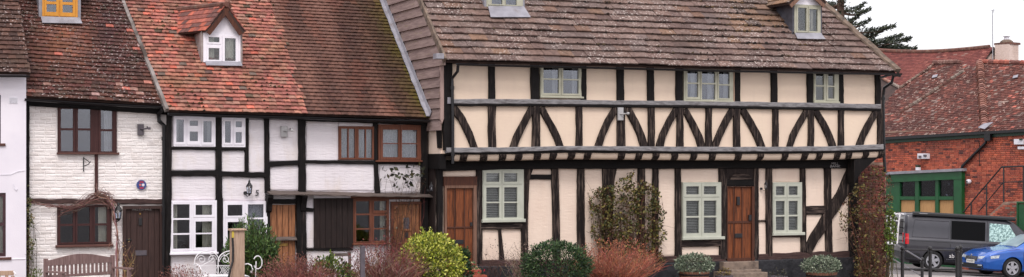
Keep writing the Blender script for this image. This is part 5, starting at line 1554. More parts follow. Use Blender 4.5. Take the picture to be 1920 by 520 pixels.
mb.make('brickwork', M['brick'], sw, kind='stuff')
rl = MB(); O2 = OS + .0
for pts, r in (([(1806, 399), (1824, 376.5), (1878, 313.5), (1990, 309)], .03), ([(1835, 397), (1853, 376), (1881.5, 342), (1990, 338)], .022)):
    rl.tube([atw(x, y, O2-.1) for x, y in pts], r, 6)
for x, y0, y1 in ((1882, 313, 380), (1919, 311, 378), (1850, 346, 408), (1821, 380, 433)):
    rl.tube([atw(x, y0, O2-.1), atw(x, y1+3, O2-.1)], .028, 6)
rl.make('railing', M['iron'], st)
wall_thing('green_door', 'dark green plank door at the right edge behind the blue car', 'door', [('panel', wbox(MB(), 1908, 383, 1950, 500, OS+.02, OS+.06), M['green_paint']), ('frame', wbox(MB(), 1906, 381, 1908, 500, OS+.02, OS+.09), M['green_paint']), ('head', wbox(MB(), 1906, 378.5, 1950, 381.5, OS+.02, OS+.09), M['green_paint'])])

# ================================================================== cedar behind the roof
TB = atd(1575, 315, 84.0)
tr = thing('cedar_tree', 'dark evergreen cedar with flat spreading branches behind the stone tiled roof', 'tree', (TB[0], TB[1], -1))
mb = MB(); H_ = 15.0
mb.tube([(TB[0], TB[1], -1), (TB[0]+.1, TB[1], 4), (TB[0], TB[1], 9), (TB[0]+.1, TB[1], H_)], [.55, .45, .3, .05], 9)
lp, ldr = [], []
br = [(8.2, 4.6, 0), (8.9, 4.3, .25), (7.6, 4.2, -.5)]
for z0 in np.arange(5.5, 14.6, .55):
    for k in range(2):
        a = rnd.uniform(0, 2*math.pi); L = (3.0 - (z0-5.5)*.2)*rnd.uniform(.6, 1.05)
        br.append((z0, L, a))
ax_ = math.atan2(-_s, _c)
for px, py, z0 in ((1716, 94, 7.6), (1706, 76, 7.9), (1690, 70, 8.0), (1676, 52, 8.2), (1664, 88, 7.8), (1620, 10, 10.2), (1612, 30, 9.2), (1655, 60, 8.3), (1640, 70, 8.0), (1688, 88, 7.6), (1700, 92, 7.5), (1630, 20, 9.8), (1580, 2, 11.2)):
    e = atd(px, py, 84 + rnd.uniform(-1, 1)); br.append((e[2] - .1 + rnd.uniform(-.25, .1), e, None))
for z0, L, a in br:
    b0 = np.array([TB[0], TB[1], z0])
    e = L if a is None else b0 + np.array([math.cos(a)*L, math.sin(a)*L, L*.12])
    d = e - b0; LL = np.linalg.norm(d)
    pts = [b0 + d*f + np.array([0, 0, .35*math.sin(f*math.pi)*(-.6)]) for f in np.linspace(0, 1, 7)]
    mb.tube(pts, [.09*(1-.85*f) for f in np.linspace(0, 1, 7)], 5)
    n = int(LL*150)
    f = nrng.random(n)**.65
    base = np.array([b0 + d*q + np.array([0, 0, -.21*math.sin(q*math.pi)]) for q in f])
    side = np.cross(d/LL, [0, 0, 1.0]); wd = .42*(1-f)+.10
    lo_ = base + side*(nrng.uniform(-1, 1, n)*wd)[:, None] + np.stack([np.zeros(n), np.zeros(n), nrng.uniform(-.02, .26, n)*(1-.4*f)], 1)
    lp.append(lo_); ldr.append(d/LL + nrng.normal(size=(n, 3))*.45 + np.array([0, 0, .45]))
mb.make('trunk', M['bark'], tr)
lp = np.concatenate(lp); ldr = np.concatenate(ldr)
leaves('crown', lp, ldr, .2, palette([(58,66,52), (44,54,44), (74,80,58), (36,44,38)], len(lp), .9), tr, .28)

# ================================================================== vehicles
class Body:
    """stations: x, z0 (sill), zb (belt), zt (top), hw (half width), rt (half width of roof or bonnet)"""
    def __init__(s, st): s.st = np.array(st, float)
    def par(s, x): return [np.interp(x, s.st[:, 0], s.st[:, k]) for k in range(1, 6)]
    def side(s, x):
        z0, zb, zt, hw, rt = s.par(x)
        k = min(1.0, max(0.0, (zt-zb)/.25))
        return [(hw-.10, z0), (hw-.02, z0+.06), (hw, z0+.22), (hw+.005, zb-.25 if zb-.25 > z0+.25 else z0+.26), (hw-.008, zb-.03), (hw-.03, zb+.01*k), (rt+(hw-rt)*.12*k, zt-.10*k-.01), (rt-.03, zt-.045*k), (rt-.12, zt-.012), (rt*.5, zt), (0, zt+.006)]
    def y(s, x, z):
        p = s.side(x)
        zs, ys = [q[1] for q in p[:8]], [q[0] for q in p[:8]]
        return float(np.interp(z, zs, ys))
    def mesh(s, wheels=(), r=.4, n=150):
        xs = np.unique(np.concatenate([np.linspace(s.st[0, 0], s.st[-1, 0], n), s.st[:, 0]]))
        vs, fs = [], []
        m = None
        for x in xs:
            p0 = s.side(x); p = []
            for a, b in zip(p0, p0[1:]):
                k = 7 if p0.index(a) in (1, 2, 3) else 2
                p += [(a[0]+(b[0]-a[0])*q/k, a[1]+(b[1]-a[1])*q/k) for q in range(k)]
            p.append(p0[-1]); ring = [(x, -y, z) for y, z in p[:-1]] + [(x, 0, p[-1][1])] + [(x, y, z) for y, z in p[-2::-1]]
            m = len(ring); vs += ring
        for i in range(len(xs)-1):
            for k in range(m): fs.append((i*m+k, i*m+(k+1) % m, (i+1)*m+(k+1) % m, (i+1)*m+k))
        hit = set()
        for i, (x, y, z) in enumerate(vs):     # open the wheel arches: snap the skin to the arch circle
            for wx in wheels:
                dx, dz = x-wx, z-.33; L = math.hypot(dx, dz)
                if L < r and abs(y) > .45:
                    hit.add(i); L = max(L, .02)
                    nx_, nz_ = wx + dx/L*r, .33 + dz/L*r
                    vs[i] = (nx_, math.copysign(s.y(nx_, nz_), y), nz_)
        fs = [f for f in fs if not all(q in hit for q in f)]
        fs += [tuple(range(m)), tuple(range((len(xs)-1)*m+m-1, (len(xs)-1)*m-1, -1))]
        return MB().add(vs, fs)
    def patch(s, mb, poly, sd, off=.006, th=.012, nx=8, nz_=6):
        """polygon with straight top and bottom given as [(x,z)...] quads: bottom-left, bottom-right, top-right, top-left"""
        a, b, c, d = [np.array(q, float) for q in poly]
        vs = []
        for j in range(nz_+1):
            for i in range(nx+1):
                u, v = i/nx, j/nz_
                q = (a*(1-u)+b*u)*(1-v) + (d*(1-u)+c*u)*v
                vs.append((q[0], sd*(s.y(q[0], q[1])+off), q[1]))
        fs = [(j*(nx+1)+i, j*(nx+1)+i+1, (j+1)*(nx+1)+i+1, (j+1)*(nx+1)+i) for j in range(nz_) for i in range(nx)]
        return mb.add(vs, fs)
    def front_x(s, y, z, sgn=1):
        xs = np.linspace(s.st[-1, 0], 0, 300) if sgn > 0 else np.linspace(s.st[0, 0], 0, 300)
        for x in xs:
            z0, zb, zt, hw, rt = s.par(x)
            if zt + .001 >= z and s.y(x, z) >= abs(y): return x
        return xs[-1]
    def fpatch(s, mb, poly, sgn=1, off=.008, nx=8, nz_=4):
        a, b, c, d = [np.array(q, float) for q in poly]
        vs = []
        for j in range(nz_+1):
            for i in range(nx+1):
                u, v = i/nx, j/nz_
                q = (a*(1-u)+b*u)*(1-v) + (d*(1-u)+c*u)*v
                vs.append((s.front_x(q[0], q[1], sgn)+sgn*off, q[0], q[1]))
        return mb.add(vs, [(j*(nx+1)+i, j*(nx+1)+i+1, (j+1)*(nx+1)+i+1, (j+1)*(nx+1)+i) for j in range(nz_) for i in range(nx)])
def arch_lips(b, parent, wheels, r, mat):
    for wx in wheels:
        for sd in (-1, 1):
            pts = []
            for a in np.linspace(-12, 192, 26):
                x, z = wx + r*math.cos(math.radians(a)), .33 + r*math.sin(math.radians(a))
                pts.append((x, sd*(b.y(x, z)-.004), z))
            MB().tube(pts, .016, 6).make('wheel_arch', mat, parent)
            n = 20                              # dark liner behind the wheel
            MB().add([(wx + r*1.02*math.cos(math.pi*k/n), sd*yy, .30 + r*1.02*math.sin(math.pi*k/n)) for yy in (.60, .86) for k in range(n+1)],
                     [(k, k+1, n+2+k, n+1+k) for k in range(n)] + [tuple(range(n+1))]).make('arch_liner', M['rubber'], parent)
def smooth_by_angle(o, ang=35):
    o.data.polygons.foreach_set('use_smooth', [True]*len(o.data.polygons))
    o.data.set_sharp_from_angle(angle=math.radians(ang))
def wheel(parent, x, y, R=.33, w=.21, rim=.22, spokes=5, out=1):
    prof = [(R-.1, -w/2), (R-.02, -w/2), (R, -w/2+.03), (R, w/2-.03), (R-.02, w/2), (R-.1, w/2)]
    n = 32; vs = []
    for k in range(n):
        a = 2*math.pi*k/n
        for r, yy in prof: vs.append((x + r*math.cos(a), y + yy, R + r*math.sin(a)))
    m = len(prof)
    t = MB().add(vs, [(k*m+i, k*m+(i+1) % m, ((k+1) % n)*m+(i+1) % m, ((k+1) % n)*m+i) for k in range(n) for i in range(m)]).make('wheel', M['tyre'], parent, smooth=False)
    mb = MB(); yo = y + out*(w/2-.025)
    vs = []
    for k in range(n):
        a = 2*math.pi*k/n
        for r, dy in ((rim+.015, .0), (rim+.015, .02), (rim-.025, .02), (rim-.03, -.06)): vs.append((x + r*math.cos(a), yo + out*dy, R + r*math.sin(a)))
    mb.add(vs, [(k*4+i, k*4+i+1, ((k+1) % n)*4+i+1, ((k+1) % n)*4+i) for k in range(n) for i in range(3)])
    for k in range(spokes):
        a = 2*math.pi*k/spokes + .3
        ca, sa = math.cos(a), math.sin(a)
        def pt(r, s_, dy): return (x + ca*r - sa*s_, yo + out*dy, R + sa*r + ca*s_)
        mb.add([pt(.03, -.045, .012), pt(.03, .045, .012), pt(rim, .055, .012), pt(rim, -.055, .012), pt(.03, -.045, -.03), pt(.03, .045, -.03), pt(rim, .055, -.03), pt(rim, -.055, -.03)],
               [(0,1,2,3), (0,4,5,1), (1,5,6,2), (2,6,7,3), (3,7,4,0)])
    vs = [(x + .055*math.cos(2*math.pi*k/12), yo + out*.02, R + .055*math.sin(2*math.pi*k/12)) for k in range(12)]
    mb.add(vs, [tuple(range(12))])
    mb.make('rim', M['alloy'], t)
    vs = [(x + (rim+.01)*math.cos(2*math.pi*k/24), yo - out*.05, R + (rim+.01)*math.sin(2*math.pi*k/24)) for k in range(24)]
    MB().add(vs, [tuple(range(24))]).make('brake_disc', M['rubber'], t)
    return t
M['tyre'] = pmat('tyre_rubber', lin(34,33,34), lin(26,25,26), 12, .85)
M['rubber'] = pmat('black_trim', lin(26,26,28), lin(20,20,22), 10, .6)
M['alloy'] = pmat('alloy_rim', lin(196,196,202), lin(178,178,184), 8, .3, metal=.7)
M['van_paint'] = pmat('dark_grey_metallic', lin(54,53,60), lin(47,46,53), 2, .35, metal=.35, coat=.6)
M['blue_paint'] = pmat('bright_blue_metallic', lin(18,90,176), lin(14,78,164), 2, .3, metal=.25, coat=.9)
M['car_glass'] = pmat('dark_car_glass', lin(10,10,12), None, rough=.08, spec=.08)
M['screen_glass'] = pmat('pale_screen', lin(150,170,176), lin(126,146,154), 1.5, .12)
t_ = NT('foil_sunshade'); t_.b.inputs['Roughness'].default_value = .35; t_.b.inputs['Metallic'].default_value = .5
v_ = t_.noise(t_.pos(), 16.0, 4.0, .7); t_.color(t_.mix(t_.ramp(v_, .42, .58), lin(196,226,220), lin(110,140,138))); t_.bump(v_, .8, .03)
M['foil'] = t_.m
M['red_lens'] = pmat('red_lens', lin(196,24,34), lin(170,18,28), 9, .2)
M['clear_lens'] = pmat('headlamp_lens', lin(206,214,220), lin(150,158,166), 14, .12, metal=.3)
M['plate'] = pmat('number_plate', lin(236,234,226), None, rough=.4)
M['chrome'] = pmat('chrome', lin(200,200,204), None, rough=.2, metal=.9)

# ---- van: its right hand side and tail towards us, nose to the right
VA = math.radians(-24)
pw = atd(1748, 507.5, 53.0)
Rv = Matrix.Rotation(VA, 3, 'Z') @ Matrix.Rotation(.055, 3, 'Y')
vl = Vector(pw) - Rv @ Vector((-1.45, -.93, 0))
van = thing('camper_van', 'dark grey camper van with roof awning parked before the green shop front', 'van', vl, rot=(0, .055, VA))
vb = Body([(-2.46, .42, 1.05, 1.70, .84, .72), (-2.44, .36, 1.05, 1.84, .90, .77), (-2.36, .30, 1.06, 1.92, .93, .80), (-1.6, .26, 1.07, 1.965, .95, .82), (.5, .26, 1.07, 1.96, .95, .82), (1.0, .26, 1.07, 1.93, .95, .81), (1.3, .26, 1.07, 1.82, .95, .78), (1.7, .26, 1.06, 1.52, .95, .76), (2.05, .26, 1.03, 1.18, .94, .78), (2.3, .28, .96, 1.04, .91, .78), (2.44, .3, .82, .86, .84, .72), (2.5, .34, .7, .72, .74, .62)])
o = vb.mesh((-1.45, 1.5), .40).make('body', M['van_paint'], van); smooth_by_angle(o)
arch_lips(vb, van, (-1.45, 1.5), .40, M['van_paint'])
for x in (-1.45, 1.5):
    for sd in (-1, 1): wheel(van, x, sd*.84, out=sd)
mb = MB().box(-2.2, 2.2, -.72, .72, .2, .6); mb.make('underbody', M['rubber'], van)
for sd in (-1, 1):
    vb.patch(MB(), [(-.86, 1.1), (.30, 1.1), (.30, 1.74), (-.86, 1.74)], sd).make('side_window', M['car_glass'], van)
    vb.patch(MB(), [(.44, 1.1), (1.5, 1.1), (1.12, 1.70), (.44, 1.72)], sd, .007).make('front_window', M['foil'], van)
    vb.patch(MB(), [(-2.42, .86), (-2.30, .86), (-2.31, 1.22), (-2.42, 1.22)], sd, .012, nx=3).make('tail_light', M['red_lens'], van)
    vb.patch(MB(), [(-1.0, .40), (1.05, .40), (1.05, .425), (-1.0, .425)], sd, .012, nz_=1).make('sill_trim', M['chrome'], van)
    vb.patch(MB(), [(-2.4, .40), (-1.92, .40), (-1.92, .56), (-2.4, .56)], sd, .01, nz_=2).make('bumper', M['rubber'], van)
    vb.patch(MB(), [(-.895, .48), (-.875, .48), (-.875, 1.76), (-.895, 1.76)], sd, .004, nx=1).make('door_gap', M['rubber'], van)
    vb.patch(MB(), [(.36, .48), (.378, .48), (.378, 1.78), (.36, 1.78)], sd, .004, nx=1).make('door_gap', M['rubber'], van)
    vb.patch(MB(), [(-2.25, .98), (.36, .98), (.36, .992), (-2.25, .992)], sd, .005, nz_=1).make('crease', M['rubber'], van)
    for x in (.14, .55): vb.patch(MB(), [(x, .93), (x+.17, .93), (x+.17, .965), (x, .965)], sd, .03, nx=2, nz_=1).make('door_handle', M['van_paint'], van)
    # pressed panel outline behind the dark window
    mb = MB(); ring = [(-2.2, 1.12), (-.94, 1.12), (-.94, 1.7), (-2.12, 1.7)]
    for a, b in zip(ring, ring[1:] + ring[:1]):
        mb.tube([(a[0]+(b[0]-a[0])*f, sd*(vb.y(a[0]+(b[0]-a[0])*f, a[1]+(b[1]-a[1])*f)-.004), a[1]+(b[1]-a[1])*f) for f in np.linspace(0, 1, 8)], .012, 5)
    mb.make('panel_pressing', M['van_paint'], van)
    mb = MB().tube([(1.42, sd*.95, 1.12), (1.44, sd*1.05, 1.15)], .03, 6); mb.lathe((1.45, sd*1.1, 1.06), [(.06, 0), (.1, .05), (.11, .15), (.09, .24), (.04, .27)], 10); mb.make('wing_mirror', M['rubber'], van)
aw = MB(); n = 10
prof = [(-.80, 1.985), (-.90, 1.975), (-.945, 1.93), (-.945, 1.87), (-.90, 1.845), (-.80, 1.86)]
aw.prism([(-2.2, a, b) for a, b in prof], (3.5, 0, 0)); aw.make('awning', M['rubber'], van)
MB().prism([(-2.0, -.9, 1.925), (-1.72, -.9, 1.925), (-1.72, -.9, 1.945), (-2.0, -.9, 1.945)], (0, -.05, 0)).make('awning_badge', M['chrome'], van)
fp = MB(); vb.fpatch(fp, [(-.7, 1.12), (.7, 1.12), (.62, 1.7), (-.62, 1.7)], -1); fp.make('rear_window', M['car_glass'], van)
vb.fpatch(MB(), [(-.84, .4), (.84, .4), (.84, .58), (-.84, .58)], -1, .03).make('rear_bumper', M['rubber'], van)
vb.fpatch(MB(), [(-.8, .9), (-.66, .9), (-.66, 1.24), (-.8, 1.24)], -1, .012, 2).make('rear_lamp', M['red_lens'], van)
vb.fpatch(MB(), [(.66, .9), (.8, .9), (.8, 1.24), (.66, 1.24)], -1, .012, 2).make('rear_lamp', M['red_lens'], van)
text_obj('logo_lettering', 'ab', .2, (-.82, -(vb.y(-.82, .55)+.008), .53), (math.radians(90), 0, 0), M['letter_white'], van, depth=.002)
# bicycle carrier on the tailgate
rk = MB()
for y in (-.62, .62):
    rk.tube([(-2.46, y, 1.86), (-2.58, y, 1.9), (-2.62, y, 1.4), (-2.62, y, .85), (-2.95, y, .82)], .03, 6)
for z in (1.86, 1.62, 1.4, 1.18, .95): rk.tube([(-2.61, -.62, z), (-2.61, .62, z)], .024, 6)
for x in (-2.72, -2.9): rk.tube([(x, -.8, .83), (x, .8, .83)], .04, 6)
rk.tube([(-2.62, -.3, 1.85), (-2.8, -.3, 1.75), (-2.8, -.3, 1.2), (-2.62, -.3, 1.1)], .025, 6)
rk.tube([(-2.62, .3, 1.85), (-2.8, .3, 1.75), (-2.8, .3, 1.2), (-2.62, .3, 1.1)], .025, 6)
rk.make('bicycle_carrier', M['white_iron'], van)

# ---- blue car: its nose towards us and to the left
CA = math.radians(168)
pw = atd(1897, 521.5, 50.5)
Rc = Matrix.Rotation(CA, 3, 'Z') @ Matrix.Rotation(-.045, 3, 'Y')
cl = Vector(pw) - Rc @ Vector((1.34, .88, 0))
car = thing('blue_car', 'bright blue hatchback at the right edge parked in front of the grey van', 'car', cl, rot=(0, -.045, CA))
cb = Body([(-2.34, .42, .80, .88, .74, .66), (-2.28, .34, .86, .96, .82, .7), (-2.0, .26, .92, 1.08, .88, .66), (-1.5, .22, .94, 1.28, .905, .60), (-.9, .2, .94, 1.42, .91, .58), (-.2, .2, .94, 1.465, .91, .58), (.25, .2, .93, 1.43, .91, .58), (.7, .2, .93, 1.22, .91, .62), (1.12, .2, .92, .985, .905, .72), (1.45, .2, .88, .945, .90, .74), (1.9, .2, .80, .87, .88, .72), (2.12, .21, .73, .79, .85, .68), (2.24, .22, .66, .71, .80, .62), (2.31, .24, .58, .62, .70, .54), (2.34, .27, .50, .54, .56, .42)])
o = cb.mesh((1.34, -1.33), .365).make('body', M['blue_paint'], car); smooth_by_angle(o, 40)
arch_lips(cb, car, (1.34, -1.33), .365, M['blue_paint'])
for x in (1.34, -1.33):
    for sd in (-1, 1): wheel(car, x, sd*.80, .32, .205, .215, out=sd)
MB().box(-2.1, 2.05, -.68, .68, .18, .5).make('underbody', M['rubber'], car)
for sd in (-1, 1):
    cb.patch(MB(), [(-.15, .96), (.92, .96), (.32, 1.34), (-.15, 1.385)], sd, .006).make('front_window', M['car_glass'], car)
    cb.patch(MB(), [(-1.25, .97), (-.21, .96), (-.21, 1.385), (-1.0, 1.34)], sd, .006).make('rear_window', M['car_glass'], car)
    cb.patch(MB(), [(1.84, .63), (2.1, .60), (2.11, .68), (1.8, .73)], sd, .010, nx=6).make('headlight', M['clear_lens'], car)
    cb.patch(MB(), [(-.19, .3), (-.175, .3), (-.175, 1.4), (-.19, 1.4)], sd, .004, nx=1).make('door_gap', M['rubber'], car)
    cb.patch(MB(), [(.95, .3), (.965, .3), (.965, .95), (.95, .95)], sd, .004, nx=1).make('door_gap', M['rubber'], car)
    for x in (-.1, -1.05): cb.patch(MB(), [(x, .8), (x+.2, .8), (x+.2, .835), (x, .835)], sd, .03, nx=2, nz_=1).make('door_handle', M['blue_paint'], car)
    cb.fpatch(MB(), [(sd*.40, .565), (sd*.69, .585), (sd*.74, .68), (sd*.42, .655)], 1, .01).make('headlight', M['clear_lens'], car)
    cb.fpatch(MB(), [(sd*.48, .345), (sd*.70, .345), (sd*.70, .39), (sd*.48, .385)], 1, .024).make('fog_lamp', M['clear_lens'], car)
    mb = MB().tube([(.72, sd*.86, .95), (.7, sd*1.0, .98)], .03, 6); mb.lathe((.68, sd*1.0, .93), [(.06, 0), (.09, .03), (.09, .12), (.05, .16)], 10); mb.make('wing_mirror', M['blue_paint'], car)
# windscreen between the pillars
def topz(x): return cb.par(x)[2]
xs_ = np.linspace(.30, 1.06, 8); vs = []
for x in xs_:
    rt = cb.par(x)[4]-.07
    for k in range(7): 
        yy = -rt + 2*rt*k/6; vs.append((x, yy, topz(x) + .012 - .012*(abs(yy)/rt)**2))
MB().add(vs, [(i*7+k, i*7+k+1, (i+1)*7+k+1, (i+1)*7+k) for i in range(7) for k in range(6)]).make('windscreen', M['screen_glass'], car, smooth=True)
cb.fpatch(MB(), [(-.40, .50), (.40, .50), (.37, .645), (-.37, .645)], 1, .012, 10).make('grille', M['rubber'], car)
mb = MB()
for k in range(9):
    y = -.34 + .68*k/8; x = cb.front_x(y, .57)+.018
    mb.box(x-.01, x+.008, y-.008, y+.008, .515, .635)
mb.make('grille_slats', M['chrome'], car, kind='stuff')
cb.fpatch(MB(), [(-.72, .26), (.72, .26), (.72, .40), (-.72, .40)], 1, .014, 12).make('lower_grille', M['rubber'], car)
MB().box(2.352, 2.366, -.26, .26, .42, .53).make('number_plate', M['plate'], car)
text_obj('plate_lettering', 'YD18 GFX', .085, (2.369, 0, .475), (math.radians(90), 0, math.radians(90)), M['letter_black'], car, depth=.001, width=.45)
MB().disc((2.33, 0, .665), .045, .012, 'x', 14).make('bonnet_badge', M['chrome'], car)

# ---- black post and rail barrier in front of the van
def iron_post(mb, p, h, r=.045):
    mb.lathe(p, [(r, -.3), (r, h-.14), (r*1.35, h-.13), (r*1.35, h-.1), (r*.8, h-.09), (r*.8, h-.07), (r*1.15, h-.05), (r*1.25, h-.02), (r*.9, h+.02), (.005, h+.04)], 12)
fpt = [(1692, 41.0), (1744, 41.2), (1795, 41.4)]
rail_ = thing('railing', 'black iron post and rail barrier in front of the parked van', 'railing', atd(1692, 520, 41))
pts = []
for px, d in fpt:
    p = atd(px, 315, d); z0 = ground_z(p[0]) + .1
    top = atd(px, 461.5, d)[2]
    mb = MB(); iron_post(mb, (p[0], p[1], z0), top - z0 - .04, .052 if px > 1780 else .046); mb.make('post', M['iron'], rail_); pts.append((p, z0))
for ya, yb in ((468, 470), (504.5, 505.5)):
    mb = MB().tube([atd(1692, ya, 41.0), atd(1744, (ya+yb)/2, 41.2), atd(1795, yb, 41.4)], .022, 6); mb.make('rail', M['iron'], rail_)
fpt2 = [(1801, 43.0, 459.5), (1729, 44.6, 482), (1664, 42.0, 480)]
rail2_ = thing('railing', 'second black iron barrier running back at an angle towards the van tail', 'railing', atd(1800, 520, 43))
for px, d, yt in fpt2:
    p = atd(px, 315, d); z0 = ground_z(p[0]) + .1
    top = atd(px, yt, d)[2]
    mb = MB(); iron_post(mb, (p[0], p[1], z0), max(.4, top - z0 - .04)); mb.make('post', M['iron'], rail2_)
for (xa, ya, da), (xb, yb, db) in ((((1664, 448, 42.0)), (1729, 488, 44.6)), ((1664, 480, 42.0), (1725, 516, 44.6))):
    MB().tube([atd(xa, ya, da), atd(xb, yb, db)], .024, 6).make('rail', M['steel'], rail2_)

# ================================================================== lamps and small fixtures on the fronts
def lantern(name, label, px, py, Y, s=1.0, mat='iron', arm=.16, hang=False):
    p = at(px, py, Y)
    yy = Y - arm
    p = at(px, py, yy)
    t = thing(name, label, 'lantern', (p[0], Y, p[2]))
    c = np.array([p[0], yy, p[2]])
    mb = MB()
    r0, r1, h = .062*s, .085*s, .19*s
    n = 6
    for k in range(n):
        a = 2*math.pi*k/n; mb.tube([c + [r0*math.cos(a), r0*math.sin(a), -h/2], c + [r1*math.cos(a), r1*math.sin(a), h/2]], .008*s, 4)
    mb.lathe(c + [0, 0, h/2], [(r1*1.2, 0), (r1*1.1, .02*s), (.04*s, .1*s), (.03*s, .12*s), (.035*s, .14*s), (.008*s, .2*s)], 6)
    mb.lathe(c - [0, 0, h/2], [(.012*s, -.08*s), (.03*s, -.06*s), (r0*1.1, -.015*s), (r0*1.1, 0)], 6)
    mb.make('cage', M[mat], t)
    MB().lathe(c - [0, 0, h/2], [(r0*.9, 0), (r1*.9, h)], 6).make('glass', M['lamp_glass'], t)
    MB().lathe(c - [0, 0, h*.3], [(.02*s, 0), (.03*s, .05*s), (.02*s, .1*s)], 8).make('bulb', M['white_plastic'], t)
    mb = MB()
    w = np.array([p[0] - .07*s, Y, p[2]])
    mb.disc((w[0], Y-.03, w[2] - .1*s), .055*s, .035, 'y', 14)
    mb.tube([w + [0, -.02, -.1*s], w + [.02, -arm*.5, -.2*s], c + [0, 0, -h/2-.07*s]], .011*s, 6)
    mb.make('bracket', M[mat], t)
    return t
lantern('wall_lantern', 'black hexagonal wall lantern beside the dark plank door', 222, 402, YB, .86, 'iron')
lantern('wall_lantern', 'black coach lantern on white panel left of the painted 5', 467.5, 356, YC, .76)
lantern('wall_lantern', 'black lantern beside the right hand oak door of the cream house', 1436, 350, YG, .56)
lantern('wall_lantern', 'small bulkhead lantern on dark timbers left of the cream house', 808.5, 353, -.3, .5, 'iron', .12)
p = at(481.5, 362.5, YC)
o = text_obj('house_number', '5', .19, (p[0], YC-.0, p[2]), (math.radians(90), 0, 0), M['letter_black'], None, depth=.008, shear=.15)
tag(o, 'black painted number 5 on the white panel beside the lantern', 'house number')
def spot(name, label, box, Y, mat, head):
    x0, x1, z0, z1 = rect(Y, *box)
    t = thing(name, label, 'security light', ((x0+x1)/2, Y, z0))
    MB().bbox(x0, x1, Y-.05, Y, z0, z1, .006).make('back_plate', M[mat], t)
    hx, hy = head
    q = at(hx, hy, Y-.2); a = at((box[0]+box[2])/2, hy+1, Y-.05)
    mb = MB().tube([a, at((box[2]+hx)/2, hy+.6, Y-.14), q], .018, 8); mb.tube([q - [.01, 0, 0], q + [.045, -.02, .0]], .03, 8)
    mb.make('arm', M[mat], t)
    MB().tube([at(hx-2, hy, Y-.18), at(hx-2, hy-4, Y-.18)], .012, 6).make('sensor', M['iron'], t)
    return t
spot('security_light', 'dark grey security light on the white brick beside the downpipe', (257.5, 233, 269, 254), YB, 'slate_plastic', (278, 241))
spot('security_light', 'pale grey security light on the white panel under the orange roof', (526, 237, 538, 257), YC, 'grey_plastic', (546, 244.5))
spot('security_light', 'pale grey light box on a post of the cream house', (1157.5, 202, 1167.5, 226), YU-.035, 'grey_plastic', (1176, 213))
p = at(265, 347, YB)
pl = thing('wall_plaque', 'round blue and red plaque on the white painted brick', 'plaque', (p[0], YB, p[2]))
MB().disc((p[0], YB-.025, p[2]), .105, .04, 'y', 26).make('disc', pmat('plaque_blue', lin(58,78,140), lin(44,60,116), 14, .35), pl)
mr = pmat('plaque_red', lin(168,50,76), lin(140,44,70), 14, .4)
for z0, z1 in ((.042, .085), (-.085, -.045)):
    MB().prism([(p[0]-.05, YB-.03, p[2]+z0), (p[0]+.05, YB-.03, p[2]+z0), (p[0]+.035, YB-.03, p[2]+z1), (p[0]-.035, YB-.03, p[2]+z1)] if z0 > 0 else [(p[0]-.035, YB-.03, p[2]+z0), (p[0]+.035, YB-.03, p[2]+z0), (p[0]+.055, YB-.03, p[2]+z1), (p[0]-.055, YB-.03, p[2]+z1)], (0, .006, 0)).make('red_band', mr, pl)
MB().disc((p[0]+.035, YB-.032, p[2]), .03, .008, 'y', 14).make('white_roundel', M['white_plastic'], pl)
MB().disc((p[0]-.03, YB-.032, p[2]), .024, .008, 'y', 14).make('red_roundel', pmat('plaque_orange', lin(206,110,96), None), pl)
mb = MB()
Yb_ = YB - .02
mb.tube([at(156.5, 294.5, Yb_), at(156.5, 322, Yb_)], .012, 6)
q0 = np.array(at(156.5, 296, Yb_)); q1 = np.array(at(156.5, 312, Yb_)); tip = np.array(at(168, 305, Yb_)) + [0, -.06, 0]
mb.tube([q0, tip], .009, 6); mb.tube([q1, q1 + (tip-q1)*.7 + [0, 0, -.02], tip], .009, 6); mb.tube([tip, tip + [.02, 0, .03]], .008, 5)
tag(mb.make('hanging_bracket', M['iron'], None), 'small black iron hanging basket bracket below the upper window', 'bracket')

# ================================================================== garden things
def gpos(px, Y): 
    p = at(px, 480, Y); return np.array([p[0], Y, ground_z(p[0]) + .03])
def zat(py, px, Y): return at(px, py, Y)[2]
def bush(name, label, px0, px1, ytop, Y, n, size, cols, asp=.5, lump=.14, cat='shrub', k=1.0, stems=(86,70,56), lumps=3.0, shell=.6, zc=None, depthk=.9, low=-1.0):
    cx = (px0+px1)/2; g = gpos(cx, Y)
    rx = (at(px1, 480, Y)[0]-at(px0, 480, Y)[0])/2
    zt_ = zat(ytop, cx, Y)
    rz = (zt_-g[2])*.53; c = np.array([g[0], Y, zt_-rz])
    t = thing(name, label, cat, g)
    pts, dirs = blob_points(c, (rx, rx*depthk, rz), n, lump, shell, lumps, low, seed=rnd.uniform(0, 30))
    ex, ed_ = [], []                        # stray shoots break the outline
    for _ in range(26):
        d = nrng.normal(size=3); d[2] = abs(d[2])*.8 + .1; d /= np.linalg.norm(d)
        for f in np.linspace(.86, 1.0 + rnd.uniform(.05, .2), 14):
            ex.append(c + d*np.array((rx, rx*depthk, rz))*f + nrng.normal(size=3)*.018); ed_.append(d + nrng.normal(size=3)*.5)
    pts = np.concatenate([pts, ex]); dirs = np.concatenate([dirs, ed_])
    cs = palette(cols, len(pts), k, .25)
    leaves('foliage', pts, dirs, size, cs, t, asp)
    twig_bundle('branches', g, 22, rx*.75, (zt_-g[2])*.8, .016, [stems], t, fork=2, base_r=.1)
    return t
bush('lime_bush', 'rounded yellow green bush in front of the orange pine door', 749, 864, 437, -3.0, 9500, .058, [(206,206,92), (186,192,72), (164,174,58), (120,136,46), (216,214,116), (80,98,38)], .62, .12, k=.78, lumps=5.0, shell=.7)
bush('dark_bush', 'rounded dark green evergreen bush before the cream wall', 984, 1103, 454, -2.6, 6500, .075, [(58,82,50), (46,68,44), (72,98,58), (36,54,38), (84,106,62)], .35, .14, k=.8, lumps=4.0, shell=.65)
bush('green_bush', 'small dark green bush beside the terracotta planters', 850, 882, 470, -1.9, 900, .08, [(58,84,54), (44,66,44), (74,100,58)], .5, .2, k=.8)
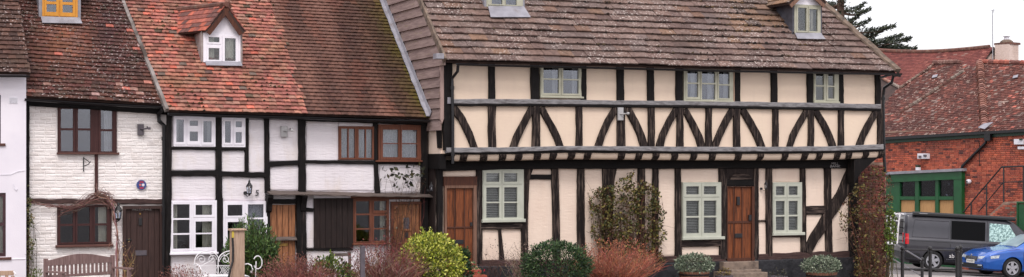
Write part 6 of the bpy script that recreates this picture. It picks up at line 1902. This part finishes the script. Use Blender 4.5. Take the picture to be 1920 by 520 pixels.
bush('privet_bush', 'low bright green bush between the two red twiggy shrubs', 585, 660, 484, -3.4, 1500, .085, [(120,136,56), (94,114,50), (146,158,70), (70,88,46), (56,74,42)], .4, .25, k=.75, lumps=4, shell=.45)
# rosemary: upright sprays of needles
def rosemary(name, label, px0, px1, ytop, Y, nsp, cols, size=.06):
    cx = (px0+px1)/2; g = gpos(cx, Y)
    rx = (at(px1, 480, Y)[0]-at(px0, 480, Y)[0])/2
    H_ = zat(ytop, cx, Y) - g[2]
    t = thing(name, label, 'shrub', g)
    mb = MB(); P, D = [], []
    for i in range(nsp):
        a = rnd.uniform(0, 2*math.pi); q = math.sqrt(rnd.random())
        b = g + np.array([math.cos(a)*q*rx*.35, math.sin(a)*q*rx*.35, 0])
        e = g + np.array([math.cos(a)*q*rx*1.0, math.sin(a)*q*rx*.8, H_*(1-.42*q*q)*rnd.uniform(.55, 1.02)])
        mb.col = lin(90, 78, 56)
        mid = (b+e)/2 + np.array([rnd.gauss(0, .03), rnd.gauss(0, .03), -.03])
        mb.tube([b, mid, e], [.008, .006, .003], 3, False)
        for f in np.linspace(.3, 1, 42):
            p = (b*(1-f)**2 + 2*mid*f*(1-f) + e*f*f) + nrng.normal(size=3)*.012
            P.append(p); d = (e-b)/np.linalg.norm(e-b); D.append(d*.9 + nrng.normal(size=3)*.55)
    mb.make('stems', M['twig'], t, fixn=False)
    leaves('foliage', P, D, size, palette(cols, len(P), .8, .3), t, .22)
    return t
rosemary('rosemary_bush', 'tall feathery dark green rosemary bush before the plank door', 418, 526, 405, -1.5, 480, [(88,116,60), (70,98,52), (108,134,70), (52,74,44)], .1)
# bare twiggy shrubs
def twigs(name, label, px0, px1, ytop, Y, n, cols, r0=.007, leaf=None, nleaf=0, lsize=.03, fork=5, k=.9, wob=.12, zmin=.5):
    cx = (px0+px1)/2; g = gpos(cx, Y)
    rx = (at(px1, 480, Y)[0]-at(px0, 480, Y)[0])/2
    H_ = zat(ytop, cx, Y) - g[2]
    t = thing(name, label, 'shrub', g)
    twig_bundle('twigs', g, n, rx*.9, H_, r0, cols, t, fork=fork, base_r=rx*.35, wob=wob, k=k, zmin=zmin)
    if nleaf:
        pts, dirs = blob_points(g + np.array([0, 0, H_*.62]), (rx, rx*.8, H_*.42), nleaf, .2, .3)
        leaves('foliage', pts, dirs, lsize, palette(leaf, nleaf, .85, .3), t, .5)
    return t
RED = [(138,84,76), (114,66,62), (152,98,86), (96,60,56), (126,90,78)]
twigs('twiggy_shrub', 'low red twiggy shrub in front of the black door post', 486, 624, 479, -4.0, 460, RED, .008, RED, 2600, .035)
twigs('twiggy_shrub', 'tall brown twiggy shrub with dark red tips below the red brown window', 648, 792, 450, -3.6, 380, [(120,86,74), (140,104,88), (104,70,64), (124,58,60), (156,124,104)], .009, [(112,48,52), (126,60,58), (96,50,50)], 1700, .04)
twigs('twiggy_shrub', 'copper red feathery shrub beside the dark green bush', 1083, 1226, 449, -2.2, 380, [(178,108,84), (160,92,76), (190,124,96), (142,84,72), (150,110,90)], .008, [(182,110,84), (164,92,74), (196,128,98)], 1400, .04)
twigs('twiggy_shrub', 'dark red twiggy shrub in front of the white iron bench', 290, 392, 500, -4.2, 220, RED, .008, RED, 1100, .035)
twigs('twiggy_shrub', 'sparse pale twiggy plant left of the dark green bush', 950, 1012, 456, -1.6, 60, [(150,128,112), (130,104,92), (166,146,130)], .006, [(150,130,116), (124,98,92)], 420, .035, fork=6)
twigs('twiggy_shrub', 'thin bare stems against the small cream panels', 908, 952, 445, -.9, 16, [(86,60,56), (104,74,66)], .005, [(74,60,50), (96,62,54)], 60, .04, fork=5)
# climbers on the fronts
def climber(name, label, outline, Y, nst, nleaf, stemc, leafc, lsize, depth=.25, base=None, leafprob=None, cat='climber', k=.8, r=.009):
    xs = [p[0] for p in outline]; ys = [p[1] for p in outline]
    g = gpos(base if base else (min(xs)+max(xs))/2, Y - depth*.5)
    t = thing(name, label, cat, g)
    def inp(px, py):
        c = False; j = len(outline)-1
        for i in range(len(outline)):
            xi, yi = outline[i]; xj, yj = outline[j]
            if (yi > py) != (yj > py) and px < (xj-xi)*(py-yi)/(yj-yi)+xi: c = not c
            j = i
        return c
    def rpt():
        while True:
            px, py = rnd.uniform(min(xs), max(xs)), rnd.uniform(min(ys), max(ys))
            if inp(px, py): return px, py
    mb = MB(); cs = [lin(*c) for c in stemc]; ends = []
    for i in range(nst):
        px, py = rpt(); e = np.array(at(px, py, Y - rnd.uniform(.02, depth)))
        b = g + np.array([rnd.gauss(0, .12), rnd.gauss(0, .04), 0])
        L = np.linalg.norm(e-b)
        pts = []
        off = np.array([rnd.gauss(0, .15), 0, 0])*L*.3
        for f in np.linspace(0, 1, 8):
            p = b*(1-f) + e*f + off*math.sin(f*math.pi) + np.array([rnd.gauss(0, .03), rnd.gauss(0, .012), rnd.gauss(0, .02)])*f
            p[1] = min(p[1], Y - .015); pts.append(p)
        mb.col = tuple(v*rnd.uniform(.7, 1.25)*k for v in rnd.choice(cs))
        mb.tube(pts, [r*(1-.75*f) for f in np.linspace(0, 1, 8)], 4, False); ends += pts[3:]
        for _ in range(4):
            q = pts[rnd.randrange(3, 8)]; d = np.array([rnd.gauss(0, .16), rnd.gauss(0, .05), rnd.gauss(.02, .14)])
            p2 = q + d; p2[1] = min(p2[1], Y-.012)
            mb.tube([q, q + d*.5 + [0, 0, .01], p2], [r*.45, r*.35, r*.2], 3, False); ends.append(p2)
    mb.make('stems', M['twig'], t, fixn=False)
    if nleaf:
        P = []
        while len(P) < nleaf:
            px, py = rpt()
            if nz(px*.06, py*.06) + rnd.uniform(-.5, .5) > -.0: P.append(at(px, py, Y - .02 - rnd.random()*depth))
        P = np.array(P); D = nrng.normal(size=P.shape)*.8 + np.array([0, -.5, -.1])
        leaves('foliage', P, D, lsize, palette(leafc, len(P), k, .3), t, .6)
    return t
climber('wall_climber', 'dense olive and brown leafy climber spreading over the cream wall', [(1104, 375), (1120, 352), (1150, 345), (1170, 330), (1188, 318), (1196, 338), (1225, 345), (1240, 368), (1250, 400), (1240, 425), (1252, 440), (1236, 462), (1246, 488), (1140, 492), (1108, 440)], YG, 120, 4300,
        [(110,78,62), (92,64,54), (128,92,74)], [(98,98,54), (78,84,46), (118,108,58), (104,76,54), (86,64,50), (138,126,66), (62,68,42)], .075, .42, base=1190)
climber('wall_climber', 'thin outer shoots of the climber left of the copper shrub', [(1102, 360), (1108, 352), (1128, 362), (1132, 430), (1112, 420)], YG, 12, 90, [(96,70,56)], [(96,100,50), (120,116,62)], .06, .15, base=1140)
climber('corner_climber', 'tall ragged brown climber on the brick corner right of the cream house', [(1590, 372), (1606, 340), (1622, 312), (1640, 306), (1664, 322), (1676, 345), (1670, 400), (1672, 470), (1668, 525), (1602, 525), (1598, 440), (1572, 430), (1574, 385)], -.55, 75, 2000,
        [(104,78,58), (84,62,50), (122,92,70)], [(100,90,48), (80,72,42), (128,112,58), (98,62,46), (84,54,42), (66,62,38)], .075, .6, base=1636, k=.8, r=.011)
climber('corner_climber', 'bright green leafy column on the right side of the corner climber', [(1658, 395), (1670, 385), (1680, 410), (1680, 450), (1672, 488), (1660, 470)], -.75, 14, 1100, [(96,84,52)], [(104,128,44), (88,110,40), (128,146,58), (70,90,38)], .06, .35, base=1668, k=.8)
climber('climbing_rose', 'leggy climbing rose with few dark leaves in front of white panel', [(708, 318), (735, 308), (760, 312), (790, 308), (806, 330), (800, 352), (775, 360), (760, 352), (742, 358), (715, 345)], -.06, 15, 62, [(92,64,54), (74,54,48)], [(56,58,44), (70,74,50), (46,48,40), (92,86,58)], .13, .2, base=740, k=.85)
climber('climbing_rose', 'knotted bare rose stems beside the orange pine door', [(722, 385), (742, 380), (746, 430), (730, 470), (718, 440)], -.06, 13, 24, [(96,62,52), (78,52,46)], [(86,60,50), (70,66,48)], .06, .15, base=733, k=.85)
climber('ivy', 'narrow ivy strand on the corner between the two white houses', [(46, 350), (54, 350), (60, 400), (66, 450), (62, 520), (48, 520), (46, 430)], .1, 14, 380, [(96,80,58)], [(100,108,62), (126,130,84), (84,88,56), (136,120,84)], .055, .12, base=54)
# bare wisteria-like vine arching over the lower window
mb = MB(); vt = thing('bare_vine', 'tangled bare reddish vine arching over the lower window of the brick cottage', 'vine', gpos(222, -.1))
cs = [lin(148,112,102), lin(124,90,84), lin(170,132,120), lin(108,80,76)]
def vine(px, r0, n=1, jit=3.0):
    for _ in range(n):
        pts = [np.array(at(x + rnd.gauss(0, jit), y + rnd.gauss(0, jit*.8), YB - rnd.uniform(.04, .16))) for x, y in px]
        sm = []
        for i in range(len(pts)-1):
            for f in (0, .33, .66): sm.append(pts[i]*(1-f) + pts[i+1]*f + nrng.normal(size=3)*.01)
        sm.append(pts[-1])
        mb.col = tuple(v*rnd.uniform(.8, 1.15)*.9 for v in rnd.choice(cs))
        mb.tube(sm, [r0*(1-.5*i/len(sm)) for i in range(len(sm))], 5, False)
vine([(222, 530), (220, 470), (219, 435), (214, 405), (212, 385), (200, 372), (182, 364)], .012, 5, 2.2)
vine([(213, 390), (208, 372), (190, 362), (172, 370), (150, 384), (128, 390), (112, 388)], .006, 26, 5.0)
vine([(212, 392), (200, 380), (170, 380), (140, 392), (112, 398)], .005, 14, 5.0)
vine([(112, 388), (90, 384), (70, 380), (58, 376)], .007, 6, 3.0)
vine([(186, 372), (182, 360), (178, 345)], .005, 5, 2.0)
vine([(219, 440), (226, 460), (222, 490)], .006, 6, 3.0)
vine([(210, 455), (204, 460), (206, 470)], .005, 3, 2)
mb.make('stems', M['twig'], vt, fixn=False)
twigs('bare_plant', 'thin tan stems beside the dark plank door', 228, 250, 450, -.3, 14, [(176,140,100), (150,116,84)], .006, [(188,156,112), (140,130,84)], 50, .05, fork=3)
twigs('low_plant', 'low green tufts at the foot of the white brick wall', 52, 84, 506, -1.2, 40, [(110,120,70), (92,100,58)], .005, [(120,128,72), (92,104,58)], 260, .05)
# half barrel tubs with silver leaved plants, pots
def tub(label, px0, px1, ytop, yrim, Y, seed):
    cx = (px0+px1)/2; g = gpos(cx, Y); g[2] -= .03
    zr = zat(yrim, cx, Y); r = (at(px1, 500, Y)[0]-at(px0, 500, Y)[0])/2*.80
    t = thing('barrel_planter', label, 'planter', g, 'half barrel tubs beside the doorsteps')
    h = zr - g[2]
    b = MB().lathe(g, [(r*.82, 0), (r*.95, h*.5), (r, h), (r-.04, h), (r-.05, h-.06)], 20).make('tub', M['barrel'], t)
    MB().lathe(g + [0, 0, h*.72], [(r*1.0, 0), (r*1.02, .04)], 20).make('hoop', M['iron'], b)
    p = thing('silver_plant', label.replace('half barrel tub', 'mound of silvery grey leaves in the half barrel tub'), 'plant', g + [0, 0, h-.06], 'silver leaved plants in the tubs')
    zt_ = zat(ytop, cx, Y); rz = (zt_-zr)*.62
    pts, dirs = blob_points((g[0], Y, zr + (zt_-zr)*.40), (r*1.28, r*1.2, rz), 2400, .2, .55, 4)
    leaves('foliage', pts, dirs, .055, palette([(150,160,136), (128,142,118), (172,178,156), (96,112,90), (70,86,68)], len(pts), .8, .25), p, .5)
    twig_bundle('stems', g + [0, 0, h-.06], 14, r*.8, (zt_-zr)*.7, .008, [(110,112,92)], p)
tub('half barrel tub left of the right hand door', 1270, 1333, 477, 509, -1.35, 1)
tub('half barrel tub nearest the brick corner', 1510, 1571, 481, 510, -1.35, 2)
def pot(name, label, px0, px1, yrim, Y, mat, flower, n=120, square=False):
    cx = (px0+px1)/2; g = gpos(cx, Y); zr = zat(yrim, cx, Y); r = (at(px1, 500, Y)[0]-at(px0, 500, Y)[0])/2; h = max(.12, zr-g[2])
    t = thing(name, label, 'planter', g)
    if square:
        m0 = MB(); d = r*.55
        m0.add([(g[0]-r*.85, Y-d*.85, g[2]), (g[0]+r*.85, Y-d*.85, g[2]), (g[0]+r*.85, Y+d*.85, g[2]), (g[0]-r*.85, Y+d*.85, g[2]), (g[0]-r, Y-d, zr), (g[0]+r, Y-d, zr), (g[0]+r, Y+d, zr), (g[0]-r, Y+d, zr)], [(0,3,2,1), (4,5,6,7), (0,1,5,4), (1,2,6,5), (2,3,7,6), (3,0,4,7)])
        b = m0.make('trough', mat, t)
        MB().box(g[0]-r*1.04, g[0]+r*1.04, Y-d*1.06, Y+d*1.06, zr-.05, zr-.005).make('rim', mat, b)
    else:
        MB().lathe(g, [(r*.7, 0), (r*.92, h*.8), (r*1.02, h*.8), (r*1.02, h), (r*.9, h), (r*.88, h-.04)], 18).make('pot', mat, t)
    pts, dirs = blob_points((g[0], Y, zr+.03), (r*.9, r*.6, .14), n, .2, .3)
    leaves('foliage', pts, dirs, .06, palette(flower, n, .85, .3), t, .5)
pot('terracotta_trough', 'upper terracotta trough with red and cream flowers by the left oak door', 871, 899, 506, -1.2, M['terracotta'], [(70,96,54), (84,108,60), (204,54,70), (226,222,170)], 70, True)
pot('terracotta_trough', 'lower terracotta trough with red flowers at the bottom edge', 884, 910, 516, -1.6, M['terracotta'], [(70,96,54), (200,60,80), (84,108,60)], 60, True)
pot('dark_pot', 'dark round pot left of the stone doorsteps', 1343, 1372, 516, -1.2, M['slate_plastic'], [(120,102,58), (96,84,50), (140,120,64)], 110)
pot('dark_pot', 'dark round pot right of the stone doorsteps', 1442, 1474, 518, -1.2, M['slate_plastic'], [(70,70,60), (88,84,66), (60,56,52)], 110)

# wooden bench, turned a little to the right
BA = math.radians(27)
p = at(84, 520, -1.7)
bl = np.array([p[0], -1.7, ground_z(p[0])])
bench = thing('garden_bench', 'weathered slatted wooden garden bench in front of the brick cottage', 'bench', bl, rot=(0, 0, BA))
BW = 1.66; zt0 = zat(487, 84, -1.7)
BH = zt0
def bpart(nm, *b, mat='bench_wood'): return MB().bbox(*b, .006).make(nm, M[mat], bench)
for x in (0, BW-.07): bpart('leg', x, x+.07, -.02, .05, 0, BH + (.02 if x else .02))
for x in (0, BW-.07): bpart('leg', x, x+.07, -.58, -.51, 0, .62)
for x in (-.005, BW-.075): bpart('armrest', x, x+.08, -.64, -.02, .62, .655)
n = 20; vs = []
for i in range(n+1):
    u = i/n; x = .07 + (BW-.14)*u; top = BH - .02 + .10*math.sin(u*math.pi)**1.4
    for yy, zz in ((-.012, BH-.13), (-.012, top), (.028, top), (.028, BH-.13)): vs.append((x, yy, zz))
MB().add(vs, [(i*4+k, i*4+(k+1) % 4, (i+1)*4+(k+1) % 4, (i+1)*4+k) for i in range(n) for k in range(4)] + [(0,1,2,3), (n*4+3, n*4+2, n*4+1, n*4)]).make('top_rail', M['bench_wood'], bench)
bpart('back_rail', .07, BW-.07, -.01, .025, .5, .56)
for i in range(15):
    x = .11 + (BW-.22-.055)*i/14
    bpart('slat', x, x+.055, -.006, .016, .56, BH-.128)
for i in range(5): bpart('seat_slat', .0, BW, -.56+i*.105, -.56+i*.105+.09, .42, .445)
bpart('seat_rail', .07, BW-.07, -.57, -.53, .34, .418)
# second bench, only its back rail at the left edge
p = at(-30, 520, -2.6); b2 = np.array([p[0], -2.6, 0])
be2 = thing('garden_bench', 'pale wooden bench back at the bottom left edge with white cloth strap', 'bench', b2)
z2 = zat(508, 10, -2.6); xe = at(26, 512, -2.6)[0]
MB().bbox(p[0]-1.0, xe, -2.62, -2.58, z2-.09, z2, .006).make('top_rail', M['post_wood'], be2)
for i in range(8): MB().bbox(xe-.1-i*.14-.06, xe-.1-i*.14, -2.615, -2.59, .42, z2-.092, .004).make('slat', M['post_wood'], be2)
for x in (xe-.05, p[0]-1.0): MB().bbox(x, x+.06, -2.635, -2.57, 0, z2-.1, .004).make('leg', M['post_wood'], be2)
MB().bbox(p[0]-1.0, xe, -3.1, -2.65, .40, .43, .006).make('seat', M['post_wood'], be2)
for x in (xe-.06, p[0]-1.0): MB().bbox(x, x+.06, -3.1, -3.04, 0, .398, .004).make('leg', M['post_wood'], be2)
MB().tube([at(25, 509, -2.68), at(29, 514, -2.7), at(32, 522, -2.7)], .014, 6).make('strap', M['white_iron'], be2)

# white iron bench: scrolls, lattice, curled arm
YI = -2.6
ib = thing('iron_bench', 'ornate white iron garden bench with scrolled back behind the wooden post', 'bench', gpos(420, YI))
def ip(x, y, dy=0.0): return np.array(at(x, y, YI)) + np.array([0, dy, 0])
def arc(cx, cy, rx, ry, a0, a1, n=22): return [ip(cx + rx*math.cos(math.radians(a)), cy - ry*math.sin(math.radians(a))) for a in np.linspace(a0, a1, n)]
mb = MB()
for cx in (388, 432): 
    mb.tube(arc(cx, 491, 23, 20, 0, 180), 0.011, 6, False)
for x in (365, 409, 456): mb.tube([ip(x, 490), ip(x, 516)], 0.011, 6)
mb.tube([ip(362, 516), ip(458, 515)], 0.011, 6)
mb.make('back_frame', M['white_iron'], ib)
mb = MB()
for cx, sg in ((388, 1), (432, -1)):
    for k in (-1, 1):
        pts = []
        for a in np.linspace(0, 500, 34):
            r = 11*(1-a/640); pts.append(ip(cx + k*(10 + 0) + r*math.cos(math.radians(a))*k*.8, 487 - r*math.sin(math.radians(a))*.8))
        mb.tube(pts, 0.007, 5, False)
    pts = [ip(cx + 17*math.sin(f*6.28)*sg*.7, 474 + 38*f) for f in np.linspace(0, 1, 18)]
    mb.tube(pts, 0.007, 5, False)
mb.make('scroll', M['white_iron'], ib)
mb = MB()
for cx in (388, 432):
    for k in range(-4, 5):
        a = (max(cx-21, cx + k*5 - 8), 498); b = (min(cx+21, cx + k*5 + 8), 515)
        mb.tube([ip(*a), ip(*b)], 0.0045, 4); mb.tube([ip(min(cx+21, cx + k*5 + 8), 498), ip(max(cx-21, cx + k*5 - 8), 515)], 0.0045, 4)
    mb.tube([ip(cx-22, 498), ip(cx+22, 498)], .008, 4)
mb.make('lattice', M['white_iron'], ib)
s0, s1 = ip(362, 517), ip(458, 516)
mb = MB()
for i in range(7): mb.tube([s0 + [0, -.06*i, -.0], s1 + [0, -.06*i, -.0]], .012, 5)
mb.make('seat', M['white_iron'], ib)
for q in (s0, s1):
    for dy in (0, -.4): MB().tube([q + [0, dy, 0], (q[0], YI+dy, 0.0)], .014, 6).make('leg', M['white_iron'], ib)
for q in (s0, s1):
    pts = [q + [0, -.02, .22], q + [.03, -.2, .24], q + [.05, -.38, .22], q + [.06, -.46, .14], q + [.05, -.42, .07], q + [.04, -.38, .1]]
    MB().tube(pts, .013, 6, False).make('armrest', M['white_iron'], ib)
mb = MB(); pts = []
for a in np.linspace(150, -150, 20): pts.append(ip(473 + 8*math.cos(math.radians(a)), 490 - 12*math.sin(math.radians(a)), -.45))
mb.tube(pts, .012, 5, False); mb.tube([ip(470, 488, -.45), ip(469, 518, -.45)], .012, 5); mb.make('curled_arm', M['white_iron'], ib)

# gate post, thin post, little chair back
q = rect(-3.8, 436, 433, 459, 545)
gp = thing('gate_post', 'square pale wooden gate post with flat cap in front of the rosemary', 'post', ((q[0]+q[1])/2, -3.8, 0))
MB().bbox(q[0], q[1], -3.8, -3.56, 0, q[3], .008).make('shaft', M['post_wood'], gp)
MB().bbox(q[0]-.03, q[1]+.03, -3.84, -3.52, q[3]+.001, q[3]+.035, .008).make('cap', M['post_wood'], gp)
qq = rect(-3.8, 434.5, 434, 438.5, 446)
MB().box(qq[0], qq[1], -3.815, -3.801, qq[2], qq[3]).make('tag', pmat('yellow_tag', lin(200,176,70), lin(184,160,62), 6, .7), gp)
MB().tube([at(436, 446, -3.83), at(437, 470, -3.83), at(436.5, 490, -3.83), at(432, 505, -3.84), at(428, 524, -3.84)], .022, 6).make('strap', M['iron'], gp)
q = rect(-4.6, 677, 464, 684.5, 550)
tp = thing('metal_post', 'slim dark grey metal post in front of the brown twiggy shrub', 'post', ((q[0]+q[1])/2, -4.6, 0))
MB().box(q[0], q[1], -4.6, -4.53, 0, q[3]).make('shaft', M['slate_plastic'], tp)
MB().box(q[0]-.004, q[1]+.004, -4.604, -4.526, q[3]+.0005, q[3]+.02).make('cap', M['slate_plastic'], tp)
wc = thing('wooden_chair', 'weathered wooden chair back against the low white wall', 'chair', gpos(638, -1.2))
for a, b in ((621, 625.5), (654, 658.5)):
    q = rect(-1.2, a, 472, b, 540); MB().bbox(q[0], q[1], -1.2, -1.15, 0, q[3], .004).make('leg', M['grey_wood'], wc)
q = rect(-1.2, 625.6, 475, 653.9, 481); MB().bbox(q[0], q[1], -1.19, -1.16, q[2], q[3], .004).make('back_rail', M['grey_wood'], wc)
q2 = rect(-1.2, 621, 500, 658, 520); MB().bbox(q2[0], q2[1], -1.65, -1.205, .42, .45, .004).make('seat', M['grey_wood'], wc)
for x in (q2[0], q2[1]-.05): MB().bbox(x, x+.05, -1.65, -1.6, 0, .418, .004).make('leg', M['grey_wood'], wc)
